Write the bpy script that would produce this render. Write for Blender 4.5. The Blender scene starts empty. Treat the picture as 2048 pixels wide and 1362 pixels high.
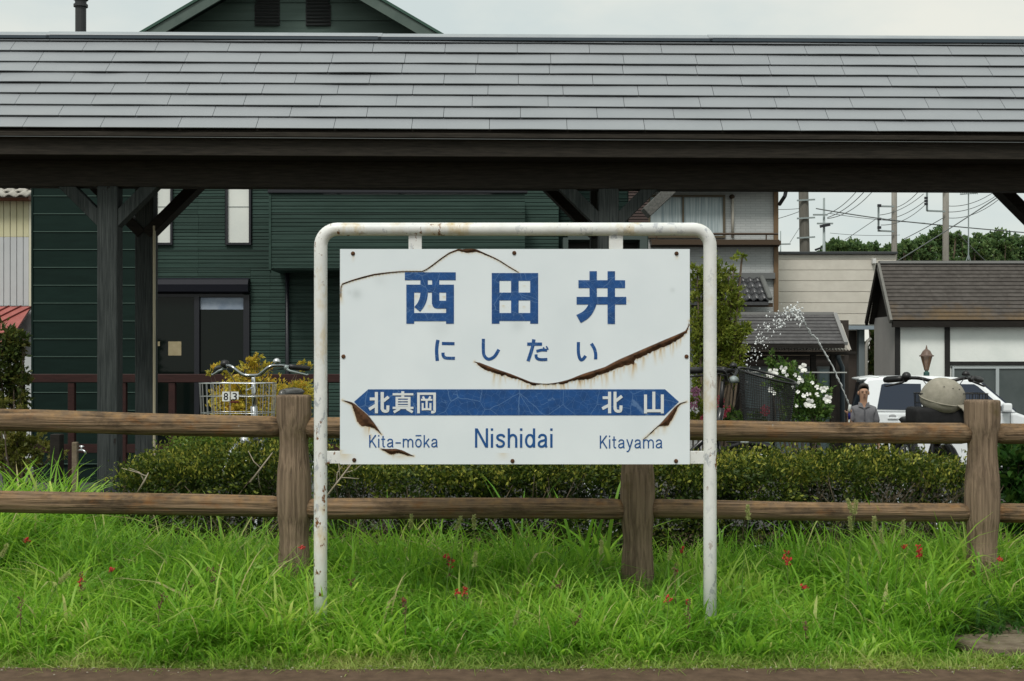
import bpy, bmesh, random
import numpy as np
from math import sin, cos, pi, radians, atan2, sqrt, hypot
from mathutils import Vector, Matrix

random.seed(11)
RNG = np.random.default_rng(11)
SC = bpy.context.scene
COL = SC.collection

# ------------------------------------------------------------------ camera, sky, sun, exposure
F, HOR, EYE, CX = 2700.0, 720.0, 1.32, 1024.0      # focal length in photo pixels, horizon row, eye height
cam_d = bpy.data.cameras.new('camera')
cam_d.sensor_width = 36.0
cam_d.lens = F / 2048 * 36.0
cam_d.shift_y = (HOR - 681.0) / 2048
cam_d.clip_start, cam_d.clip_end = 0.05, 2000
cam = bpy.data.objects.new('camera', cam_d)
cam.location = (0, 0, EYE)
cam.rotation_euler = (radians(90), 0, 0)
COL.objects.link(cam)
SC.camera = cam

SUN_EL, SUN_AZ = radians(54), radians(200)
world = bpy.data.worlds.new('World')
SC.world = world
world.use_nodes = True
wn = world.node_tree
for n in list(wn.nodes): wn.nodes.remove(n)
w_out = wn.nodes.new('ShaderNodeOutputWorld')
w_bg = wn.nodes.new('ShaderNodeBackground'); w_bg.inputs['Strength'].default_value = 0.065
w_sky = wn.nodes.new('ShaderNodeTexSky'); w_sky.sky_type = 'NISHITA'; w_sky.sun_disc = False
w_sky.sun_elevation = SUN_EL; w_sky.sun_rotation = SUN_AZ
w_tc = wn.nodes.new('ShaderNodeTexCoord')
w_noi = wn.nodes.new('ShaderNodeTexNoise'); w_noi.inputs['Scale'].default_value = 2.6
w_noi.inputs['Detail'].default_value = 6; w_noi.inputs['Roughness'].default_value = .55
w_map = wn.nodes.new('ShaderNodeMapping'); w_map.inputs['Scale'].default_value = (1, 1, 2.2)
w_map.inputs['Location'].default_value = (.35, .1, .2)
w_rmp = wn.nodes.new('ShaderNodeValToRGB')
w_rmp.color_ramp.elements[0].position = .40; w_rmp.color_ramp.elements[0].color = (6.5, 7.3, 7.15, 1)
w_rmp.color_ramp.elements[1].position = .62; w_rmp.color_ramp.elements[1].color = (8.7, 8.7, 7.8, 1)
w_mix = wn.nodes.new('ShaderNodeMix'); w_mix.data_type = 'RGBA'; w_mix.inputs[0].default_value = .94
wn.links.new(w_tc.outputs['Generated'], w_map.inputs['Vector'])
wn.links.new(w_map.outputs['Vector'], w_noi.inputs['Vector'])
wn.links.new(w_noi.outputs['Fac'], w_rmp.inputs['Fac'])
wn.links.new(w_sky.outputs['Color'], w_mix.inputs['A'])
wn.links.new(w_rmp.outputs['Color'], w_mix.inputs['B'])
# an overcast sky is brighter overhead than at the horizon
w_sep = wn.nodes.new('ShaderNodeSeparateXYZ'); wn.links.new(w_tc.outputs['Generated'], w_sep.inputs[0])
w_mr = wn.nodes.new('ShaderNodeMapRange'); w_mr.inputs['From Min'].default_value = .25; w_mr.inputs['From Max'].default_value = 1
w_mr.inputs['To Min'].default_value = 1.0; w_mr.inputs['To Max'].default_value = 1.5
wn.links.new(w_sep.outputs['Z'], w_mr.inputs['Value'])
w_sc = wn.nodes.new('ShaderNodeVectorMath'); w_sc.operation = 'SCALE'
wn.links.new(w_mix.outputs['Result'], w_sc.inputs[0]); wn.links.new(w_mr.outputs[0], w_sc.inputs['Scale'])
wn.links.new(w_sc.outputs[0], w_bg.inputs['Color'])
wn.links.new(w_bg.outputs['Background'], w_out.inputs['Surface'])

sun_d = bpy.data.lights.new('sun', 'SUN')
sun_d.energy = 1.5; sun_d.angle = radians(16); sun_d.color = (1, .96, .9)
sun = bpy.data.objects.new('sun', sun_d)
COL.objects.link(sun)
# comes from high behind the camera, a little to the left
sun.rotation_euler = Vector((-sin(radians(-20)) * cos(SUN_EL), cos(radians(-20)) * cos(SUN_EL), -sin(SUN_EL))).to_track_quat('-Z', 'Y').to_euler()

SC.view_settings.view_transform = 'Standard'
SC.view_settings.look = 'None'
SC.view_settings.exposure = 0.62
SC.view_settings.gamma = 1.0
SC.view_settings.use_curve_mapping = False
SC.render.engine = 'CYCLES'
SC.cycles.use_denoising = True
SC.cycles.max_bounces = 8
SC.cycles.transparent_max_bounces = 16

# ------------------------------------------------------------------ helpers
def PX(px, Y): return (px - CX) * Y / F
def PZ(py, Y): return EYE - (py - HOR) * Y / F
def P(px, py, Y): return Vector((PX(px, Y), Y, PZ(py, Y)))

ROOT = {}           # object name -> the offset its mesh is stored against

def offset_of(o):
    while o is not None:
        if o.name in ROOT: return ROOT[o.name]
        o = o.parent
    return Vector((0, 0, 0))

def props(o, label=None, cat=None, group=None, kind=None):
    if label: o['label'] = label
    if cat: o['category'] = cat
    if group: o['group'] = group
    if kind: o['kind'] = kind
    return o

def thing(name, label, cat, loc=(0, 0, 0), rz=0.0, group=None, local=False):
    """An Empty at the base of a thing. local=True: its parts are modelled around the origin."""
    o = bpy.data.objects.new(name, None)
    COL.objects.link(o)
    o.empty_display_size = .1
    o.location = loc
    o.rotation_euler = (0, 0, rz)
    ROOT[o.name] = Vector((0, 0, 0)) if local else Vector(loc)
    return props(o, label, cat, group)

def link(name, me, mat=None, parent=None):
    o = bpy.data.objects.new(name, me)
    COL.objects.link(o)
    if mat is not None:
        me.materials.clear(); me.materials.append(mat)
    if parent is not None: o.parent = parent
    return o

class MB:
    def __init__(s): s.v, s.f = [], []
    def add(s, vs, fs):
        o = len(s.v)
        s.v.extend(tuple(v) for v in vs)
        s.f.extend(tuple(i + o for i in f) for f in fs)
        return s
    def box(s, x0, x1, y0, y1, z0, z1):
        return s.add([(x0,y0,z0),(x1,y0,z0),(x1,y1,z0),(x0,y1,z0),(x0,y0,z1),(x1,y0,z1),(x1,y1,z1),(x0,y1,z1)],
                     [(0,3,2,1),(4,5,6,7),(0,1,5,4),(1,2,6,5),(2,3,7,6),(3,0,4,7)])
    def bar(s, p0, p1, w, h, up=(0, 0, 1)):
        p0, p1, up = Vector(p0), Vector(p1), Vector(up)
        d = (p1 - p0).normalized()
        a = d.cross(up).normalized(); b = a.cross(d).normalized()
        vs = []
        for p in (p0, p1):
            for su, sv in ((-1,-1),(1,-1),(1,1),(-1,1)):
                vs.append(p + a * (su * w / 2) + b * (sv * h / 2))
        return s.add(vs, [(0,1,2,3),(7,6,5,4),(0,4,5,1),(1,5,6,2),(2,6,7,3),(3,7,4,0)])
    def tube(s, pts, r, n=8, cap=True):
        pts = [Vector(p) for p in pts]
        m = len(pts)
        rs = [r] * m if not hasattr(r, '__len__') else r
        ref = None; vs, fs = [], []
        for i, p in enumerate(pts):
            t = (pts[min(i + 1, m - 1)] - pts[max(i - 1, 0)])
            t = t.normalized() if t.length > 1e-9 else Vector((0, 0, 1))
            if ref is None:
                ref = t.orthogonal().normalized()
            ref = (ref - t * ref.dot(t))
            ref = ref.normalized() if ref.length > 1e-6 else t.orthogonal().normalized()
            b = t.cross(ref)
            for k in range(n):
                a = 2 * pi * k / n
                vs.append(p + (ref * cos(a) + b * sin(a)) * rs[i])
        for i in range(m - 1):
            for k in range(n):
                k2 = (k + 1) % n
                fs.append((i*n+k, i*n+k2, (i+1)*n+k2, (i+1)*n+k))
        if cap:
            fs.append(tuple(reversed(range(n)))); fs.append(tuple((m-1)*n + k for k in range(n)))
        return s.add(vs, fs)
    def lathe(s, prof, n=24, c=(0, 0, 0), sx=1, sy=1):
        vs, fs = [], []
        m = len(prof)
        for r, z in prof:
            for k in range(n):
                a = 2 * pi * k / n
                vs.append((c[0] + r * sx * cos(a), c[1] + r * sy * sin(a), c[2] + z))
        for i in range(m - 1):
            for k in range(n):
                k2 = (k + 1) % n
                fs.append((i*n+k, i*n+k2, (i+1)*n+k2, (i+1)*n+k))
        fs.append(tuple(reversed(range(n)))); fs.append(tuple((m-1)*n + k for k in range(n)))
        return s.add(vs, fs)
    def ball(s, c, r, nu=10, nv=7):
        r = (r, r, r) if not hasattr(r, '__len__') else r
        prof = [(sin(pi * i / nv), -cos(pi * i / nv)) for i in range(nv + 1)]
        prof[0] = (.02, -1); prof[-1] = (.02, 1)
        o = len(s.v)
        s.lathe(prof, nu)
        for i in range(o, len(s.v)):
            x, y, z = s.v[i]
            s.v[i] = (c[0] + x * r[0], c[1] + y * r[1], c[2] + z * r[2])
        return s
    def prism(s, poly, fn, d0, d1):
        """poly: 2D outline; fn(u, v, d) -> point. Extruded from d0 to d1."""
        n = len(poly)
        vs = [fn(u, v, d0) for u, v in poly] + [fn(u, v, d1) for u, v in poly]
        fs = [tuple(range(n)), tuple(reversed(range(n, 2 * n)))]
        for i in range(n):
            j = (i + 1) % n
            fs.append((j, i, n + i, n + j))
        return s.add(vs, fs)
    def mesh(s, name, off=(0, 0, 0), smooth=False, bevel=0.0, seg=1):
        off = Vector(off)
        me = bpy.data.meshes.new(name)
        me.from_pydata([tuple(Vector(v) - off) for v in s.v], [], s.f)
        bm = bmesh.new(); bm.from_mesh(me)
        bmesh.ops.recalc_face_normals(bm, faces=bm.faces)
        if bevel > 0:
            ed = [e for e in bm.edges if len(e.link_faces) == 2 and e.calc_face_angle(0) > .5]
            bmesh.ops.bevel(bm, geom=ed, offset=bevel, segments=seg, affect='EDGES', profile=.6, clamp_overlap=True)
        bm.to_mesh(me); bm.free()
        if smooth:
            me.polygons.foreach_set('use_smooth', [True] * len(me.polygons))
        return me
    def build(s, name, mat, parent=None, smooth=False, bevel=0.0, seg=1):
        return link(name, s.mesh(name, offset_of(parent), smooth, bevel, seg), mat, parent)

def npmesh(name, V, Fq, attr=None, smooth=False, off=(0, 0, 0), ptattr=None):
    """Mesh from numpy arrays; Fq (m,4) or (m,3); attr: per-face float 'rnd'."""
    V = np.asarray(V, dtype=np.float32) - np.asarray(off, dtype=np.float32)
    Fq = np.asarray(Fq, dtype=np.int32)
    me = bpy.data.meshes.new(name)
    m, k = Fq.shape
    me.vertices.add(len(V)); me.vertices.foreach_set('co', V.ravel())
    me.loops.add(m * k); me.loops.foreach_set('vertex_index', Fq.ravel())
    me.polygons.add(m)
    me.polygons.foreach_set('loop_start', np.arange(m, dtype=np.int32) * k)
    me.polygons.foreach_set('loop_total', np.full(m, k, dtype=np.int32))
    if smooth: me.polygons.foreach_set('use_smooth', np.ones(m, dtype=bool))
    me.update(calc_edges=True)
    if attr is not None:
        a = me.attributes.new('rnd', 'FLOAT', 'FACE'); a.data.foreach_set('value', np.asarray(attr, dtype=np.float32))
    if ptattr:
        for nm, val in ptattr.items():
            a = me.attributes.new(nm, 'FLOAT', 'POINT'); a.data.foreach_set('value', np.asarray(val, dtype=np.float32))
    return me

# ------------------------------------------------------------------ materials
MATS = {}
def ramp_node(nt, stops):
    r = nt.nodes.new('ShaderNodeValToRGB')
    el = r.color_ramp.elements
    while len(el) < len(stops): el.new(.5)
    for e, (p, c) in zip(el, stops):
        e.position = p; e.color = (c[0], c[1], c[2], 1)
    return r

def mat(name, c1, c2=None, scale=5, detail=5, lo=.35, hi=.65, rough=.6, spec=.3, metal=0.0, bump=0.0, bscale=None,
        stretch=(1, 1, 1), rnd=0.0, c3=None, s3=2.0, lo3=.55, hi3=.62, st3=(1, 1, 1), dist=0.0, alpha=None, trans=0.0, up3=False):
    if name in MATS: return MATS[name]
    m = bpy.data.materials.new(name); m.use_nodes = True
    nt = m.node_tree; L = nt.links.new
    b = nt.nodes['Principled BSDF']
    b.inputs['Roughness'].default_value = rough
    b.inputs['Specular IOR Level'].default_value = spec
    b.inputs['Metallic'].default_value = metal
    b.inputs['Transmission Weight'].default_value = trans
    b.inputs['Base Color'].default_value = (*c1, 1)
    tc = nt.nodes.new('ShaderNodeTexCoord')
    src = None
    if c2 is not None or bump:
        mp = nt.nodes.new('ShaderNodeMapping'); mp.inputs['Scale'].default_value = stretch
        oi = nt.nodes.new('ShaderNodeObjectInfo')
        sc_ = nt.nodes.new('ShaderNodeVectorMath'); sc_.operation = 'SCALE'; sc_.inputs['Scale'].default_value = 37.0 if rnd else 0.0
        cmb = nt.nodes.new('ShaderNodeCombineXYZ')
        for i in range(3): L(oi.outputs['Random'], cmb.inputs[i])
        L(cmb.outputs[0], sc_.inputs[0])
        L(tc.outputs['Object'], mp.inputs['Vector']); L(sc_.outputs[0], mp.inputs['Location'])
        no = nt.nodes.new('ShaderNodeTexNoise')
        no.inputs['Scale'].default_value = scale; no.inputs['Detail'].default_value = detail
        no.inputs['Roughness'].default_value = .6; no.inputs['Distortion'].default_value = dist
        L(mp.outputs[0], no.inputs['Vector'])
    if c2 is not None:
        r = ramp_node(nt, [(lo, c1), (hi, c2)])
        L(no.outputs['Fac'], r.inputs['Fac']); src = r.outputs['Color']
    if c3 is not None:
        n3 = nt.nodes.new('ShaderNodeTexNoise'); n3.inputs['Scale'].default_value = s3; n3.inputs['Detail'].default_value = 7
        n3.inputs['Roughness'].default_value = .65
        m3 = nt.nodes.new('ShaderNodeMapping'); m3.inputs['Scale'].default_value = st3
        L(tc.outputs['Object'], m3.inputs['Vector']); L(m3.outputs[0], n3.inputs['Vector'])
        r3 = ramp_node(nt, [(lo3, (0, 0, 0)), (hi3, (1, 1, 1))])
        L(n3.outputs['Fac'], r3.inputs['Fac'])
        mx = nt.nodes.new('ShaderNodeMix'); mx.data_type = 'RGBA'
        fac = r3.outputs['Color']
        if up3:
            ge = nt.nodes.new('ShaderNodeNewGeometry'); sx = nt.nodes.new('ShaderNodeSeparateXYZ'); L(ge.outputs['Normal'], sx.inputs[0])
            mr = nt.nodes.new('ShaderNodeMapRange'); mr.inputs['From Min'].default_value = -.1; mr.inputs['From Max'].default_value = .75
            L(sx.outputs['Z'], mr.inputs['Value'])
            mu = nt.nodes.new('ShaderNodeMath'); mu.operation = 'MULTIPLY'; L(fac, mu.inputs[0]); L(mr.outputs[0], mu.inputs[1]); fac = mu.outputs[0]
        L(fac, mx.inputs[0])
        if src is not None: L(src, mx.inputs['A'])
        else: mx.inputs['A'].default_value = (*c1, 1)
        mx.inputs['B'].default_value = (*c3, 1)
        src = mx.outputs['Result']
    if rnd:
        oi2 = nt.nodes.new('ShaderNodeObjectInfo')
        hs = nt.nodes.new('ShaderNodeHueSaturation')
        mr = nt.nodes.new('ShaderNodeMapRange'); mr.inputs['To Min'].default_value = 1 - rnd; mr.inputs['To Max'].default_value = 1 + rnd
        L(oi2.outputs['Random'], mr.inputs['Value']); L(mr.outputs[0], hs.inputs['Value'])
        if src is not None: L(src, hs.inputs['Color'])
        else: hs.inputs['Color'].default_value = (*c1, 1)
        src = hs.outputs['Color']
    if src is not None: L(src, b.inputs['Base Color'])
    if bump:
        bn = nt.nodes.new('ShaderNodeBump'); bn.inputs['Strength'].default_value = bump; bn.inputs['Distance'].default_value = .01
        if bscale:
            nb = nt.nodes.new('ShaderNodeTexNoise'); nb.inputs['Scale'].default_value = bscale; nb.inputs['Detail'].default_value = 4
            L(mp.outputs[0], nb.inputs['Vector']); L(nb.outputs['Fac'], bn.inputs['Height'])
        else: L(no.outputs['Fac'], bn.inputs['Height'])
        L(bn.outputs[0], b.inputs['Normal'])
    if alpha is not None:
        b.inputs['Alpha'].default_value = alpha
    MATS[name] = m
    return m

def blotch(m, color, scale, lo, hi, stretch=(1, 1, 1), amount=1.0, loc=(0, 0, 0)):
    """Stains of another colour over a material, in patches of their own shape."""
    nt = m.node_tree; L = nt.links.new; b = nt.nodes['Principled BSDF']
    tc = nt.nodes.new('ShaderNodeTexCoord'); mp = nt.nodes.new('ShaderNodeMapping')
    mp.inputs['Scale'].default_value = stretch; mp.inputs['Location'].default_value = loc
    no = nt.nodes.new('ShaderNodeTexNoise'); no.inputs['Scale'].default_value = scale; no.inputs['Detail'].default_value = 9; no.inputs['Roughness'].default_value = .68
    L(tc.outputs['Object'], mp.inputs[0]); L(mp.outputs[0], no.inputs['Vector'])
    r = ramp_node(nt, [(lo, (0, 0, 0)), (hi, (amount,) * 3)]); L(no.outputs['Fac'], r.inputs['Fac'])
    mx = nt.nodes.new('ShaderNodeMix'); mx.data_type = 'RGBA'; L(r.outputs['Color'], mx.inputs[0])
    if b.inputs['Base Color'].links: L(b.inputs['Base Color'].links[0].from_socket, mx.inputs['A'])
    else: mx.inputs['A'].default_value = b.inputs['Base Color'].default_value
    mx.inputs['B'].default_value = (*color, 1); L(mx.outputs['Result'], b.inputs['Base Color'])

def leafmat(name, stops, trans=.35, rough=.5, patch=None):
    if name in MATS: return MATS[name]
    m = bpy.data.materials.new(name); m.use_nodes = True
    nt = m.node_tree; L = nt.links.new
    for n in list(nt.nodes): nt.nodes.remove(n)
    out = nt.nodes.new('ShaderNodeOutputMaterial')
    at = nt.nodes.new('ShaderNodeAttribute'); at.attribute_name = 'rnd'
    r = ramp_node(nt, stops); L(at.outputs['Fac'], r.inputs['Fac'])
    src = r.outputs['Color']
    if patch:                                   # patches of another growth colour across the plant
        col, sc_, lo, hi = patch
        tc = nt.nodes.new('ShaderNodeTexCoord')
        n3 = nt.nodes.new('ShaderNodeTexNoise'); n3.inputs['Scale'].default_value = sc_; n3.inputs['Detail'].default_value = 3
        L(tc.outputs['Object'], n3.inputs['Vector'])
        r3 = ramp_node(nt, [(lo, (0, 0, 0)), (hi, (1, 1, 1))]); L(n3.outputs['Fac'], r3.inputs['Fac'])
        mx = nt.nodes.new('ShaderNodeMix'); mx.data_type = 'RGBA'; mx.blend_type = 'MIX'
        mm = nt.nodes.new('ShaderNodeMath'); mm.operation = 'MULTIPLY'; mm.inputs[1].default_value = .75
        L(r3.outputs['Color'], mm.inputs[0]); L(mm.outputs[0], mx.inputs[0]); L(src, mx.inputs['A']); mx.inputs['B'].default_value = (*col, 1)
        src = mx.outputs['Result']
    pb = nt.nodes.new('ShaderNodeBsdfPrincipled'); pb.inputs['Roughness'].default_value = rough
    pb.inputs['Specular IOR Level'].default_value = .25
    tb = nt.nodes.new('ShaderNodeBsdfTranslucent')
    hs = nt.nodes.new('ShaderNodeHueSaturation'); hs.inputs['Hue'].default_value = .485; hs.inputs['Value'].default_value = 1.5
    ms = nt.nodes.new('ShaderNodeMixShader'); ms.inputs[0].default_value = trans
    L(src, pb.inputs['Base Color']); L(src, hs.inputs['Color']); L(hs.outputs['Color'], tb.inputs['Color'])
    L(pb.outputs[0], ms.inputs[1]); L(tb.outputs[0], ms.inputs[2]); L(ms.outputs[0], out.inputs['Surface'])
    MATS[name] = m
    return m

# ------------------------------------------------------------------ leaves and blades
def unit(n):
    v = RNG.normal(size=(n, 3)); return v / np.linalg.norm(v, axis=1, keepdims=True)

def leaves_mesh(name, pts, size, rnd, off=(0, 0, 0), up=.4, aspect=.45, dirs=None, fold=.18):
    """Each leaf is a folded diamond of two triangles-pairs (a kite with its own bend)."""
    pts = np.asarray(pts); n = len(pts)
    d = unit(n) if dirs is None else np.asarray(dirs) + .55 * unit(n)
    d[:, 2] += up * RNG.random(n) - .1
    d /= np.linalg.norm(d, axis=1, keepdims=True)
    q = unit(n); q[:, 2] += .6
    s = np.cross(d, q); s /= np.linalg.norm(s, axis=1, keepdims=True)
    nn = np.cross(s, d)
    L_ = (size * (.65 + .7 * RNG.random(n)))[:, None]
    w = L_ * aspect
    base = pts
    mid = pts + d * L_ * .5 - nn * L_ * fold * .5
    a = mid + s * w * .5 + nn * L_ * fold * .5
    b = mid - s * w * .5 + nn * L_ * fold * .5
    tip = pts + d * L_ - nn * L_ * fold
    V = np.stack([base, a, tip, b], axis=1).reshape(-1, 3)
    Fq = np.arange(n * 4).reshape(n, 4)
    return npmesh(name, V, Fq, attr=rnd, off=off)

def blob_points(blobs, n, clump=None, shell=.55):
    """Points clustered in clumps spread through ellipsoids; blobs: (cx,cy,cz,rx,ry,rz)."""
    vol = np.array([b[3] * b[4] * b[5] for b in blobs]) ** .75
    vol /= vol.sum()
    pts, dirs, rn = [], [], []
    cl = clump or 26
    for b, share in zip(blobs, vol):
        m = max(3, int(n * share / cl))
        u = unit(m); rad = (shell + (1 - shell) * RNG.random(m)) * (.8 + .35 * RNG.random(m))
        cen = u * rad[:, None]
        for c, uu in zip(cen, u):
            k = RNG.poisson(cl) + 2
            o = RNG.normal(size=(k, 3)) * .13
            p = c + o
            pts.append(np.array(b[:3]) + p * np.array(b[3:6]))
            dirs.append(np.repeat(uu[None], k, 0))
            rn.append(np.clip(RNG.random() * .6 + .4 * RNG.random(k), 0, 1))
    return np.concatenate(pts), np.concatenate(dirs), np.concatenate(rn)

def blades_mesh(name, root, h, w, lean, ang, rnd, nseg=4, off=(0, 0, 0), droop=1.0):
    """Arching grass blades. root (n,3); h length; w width; lean horizontal reach factor; ang direction."""
    n = len(root)
    t = np.linspace(0, 1, nseg + 1)
    dx, dy = np.cos(ang), np.sin(ang)
    fa = ang + pi / 2 + RNG.normal(size=n) * .5
    sx, sy = np.cos(fa), np.sin(fa)
    V = np.zeros((n, 2 * nseg + 1, 3))
    for i, tt in enumerate(t):
        out = lean * h * (tt ** 1.8)
        up = h * (tt - droop * .55 * lean * tt ** 2.6)
        c = root + np.stack([dx * out, dy * out, up], axis=1)
        if i == nseg:
            V[:, 2 * i] = c
        else:
            ww = w * (1 - .75 * tt ** 2) * (.6 + .4 * min(1, tt * 3)) * .5
            V[:, 2 * i] = c + np.stack([sx * ww, sy * ww, 0 * ww], axis=1)
            V[:, 2 * i + 1] = c - np.stack([sx * ww, sy * ww, 0 * ww], axis=1)
    k = 2 * nseg + 1
    base = (np.arange(n) * k)[:, None]
    tris = []
    for i in range(nseg - 1):
        a, b, c, d = 2*i, 2*i+1, 2*i+3, 2*i+2
        tris.append(base + np.array([[a, b, c]])); tris.append(base + np.array([[a, c, d]]))
    i = nseg - 1
    tris.append(base + np.array([[2*i, 2*i+1, 2*i+2]]))
    T = np.stack(tris, axis=1).reshape(-1, 3)
    return npmesh(name, V.reshape(-1, 3), T, attr=np.repeat(rnd, len(tris)), off=off, smooth=True)

def gz(x, y):
    """Height of the ground."""
    pts = [(-50, -.05), (5.6, -.05), (6.0, -.015), (7.0, .0), (8.2, .10), (12.5, .08), (17.5, -.745), (60, -.745), (1500, -.745)]
    z = np.interp(y, [p[0] for p in pts], [p[1] for p in pts])
    return z
# ------------------------------------------------------------------ shared materials
M_white = mat('white_chipped_paint', (.62, .64, .62), (.74, .75, .73), scale=9, rough=.38, spec=.4, bump=.15, bscale=60,
              c3=(.30, .17, .055), s3=16, lo3=.615, hi3=.655)
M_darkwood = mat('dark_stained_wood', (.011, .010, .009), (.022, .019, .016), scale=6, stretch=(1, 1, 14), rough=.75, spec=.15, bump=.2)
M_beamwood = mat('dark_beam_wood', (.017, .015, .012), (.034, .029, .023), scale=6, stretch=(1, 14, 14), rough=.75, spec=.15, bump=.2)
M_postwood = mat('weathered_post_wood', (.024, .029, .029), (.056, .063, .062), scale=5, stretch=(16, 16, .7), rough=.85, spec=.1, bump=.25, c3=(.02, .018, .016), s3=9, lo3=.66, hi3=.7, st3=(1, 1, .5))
M_slate = mat('grey_coated_slate', (.205, .222, .238), (.235, .251, .266), scale=2.2, detail=9, lo=.25, hi=.75, rough=.52, spec=.5, bump=.08, bscale=170, rnd=.018)
M_ridge = mat('grey_ridge_metal', (.19, .215, .235), (.24, .265, .28), scale=3, rough=.38, spec=.5)
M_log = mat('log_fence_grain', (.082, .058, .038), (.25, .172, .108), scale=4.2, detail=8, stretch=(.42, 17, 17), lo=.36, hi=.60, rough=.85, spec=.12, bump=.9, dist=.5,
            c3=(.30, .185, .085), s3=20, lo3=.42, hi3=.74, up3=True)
M_post = mat('log_post_grain', (.13, .094, .066), (.265, .195, .136), scale=4.4, detail=8, stretch=(19, 19, .38), lo=.36, hi=.58, rough=.88, spec=.1, bump=.9, dist=.3,
             c3=(.11, .085, .03), s3=4, lo3=.6, hi3=.75)
for m_ in (M_log, M_post): m_.node_tree.nodes['Bump'].inputs['Distance'].default_value = .022
blotch(M_log, (.035, .026, .018), 5.5, .53, .66, (.6, 1.6, 1.6), .75)
blotch(M_log, (.30, .29, .26), 34, .66, .72, (1, 1, 1), .7, (3, 1, 2))
blotch(M_log, (.20, .085, .025), 9, .54, .70, (.8, 1.5, 1.5), .6, (7, 4, 1))
blotch(M_post, (.045, .035, .022), 4.0, .56, .70, (1.5, 1.5, .8), .6)
blotch(M_post, (.28, .25, .20), 26, .66, .74, (1, 1, .6), .5, (2, 5, 1))
M_rust = mat('flaking_rust', (.042, .024, .016), (.12, .060, .032), scale=30, detail=8, rough=.9, spec=.1, bump=.6)
M_soil = mat('brown_soil', (.045, .032, .018), (.085, .06, .035), scale=3, detail=8, rough=.95, spec=.1, bump=.4, bscale=30)
M_platform = mat('brown_asphalt', (.070, .046, .031), (.115, .077, .052), scale=14, detail=9, rough=.92, spec=.12, bump=.5, bscale=160, c3=(.27, .22, .16), s3=60, lo3=.70, hi3=.74)
M_asphalt = mat('grey_asphalt', (.05, .05, .047), (.075, .074, .07), scale=6, rough=.9, bump=.3, bscale=80)
M_chrome = mat('bright_plated_wire', (.55, .57, .58), rough=.28, metal=1.0)
M_black = mat('black_plastic', (.012, .012, .013), rough=.42, spec=.4)
M_rubber = mat('black_rubber', (.015, .015, .015), rough=.8, spec=.2)
M_green_l = mat('dark_green_siding', (.0055, .0145, .0118), (.0075, .019, .0155), scale=2, stretch=(1, 1, 6), rough=.6, spec=.10, rnd=.10)
M_green_r = mat('green_ribbed_siding', (.021, .042, .034), (.031, .059, .049), scale=2, stretch=(.6, 1, 8), rough=.55, spec=.18, rnd=.14)
M_navy = mat('dark_navy_metal', (.012, .013, .018), rough=.4, spec=.4)
M_glass_dark = mat('dark_window_glass', (.004, .007, .006), rough=.05, spec=.2)
M_blind = mat('pale_window_blind', (.62, .65, .62), (.68, .70, .66), scale=2, rough=.6)
M_redwood = mat('red_brown_deck_wood', (.022, .008, .007), (.036, .013, .011), scale=5, stretch=(1, 1, 8), rough=.6, spec=.25)
M_brown_metal = mat('brown_window_metal', (.055, .035, .02), rough=.5)
M_concrete = mat('weathered_concrete', (.10, .078, .055), (.20, .165, .12), scale=9, detail=9, rough=.92, spec=.1, bump=.5, bscale=60, c3=(.10, .085, .05), s3=6, lo3=.55, hi3=.65)
M_polegrey = mat('grey_pole_concrete', (.21, .20, .175), (.28, .265, .235), scale=3, stretch=(4, 4, .3), rough=.85)
M_wire = mat('dark_cable', (.10, .11, .11), rough=.7)
M_steel = mat('galvanised_steel', (.25, .29, .29), rough=.55, metal=.3)
M_twig = mat('dry_twig', (.06, .045, .03), (.14, .11, .075), scale=20, rough=.9)
M_bark = mat('brown_bark', (.06, .045, .03), (.11, .085, .06), scale=14, stretch=(4, 4, 1), rough=.9, bump=.5)

L_grass = leafmat('grass_blade', [(0, (.050, .140, .012)), (.35, (.132, .32, .026)), (.7, (.262, .47, .055)), (.92, (.43, .55, .14)), (1, (.52, .46, .24))], .52, .42)
L_low = leafmat('low_weed_blade', [(0, (.10, .20, .03)), (.5, (.24, .34, .07)), (.8, (.36, .40, .13)), (1, (.40, .34, .18))], .4, .5)
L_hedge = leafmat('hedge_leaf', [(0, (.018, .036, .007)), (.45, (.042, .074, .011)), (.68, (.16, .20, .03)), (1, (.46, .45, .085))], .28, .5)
L_hedge2 = leafmat('glossy_dark_leaf', [(0, (.012, .045, .010)), (.6, (.03, .085, .015)), (1, (.09, .15, .03))], .25, .4)
L_tree = leafmat('light_tree_leaf', [(0, (.075, .12, .014)), (.5, (.16, .21, .028)), (1, (.28, .30, .055))], .4, .5)
L_yellow = leafmat('yellow_green_leaf', [(0, (.22, .23, .03)), (.5, (.48, .41, .05)), (.85, (.58, .42, .06)), (1, (.52, .24, .05))], .35, .5)
L_bush = leafmat('dark_bush_leaf', [(0, (.018, .035, .008)), (.6, (.055, .08, .016)), (1, (.16, .14, .03))], .28, .5)
L_hib = leafmat('hibiscus_leaf', [(0, (.03, .075, .014)), (.6, (.075, .15, .026)), (1, (.15, .22, .05))], .3, .5)
L_far = leafmat('far_tree_leaf', [(0, (.038, .080, .034)), (.5, (.080, .145, .05)), (1, (.16, .23, .075))], .3, .6)

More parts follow.
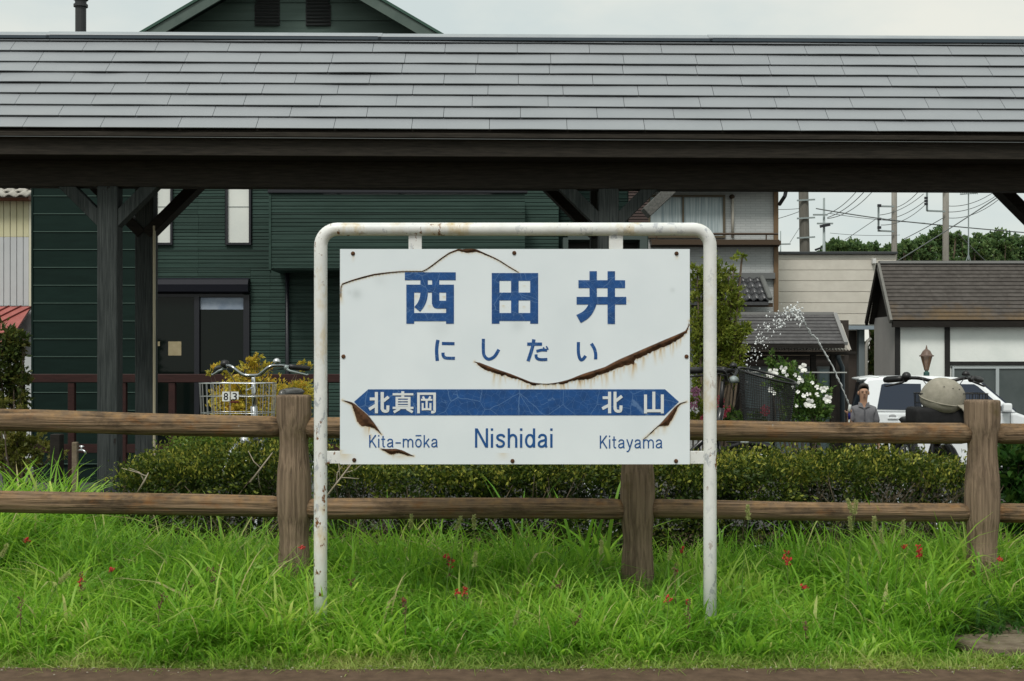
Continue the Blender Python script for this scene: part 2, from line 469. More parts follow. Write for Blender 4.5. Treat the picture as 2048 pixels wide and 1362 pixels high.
# ------------------------------------------------------------------ the setting
def sheet(name, xs, ys, zf, m, kind='structure'):
    xs, ys = np.asarray(xs), np.asarray(ys)
    X, Y = np.meshgrid(xs, ys)
    V = np.stack([X, Y, zf(X, Y)], axis=-1).reshape(-1, 3)
    a = np.arange((len(ys) - 1) * len(xs)).reshape(len(ys) - 1, len(xs))[:, :-1].ravel()
    Fq = np.stack([a, a + 1, a + 1 + len(xs), a + len(xs)], axis=1)
    o = link(name, npmesh(name, V, Fq, smooth=True), m)
    o['kind'] = kind
    return o
gy = np.concatenate([[-60, -20, -5, 3, 5.2], np.linspace(5.6, 13, 38), np.linspace(14, 20, 7), [30, 45, 70, 120, 250, 500, 1200]])
gx = np.concatenate([[-900, -300, -100, -40, -15], np.linspace(-9, 9, 37), [15, 40, 100, 300, 900]])
sheet('ground', gx, gy, lambda x, y: gz(x, y) + .01 * np.sin(x * 3.1 + y) * np.sin(y * 4.3) * (y < 14), M_soil)
sheet('parking_lot', [-60, -15, -8, 0, 8, 15, 60], np.concatenate([np.linspace(9.6, 20, 12), [30, 60]]), lambda x, y: gz(x, y) + .02, M_asphalt)
# platform slab with an uneven, broken far edge
mb = MB()
xs = np.linspace(-5, 5, 121)
ed = 5.80 + .012 * np.sin(xs * 2.3) + .010 * RNG.normal(size=len(xs)).cumsum() * .25 - .012 * xs * .35
vs, fs = [], []
for x, e in zip(xs, ed): vs += [(x, -3, 0), (x, e - .02, 0), (x, e, -.012), (x, e + .005, -.10)]
for i in range(len(xs) - 1):
    a = i * 4
    for k in range(3): fs.append((a + k, a + 4 + k, a + 5 + k, a + 1 + k))
mb.add(vs, fs)
o = mb.build('platform', M_platform); o['kind'] = 'structure'
# two old concrete slabs at the right end of the verge
for (x0, x1, y0, y1, lab) in ((2.03, 2.40, 5.98, 6.30, 'broken brown concrete slab lying in the grass beside the platform edge'),
                              (2.17, 2.75, 6.34, 6.62, 'second concrete slab half covered by weeds, behind the broken one')):
    mb = MB(); poly = [(x0 + .02, y0 + .05), (x0 + .13, y0), (x1, y0 + .015), (x1 + .01, y1), (x0 + .03, y1 - .01), (x0, y0 + .2)]
    mb.prism(poly, lambda u, v, d: (u, v, d), .0, .045)
    o = mb.build('concrete_slab', M_concrete, None, bevel=.008); props(o, lab, 'concrete slab')

# ------------------------------------------------------------------ log rail fence
FY = 7.0
def FZ(py): return PZ(py, FY)
fence = thing('log_fence', 'brown log style fence with two round rails behind the station sign', 'fence', (0, FY, 0))
SL = -.0072 * 1.0
def post_mesh(seed):
    r = random.Random(seed)
    H = 1.14
    prof = []
    top = FZ(793); 
    n = 44
    lz = [(-.25, .090), (.02, .0885), (.18, .088), (.30, .081), (.38, .074), (.45, .079), (.52, .0875), (.63, .0895), (.73, .086), (.81, .077), (.87, .073), (.93, .076), (.985, .087), (1.03, .0905), (top - .012, .0905), (top - .002, .088), (top, .080)]
    mb = MB(); N = 40
    zs = np.linspace(-.25, top, 60)
    zs = np.sort(np.concatenate([zs, [top - .012, top - .002, top]]))
    rr = np.interp(zs, [a for a, _ in lz], [b for _, b in lz])
    ph = [r.uniform(0, 6) for _ in range(4)]
    vs, fs = [], []
    for z, q in zip(zs, rr):
        for k in range(N):
            a = 2 * pi * k / N
            d = 1 + .012 * sin(3 * a + ph[0] + z * 2) + .010 * sin(7 * a + ph[1] + 1.5 * sin(z * 3)) + .006 * sin(17 * a + ph[2])
            vs.append((q * d * cos(a), q * d * sin(a), z))
    m = len(zs)
    for i in range(m - 1):
        for k in range(N):
            k2 = (k + 1) % N
            fs.append((i*N+k, i*N+k2, (i+1)*N+k2, (i+1)*N+k))
    # slightly domed worn top
    vs.append((0, 0, top + .002)); c = len(vs) - 1
    for k in range(N): fs.append(((m-1)*N + k, (m-1)*N + (k+1) % N, c))
    mb.add(vs, fs)
    return mb
POSTS = (-101 + 0, 587.5, 1275, 1964, 2652)
for i, px in enumerate(POSTS):
    mb = post_mesh(i)
    x = PX(px, FY); dz = SL * x
    mb.v = [(vx + x, vy + FY, vz + dz) for vx, vy, vz in mb.v]
    mb.build('post', M_post, fence, smooth=True)
def rail(pxa, pxb, ya, yb, ra, rb, seed):
    r = random.Random(seed)
    n, N = 40, 24
    xa, xb = PX(pxa, FY), PX(pxb, FY)
    vs, fs = [], []
    ph = [r.uniform(0, 6) for _ in range(5)]
    for i in range(n + 1):
        t = i / n
        x = xa + (xb - xa) * t; z = FZ(ya + (yb - ya) * t) + .003 * sin(5 * t + ph[0])
        q = ra + (rb - ra) * t
        q *= 1 - .12 * max(0, 1 - min(t, 1 - t) / .012)
        for k in range(N):
            a = 2 * pi * k / N
            d = 1 + .02 * sin(2 * a + ph[1] + t) + .012 * sin(5 * a + ph[2] + 4 * t) + .008 * sin(11 * a + ph[3] + 9 * t)
            vs.append((x, FY + q * d * cos(a), z + q * d * sin(a)))
    for i in range(n):
        for k in range(N):
            k2 = (k + 1) % N
            fs.append((i*N+k, i*N+k2, (i+1)*N+k2, (i+1)*N+k))
    fs.append(tuple(range(N))); fs.append(tuple(reversed([n*N + k for k in range(N)])))
    mb = MB().add(vs, fs)
    mb.build('rail', M_log, fence, smooth=True)
rail(-70, 560, 839.5, 853.5, .0570, .0560, 1)
rail(614, 1249, 855, 860, .0545, .0540, 2)
rail(1301, 1938, 860, 867, .0530, .0540, 3)
rail(1990, 2630, 868, 874, .054, .054, 4)
rail(-70, 560, 1000.5, 1014, .0560, .0550, 5)
rail(614, 1249, 1016, 1018, .0545, .0525, 6)
rail(1301, 1938, 1017.5, 1026, .0500, .0490, 7)
rail(1990, 2630, 1027, 1034, .050, .050, 8)

# ------------------------------------------------------------------ station name sign
SY = 6.28          # centre line of the pipe frame
BY = 6.262         # front face of the board
sign = thing('station_name_sign', 'white station name board with blue lettering in a white pipe frame', 'station sign', (0, SY, 0))
pts = []
xl, xr, zt, rc = PX(641.5, SY), PX(1420, SY), PZ(458.5, SY), .078
pts.append((xl - .002, SY, -.15)); pts.append((xl - .001, SY, .5)); pts.append((xl, SY, zt - rc))
for k in range(1, 10):
    a = pi / 2 * k / 9; pts.append((xl + rc - rc * cos(a), SY, zt - rc + rc * sin(a)))
pts += [(xl + .5, SY, zt), (xr - .5, SY, zt), (xr - rc, SY, zt)]
for k in range(1, 10):
    a = pi / 2 * k / 9; pts.append((xr - rc + rc * sin(a), SY, zt - rc + rc * cos(a)))
pts += [(xr, SY, .5), (xr, SY, -.15)]

def rustpaint():
    """White paint, chipped to rust and grey in small flakes, thicker in some stretches."""
    m = bpy.data.materials.new('rusty_white_pipe_paint'); m.use_nodes = True
    nt = m.node_tree; L = nt.links.new
    b = nt.nodes['Principled BSDF']; b.inputs['Roughness'].default_value = .4; b.inputs['Specular IOR Level'].default_value = .4
    tc = nt.nodes.new('ShaderNodeTexCoord')
    def noise(s, d=6, r=.6, st=(1, 1, 1), loc=(0, 0, 0)):
        mp = nt.nodes.new('ShaderNodeMapping'); mp.inputs['Scale'].default_value = st; mp.inputs['Location'].default_value = loc
        n = nt.nodes.new('ShaderNodeTexNoise'); n.inputs['Scale'].default_value = s; n.inputs['Detail'].default_value = d; n.inputs['Roughness'].default_value = r
        L(tc.outputs['Object'], mp.inputs[0]); L(mp.outputs[0], n.inputs['Vector']); return n.outputs['Fac']
    def step(f, lo, hi):
        r = ramp_node(nt, [(lo, (0, 0, 0)), (hi, (1, 1, 1))]); L(f, r.inputs['Fac']); return r.outputs['Color']
    def mix(f, a, bcol):
        x = nt.nodes.new('ShaderNodeMix'); x.data_type = 'RGBA'; L(f, x.inputs[0])
        if isinstance(a, tuple): x.inputs['A'].default_value = (*a, 1)
        else: L(a, x.inputs['A'])
        x.inputs['B'].default_value = (*bcol, 1); return x.outputs['Result']
    def mul(a, c):
        x = nt.nodes.new('ShaderNodeMath'); x.operation = 'MULTIPLY'; L(a, x.inputs[0]); L(c, x.inputs[1]); return x.outputs[0]
    base = mix(step(noise(3.5), .4, .62), (.70, .71, .69), (.60, .62, .61))
    grey = mix(mul(step(noise(22, 8, .7, (1, 1, .6)), .56, .60), step(noise(2.6, 2, .5, (1, 1, 1), (3, 1, 2)), .44, .54)), base, (.40, .42, .44))
    yel = mix(mul(step(noise(13, 8, .7, (1, 1, .5), (5, 2, 7)), .50, .72), step(noise(2.1, 2, .5, (1, 1, 1), (9, 4, 1)), .44, .58)), grey, (.50, .38, .17))
    rst = mix(mul(step(noise(34, 7, .65, (1, 1, .55), (1, 8, 3)), .585, .61), step(noise(3.2, 2, .5, (1, 1, 1), (2, 6, 5)), .46, .56)), yel, (.17, .075, .025))
    L(rst, b.inputs['Base Color'])
    bn = nt.nodes.new('ShaderNodeBump'); bn.inputs['Strength'].default_value = .3; bn.inputs['Distance'].default_value = .004
    L(noise(60, 4), bn.inputs['Height']); L(bn.outputs[0], b.inputs['Normal'])
    return m
M_pipe = rustpaint()
MB().tube(pts, .0308, 28).build('pipe_frame', M_pipe, sign, smooth=True)
def plate(x0, x1, y0, y1, ya, yb, name, m, parent, bev=.002):
    return MB().box(PX(x0, ya), PX(x1, ya), ya, yb, PZ(y1, ya), PZ(y0, ya)).build(name, m, parent, bevel=bev)
plate(817, 843.5, 468, 506, SY - .006, SY + .002, 'hanger_plate', M_pipe, sign)
plate(1218, 1246, 468, 506, SY - .006, SY + .002, 'hanger_plate', M_pipe, sign)
plate(650, 690, 902, 927.5, SY - .006, SY + .002, 'side_plate', M_pipe, sign)
plate(1370, 1412, 902, 928, SY - .006, SY + .002, 'side_plate', M_pipe, sign)
M_boardedge = mat('board_metal', (.45, .46, .46), rough=.5)
board = MB().box(PX(680, BY), PX(1379.5, BY), BY + .0006, BY + .011, PZ(928.5, BY), PZ(498, BY)).build('sign_board', M_boardedge, sign, bevel=.003)

def C(n):     # crop coordinates of the four close looks at the sign
    ox, oy = {1: (620, 430), 2: (1020, 430), 3: (620, 660), 4: (1020, 660)}[n]
    return lambda x, y: (ox + x / 4.6545, oy + y / 4.6545)
def SP(p, d=0.0): return Vector((PX(p[0], BY), BY - d, PZ(p[1], BY)))

# --- scars where the face film has split: upper and lower outline in photo pixels
c1, c2, c3, c4 = C(1), C(2), C(3), C(4)
top_line = [(288,765,3),(290,655,4),(302,643,7),(400,609,10),(500,580,11),(600,556,12),(750,536,8),(880,525,4),(1050,526,4),(1090,505,6),(1140,470,8),(1230,402,9),(1300,355,10),(1370,328,13),
            (1395,324,18),(1415,333,24),(1430,333,22),(1460,335,34),(1490,333,36),(1525,330,28),(1550,332,20),(1600,352,11),(1640,369,10),(1700,394,8),(1770,430,7),(1850,482,5),(1940,533,3)]
def ribbon(rows):
    up = [c1(x, y - t / 2) for x, y, t in rows]; lo = [c1(x, y + t / 2) for x, y, t in rows]
    return up, lo
scars = []
rowA = top_line
up, lo = [], []
for i, (x, y, t) in enumerate(rowA):
    x0, y0 = rowA[max(0, i - 1)][:2]; x1, y1 = rowA[min(len(rowA) - 1, i + 1)][:2]
    dx, dy = x1 - x0, y1 - y0; l = hypot(dx, dy) or 1
    nx, ny = dy / l, -dx / l
    up.append(c1(x + nx * t / 2, y + ny * t / 2)); lo.append(c1(x - nx * t / 2, y - ny * t / 2))
scars.append((up, lo))
upB = [c3(*p) for p in ((1530,293),(1580,303),(1650,330),(1750,368),(1860,404))] + [c4(*p) for p in ((0,405),(100,445),(200,485),(260,495),(340,500),(430,490),(520,468),(570,453),(620,430),(700,400),(800,370),(880,345),(1000,280),(1150,215),(1300,150),(1450,85),(1560,40),(1640,2),(1660,-45),(1667,-85))]
loB = [c3(*p) for p in ((1532,296),(1590,345),(1640,375),(1700,395),(1770,420),(1830,425),(1870,450),(1900,450))] + [c4(*p) for p in ((60,455),(150,490),(200,510),(235,516),(262,505),(340,507),(430,503),(505,502),(570,475),(635,460),(650,466),(700,463),(760,452),(830,415),(900,400),(960,370),(1060,332),(1150,318),(1165,272),(1240,250),(1300,210),(1340,195),(1420,163),(1500,130),(1600,70),(1648,22),(1664,-20),(1670,-85))]
upC = [c3(*p) for p in ((300,650),(380,667),(410,680),(470,730),(540,790),(600,865),(640,925),(668,972))]
loC = [c3(*p) for p in ((302,653),(340,672),(390,697),(410,760),(425,800),(440,850),(460,875),(480,897),(520,897),(560,902),(600,917),(640,952),(667,974))]
upD = [c3(*p) for p in ((655,1102),(720,1106),(800,1104),(860,1118),(920,1148),(967,1172))]
loD = [c3(*p) for p in ((657,1105),(700,1130),(740,1156),(775,1160),(800,1146),(850,1150),(900,1169),(966,1174))]
upE = [c4(*p) for p in ((1645,664),(1590,674),(1540,708),(1470,790),(1400,870),(1330,930),(1280,980),(1240,1018))]
loE = [c4(*p) for p in ((1645,668),(1585,690),(1562,720),(1545,762),(1510,832),(1500,845),(1470,892),(1440,890),(1390,894),(1345,925),(1335,950),(1300,966),(1242,1021))]
scars += [(upB, loB), (upC, loC), (upD, loD), (upE, loE)]

def resample(pl, n, jit=0.0):
    pl = [Vector((p[0], p[1])) for p in pl]
    d = [0]
    for a, b in zip(pl, pl[1:]): d.append(d[-1] + (b - a).length)
    t = np.linspace(0, d[-1], n)
    x = np.interp(t, d, [p.x for p in pl]); y = np.interp(t, d, [p.y for p in pl])
    return np.stack([x, y], 1)

# --- face film: a fine sheet whose stain attribute is rust that has run down from each scar
gxn, gyn = 420, 260
u = np.linspace(680, 1379.5, gxn); v = np.linspace(498, 928.5, gyn)
U, W = np.meshgrid(u, v)
stain = np.zeros_like(U); grime = np.zeros_like(U)
def streak(x, y, ln, w, s):
    global stain
    t = (W - y) / ln
    prof = np.where((t > -.03) & (t < 1), (1 - np.clip(t, 0, 1)) ** 1.3, 0)
    cx = x + 1.2 * np.sin(W * .11 + x)
    stain = np.maximum(stain, s * prof * np.exp(-((U - cx) / (w * (1 + .4 * np.clip(t, 0, 1)))) ** 2))
rs = random.Random(5)
loBr = resample(loB, 90)
for p in loBr[8:84]:
    if rs.random() < .95: streak(p[0] + rs.uniform(-3, 3), p[1], rs.choice([5, 8, 12, 18, 26, 32]), rs.uniform(.8, 2.4), rs.uniform(.3, .9))
for x, y, ln, w, s in ((1266,727,36,3.0,.95),(1271,727,22,2,.8),(1160,762,20,2.4,.95),(1165,760,14,2,.8),(1310,703,30,2.2,.7),(1323,696,34,2.2,.6),(1329,692,28,2,.6),(1229,743,26,2,.7),(1212,748,32,2.2,.7),
                      (1000,750,30,3,.45),(1055,770,16,3,.6),(1110,768,12,2,.85),(1127,768,12,2,.8),(1094,768,12,3,.6),(1286,715,30,3,.6),(738,853,26,2.2,.9),(733,853,30,5,.45),(752,854,16,6,.35),
                      (786,908,14,3,.55),(800,912,10,14,.35),(1328,850,22,4,.55),(1306,864,10,4,.6),(1315,852,26,3,.4),(676,900,40,8,.5),(690,908,30,14,.4),(1006,906,18,8,.3),(682,590,22,3,.7),
                      (706,512,14,2,.35),(1353,512,10,2.5,.4),(708,924,10,5,.35),(1002,884,10,2.5,.35),(741,868,24,2,.4),(1258,600,7,2,.35),(1204,572,5,2.5,.35),(1049,570,6,2.5,.3),(1007,610,8,2.5,.45),(1049,612,7,2.5,.35),(889,592,8,3,.5),(833,590,10,4,.35),(858,610,12,3,.35),(888,620,8,3,.3)):
    streak(x, y, ln, w, s)
# rust showing in the film right along the rims of the scars
for (a, b) in scars:
    for q in np.concatenate([resample(b, 60)]):
        d2 = (U - q[0]) ** 2 + (W - q[1]) ** 2
        stain = np.maximum(stain, .55 * np.exp(-d2 / 6.0))
for (x, y, r, s) in ((713, 588, 10, .5), (700, 585, 6, .3), (1345, 580, 5, .35), (760, 560, 14, .2), (1035, 650, 14, .3), (880, 655, 20, .2)):
    grime = np.maximum(grime, s * np.exp(-((U - x) ** 2 + (W - y) ** 2) / r ** 2))
V3 = np.stack([(U - CX) * BY / F, np.full_like(U, BY), EYE - (W - HOR) * BY / F], -1).reshape(-1, 3)
a = (np.arange((gyn - 1) * gxn).reshape(gyn - 1, gxn)[:, :-1]).ravel()
Fq = np.stack([a, a + gxn, a + gxn + 1, a + 1], 1)
me = npmesh('face_film', V3, Fq, off=(0, SY, 0), ptattr={'stain': stain.ravel(), 'grime': grime.ravel()})
def film_mat():
    m = bpy.data.materials.new('white_sign_film'); m.use_nodes = True
    nt = m.node_tree; L = nt.links.new
    b = nt.nodes['Principled BSDF']; b.inputs['Roughness'].default_value = .32; b.inputs['Specular IOR Level'].default_value = .45
    at = nt.nodes.new('ShaderNodeAttribute'); at.attribute_name = 'stain'
    tc = nt.nodes.new('ShaderNodeTexCoord')
    no = nt.nodes.new('ShaderNodeTexNoise'); no.inputs['Scale'].default_value = 3; no.inputs['Detail'].default_value = 8
    L(tc.outputs['Object'], no.inputs['Vector'])
    base = ramp_node(nt, [(.3, (.635, .70, .735)), (.7, (.70, .76, .79))]); L(no.outputs['Fac'], base.inputs['Fac'])
    ag = nt.nodes.new('ShaderNodeAttribute'); ag.attribute_name = 'grime'
    mg = nt.nodes.new('ShaderNodeMix'); mg.data_type = 'RGBA'; L(ag.outputs['Fac'], mg.inputs[0]); L(base.outputs['Color'], mg.inputs['A']); mg.inputs['B'].default_value = (.40, .45, .46, 1)
    r = ramp_node(nt, [(0, (.62, .6, .52)), (.35, (.56, .44, .24)), (.7, (.40, .24, .08)), (1, (.22, .10, .03))]); L(at.outputs['Fac'], r.inputs['Fac'])
    pw = nt.nodes.new('ShaderNodeMath'); pw.operation = 'POWER'; pw.inputs[1].default_value = .55; L(at.outputs['Fac'], pw.inputs[0])
    mx = nt.nodes.new('ShaderNodeMix'); mx.data_type = 'RGBA'; L(pw.outputs[0], mx.inputs[0]); L(mg.outputs['Result'], mx.inputs['A']); L(r.outputs['Color'], mx.inputs['B'])
    L(mx.outputs['Result'], b.inputs['Base Color'])
    return m
link('face_film', me, film_mat(), board)

# rolled, rusty strips standing proud of the film in each scar
for si, (upl, lol) in enumerate(scars):
    n = 130 if si < 2 else 50
    A, B = resample(upl, n), resample(lol, n)
    rj = np.random.default_rng(si)
    B += rj.normal(size=B.shape) * (.75 if si == 1 else .4 if si else .2) + (np.sin(np.arange(n) * 1.7)[:, None] * .5 if si == 1 else 0)
    wdt = np.linalg.norm(A - B, axis=1)
    rows = 6
    vs, fs = [], []
    for i in range(n):
        for k in range(rows):
            t = k / (rows - 1)
            p = A[i] * (1 - t) + B[i] * t
            h = .0012 + min(.012, wdt[i] * .0009) * sin(pi * min(1, t * 1.15 + .12)) * (.8 + .4 * rj.random())
            if k in (0, rows - 1): h = .0008
            vs.append(SP(p, h))
    for i in range(n - 1):
        for k in range(rows - 1):
            fs.append((i*rows+k, i*rows+k+1, (i+1)*rows+k+1, (i+1)*rows+k))
    MB().add(vs, fs).build('rust_scar', M_rust, board, smooth=True)
    # lifted lip of film along the upper rim
    lip = [SP(q, .0035) for q in A[::3]]
    MB().tube(lip, [.0003] + [.0013] * (len(lip) - 2) + [.0003], 5).build('film_lip', M_boardedge if si else M_rust, board, smooth=True)

# bolts
for px, py in ((706,507),(1028.5,506),(1353,507),(687,713),(1373,713),(708.5,920),(1025,922),(1352,922)):
    q = SP((px, py))
    mb = MB(); mb.lathe([(.0098, 0), (.0098, .002), (.0082, .0045), (.004, .006)], 12)
    mb.v = [(q.x + x, q.y - z - .0003, q.z + y) for x, y, z in mb.v]
    mb.build('bolt', M_rust, board, smooth=True)

# lettering -------------------------------------------------------
def ink_mat(name, col, crack, cs, w):
    m = bpy.data.materials.new(name); m.use_nodes = True
    nt = m.node_tree; L = nt.links.new
    b = nt.nodes['Principled BSDF']; b.inputs['Roughness'].default_value = .38; b.inputs['Specular IOR Level'].default_value = .4
    tc = nt.nodes.new('ShaderNodeTexCoord')
    no = nt.nodes.new('ShaderNodeTexNoise'); no.inputs['Scale'].default_value = 25; no.inputs['Detail'].default_value = 6
    L(tc.outputs['Object'], no.inputs['Vector'])
    base = ramp_node(nt, [(.3, tuple(c * .82 for c in col)), (.7, tuple(c * 1.18 for c in col))]); L(no.outputs['Fac'], base.inputs['Fac'])
    src = base.outputs['Color']
    for sc_, ww, st in ((cs, w, .5), (cs * .22, w * .5, .7)):
        vo = nt.nodes.new('ShaderNodeTexVoronoi'); vo.feature = 'DISTANCE_TO_EDGE'; vo.inputs['Scale'].default_value = sc_
        wp = nt.nodes.new('ShaderNodeMix'); wp.data_type = 'RGBA'; wp.inputs[0].default_value = .012
        L(tc.outputs['Object'], wp.inputs['A']); L(no.outputs['Color'], wp.inputs['B'])
        L(wp.outputs['Result'], vo.inputs['Vector'])
        r = ramp_node(nt, [(ww * .35, (st, st, st)), (ww, (0, 0, 0))]); L(vo.outputs['Distance'], r.inputs['Fac'])
        mx = nt.nodes.new('ShaderNodeMix'); mx.data_type = 'RGBA'; L(r.outputs['Color'], mx.inputs[0]); L(src, mx.inputs['A']); mx.inputs['B'].default_value = (*crack, 1)
        src = mx.outputs['Result']
    L(src, b.inputs['Base Color'])
    return m
INK = (.006, .060, .212)
M_ink = ink_mat('cracked_blue_film', INK, (.10, .19, .36), 42, .022)
M_band = ink_mat('crazed_blue_film', INK, (.10, .19, .36), 34, .022)
M_ink_s = mat('blue_letter_film', (.008, .064, .218), (.014, .085, .26), scale=25, rough=.4)
M_white_s = mat('white_letter_film', (.58, .62, .63), (.64, .67, .68), scale=9, rough=.4)
EPS = [0.0]
def poly_piece(mb, poly, d):
    EPS[0] = (EPS[0] + .00009) % .0009
    mb.prism([(p[0], p[1]) for p in poly], lambda a, b, q: SP((a, b), q), d + EPS[0], d - .0007)
def rect(mb, c, x0, y0, x1, y1, d): poly_piece(mb, [c(x0, y0), c(x1, y0), c(x1, y1), c(x0, y1)], d)
def stroke(mb, c, pts, w, d, n=7):
    """A brush line: Catmull-Rom through pts, flat ends; w in crop pixels (number or per point)."""
    P_ = [Vector(p) for p in pts]
    out, ws = [], []
    wl = [w] * len(P_) if not hasattr(w, '__len__') else w
    for i in range(len(P_) - 1):
        p0, p1, p2, p3 = P_[max(0, i-1)], P_[i], P_[i+1], P_[min(len(P_)-1, i+2)]
        for k in range(n):
            t = k / n
            out.append(.5 * ((2*p1) + (-p0 + p2)*t + (2*p0 - 5*p1 + 4*p2 - p3)*t*t + (-p0 + 3*p1 - 3*p2 + p3)*t**3))
            ws.append(wl[i] + (wl[i+1] - wl[i]) * t)
    out.append(P_[-1]); ws.append(wl[-1])
    EPS[0] = (EPS[0] + .00009) % .0009
    L_, R_ = [], []
    for i, p in enumerate(out):
        t = out[min(i+1, len(out)-1)] - out[max(i-1, 0)]; t.normalize(); nr = Vector((-t.y, t.x)) * ws[i] / 2
        L_.append(p + nr); R_.append(p - nr)
    m = len(out); vs, fs = [], []
    for i in range(m):
        for q in (d + EPS[0], d - .0007):
            vs.append(SP(c(*L_[i]), q)); vs.append(SP(c(*R_[i]), q))
    for i in range(m - 1):
        a, b = 4*i, 4*(i+1)
        fs += [(a, a+1, b+1, b), (a+2, b+2, b+3, a+3), (a, b, b+2, a+2), (a+1, a+3, b+3, b+1)]
    fs += [(0, 2, 3, 1), (4*m-4, 4*m-3, 4*m-1, 4*m-2)]
    mb.add(vs, fs)
D = .0012
# large characters
mb = MB()
rect(mb, c1, 883, 533, 1357, 607, D)
rect(mb, c1, 1028, 600, 1097, 655, D); rect(mb, c1, 1137, 600, 1203, 655, D)
rect(mb, c1, 897, 648, 1340, 722, D); rect(mb, c1, 897, 700, 970, 1012, D); rect(mb, c1, 1267, 700, 1340, 1012, D); rect(mb, c1, 950, 912, 1290, 988, D)
stroke(mb, c1, [(1062, 700), (1061, 745), (1050, 795), (1028, 840), (998, 878)], 69, D)
poly_piece(mb, [c1(*p) for p in ((1135,700),(1204,700),(1204,798),(1285,798),(1285,871),(1180,871),(1157,864),(1143,848),(1135,822))], D)
mb.build('large_character', M_ink, board)
mb = MB()
rect(mb, c1, 1692, 540, 2124, 613, D); rect(mb, c1, 1692, 590, 1764, 1012, D); rect(mb, c1, 2050, 590, 2124, 1012, D)
rect(mb, c1, 1872, 590, 1942, 930, D); rect(mb, c1, 1740, 722, 2080, 795, D); rect(mb, c1, 1740, 912, 2080, 986, D)
mb.build('large_character', M_ink, board)
mb = MB()
rect(mb, c2, 637, 607, 1071, 680, D); rect(mb, c2, 620, 762, 1082, 833, D); rect(mb, c2, 908, 523, 977, 1014, D)
stroke(mb, c2, [(774, 523), (774, 680), (773, 800), (752, 868), (705, 928), (638, 968)], [68, 68, 68, 72, 80, 86], D)
mb.build('large_character', M_ink, board)
# kana line
def kana(strokes):
    mb = MB()
    for c, pts, w in strokes: stroke(mb, c, pts, w, D)
    mb.build('kana', M_ink, board)
kana([(c3, [(1191, 92), (1182, 145), (1179, 205), (1185, 287)], 32), (c3, [(1228, 125), (1345, 127)], 29), (c3, [(1238, 210), (1241, 240), (1265, 260), (1349, 263)], 29)])
kana([(c3, [(1614, 82), (1614, 190), (1624, 242), (1662, 271), (1715, 248), (1758, 182)], 29)])
kana([(c4, [(160, 131), (298, 131)], 30), (c4, [(222, 87), (206, 170), (168, 290)], 31), (c4, [(246, 198), (295, 186), (345, 188)], 26), (c4, [(242, 226), (247, 258), (280, 274), (347, 273)], 27),
      (c4, [(310, 160), (326, 190)], 13), (c4, [(338, 150), (355, 182)], 13)])
kana([(c4, [(637, 112), (636, 195), (645, 252), (663, 278), (683, 268), (704, 240)], 29), (c4, [(757, 126), (784, 172), (797, 222), (797, 273)], 30)])
# blue band with an arrow point at each end
mb = MB()
poly_piece(mb, [c3(*p) for p in ((410, 668), (543, 552))] + [c4(*p) for p in ((1443, 552), (1572, 668), (1440, 795))] + [c3(530, 795)], D)
mb.build('arrow_band', M_band, board)
D2 = .0032
def small(parts):
    mb = MB()
    for p in parts:
        if p[0] == 'r': rect(mb, p[1], *p[2:], D2)
        else: stroke(mb, p[1], p[2], p[3], D2, 5)
    mb.build('small_character', M_white_s, board)
small([('r', c3, 604, 577, 633, 775), ('r', c3, 557, 628, 612, 655), ('s', c3, [(551, 738), (612, 700)], 28), ('r', c3, 658, 577, 688, 740), ('s', c3, [(684, 660), (732, 622)], 28),
       ('s', c3, [(673, 715), (678, 745), (695, 755), (715, 755), (724, 745), (726, 702)], 28)])
small([('r', c3, 770, 588, 962, 608), ('r', c3, 850, 570, 878, 630), ('r', c3, 797, 622, 820, 720), ('r', c3, 912, 622, 936, 720), ('r', c3, 797, 622, 936, 638), ('r', c3, 797, 650, 936, 663), ('r', c3, 797, 675, 936, 688), ('r', c3, 797, 698, 936, 712),
       ('r', c3, 770, 714, 964, 735), ('s', c3, [(836, 732), (780, 765)], 24), ('s', c3, [(900, 732), (956, 765)], 24)])
small([('r', c3, 998, 582, 1023, 775), ('r', c3, 1010, 582, 1172, 604), ('s', c3, [(1160, 590), (1160, 735), (1157, 758), (1143, 764), (1128, 764)], 25), ('s', c3, [(1052, 618), (1064, 645)], 20), ('s', c3, [(1122, 618), (1108, 645)], 20),
       ('r', c3, 1033, 640, 1140, 658), ('r', c3, 1076, 650, 1096, 742), ('r', c3, 1040, 680, 1058, 748), ('r', c3, 1112, 680, 1131, 748), ('r', c3, 1040, 728, 1131, 746)])
small([('r', c4, 912, 574, 941, 775), ('r', c4, 862, 617, 920, 643), ('s', c4, [(858, 732), (920, 700)], 28), ('r', c4, 963, 574, 991, 740), ('s', c4, [(985, 660), (1042, 615)], 28),
       ('s', c4, [(977, 715), (983, 745), (1000, 755), (1020, 755), (1030, 745), (1033, 702)], 28)])
small([('r', c4, 1247, 600, 1275, 776), ('r', c4, 1403, 600, 1431, 776), ('r', c4, 1324, 574, 1352, 750), ('r', c4, 1255, 738, 1425, 765)])
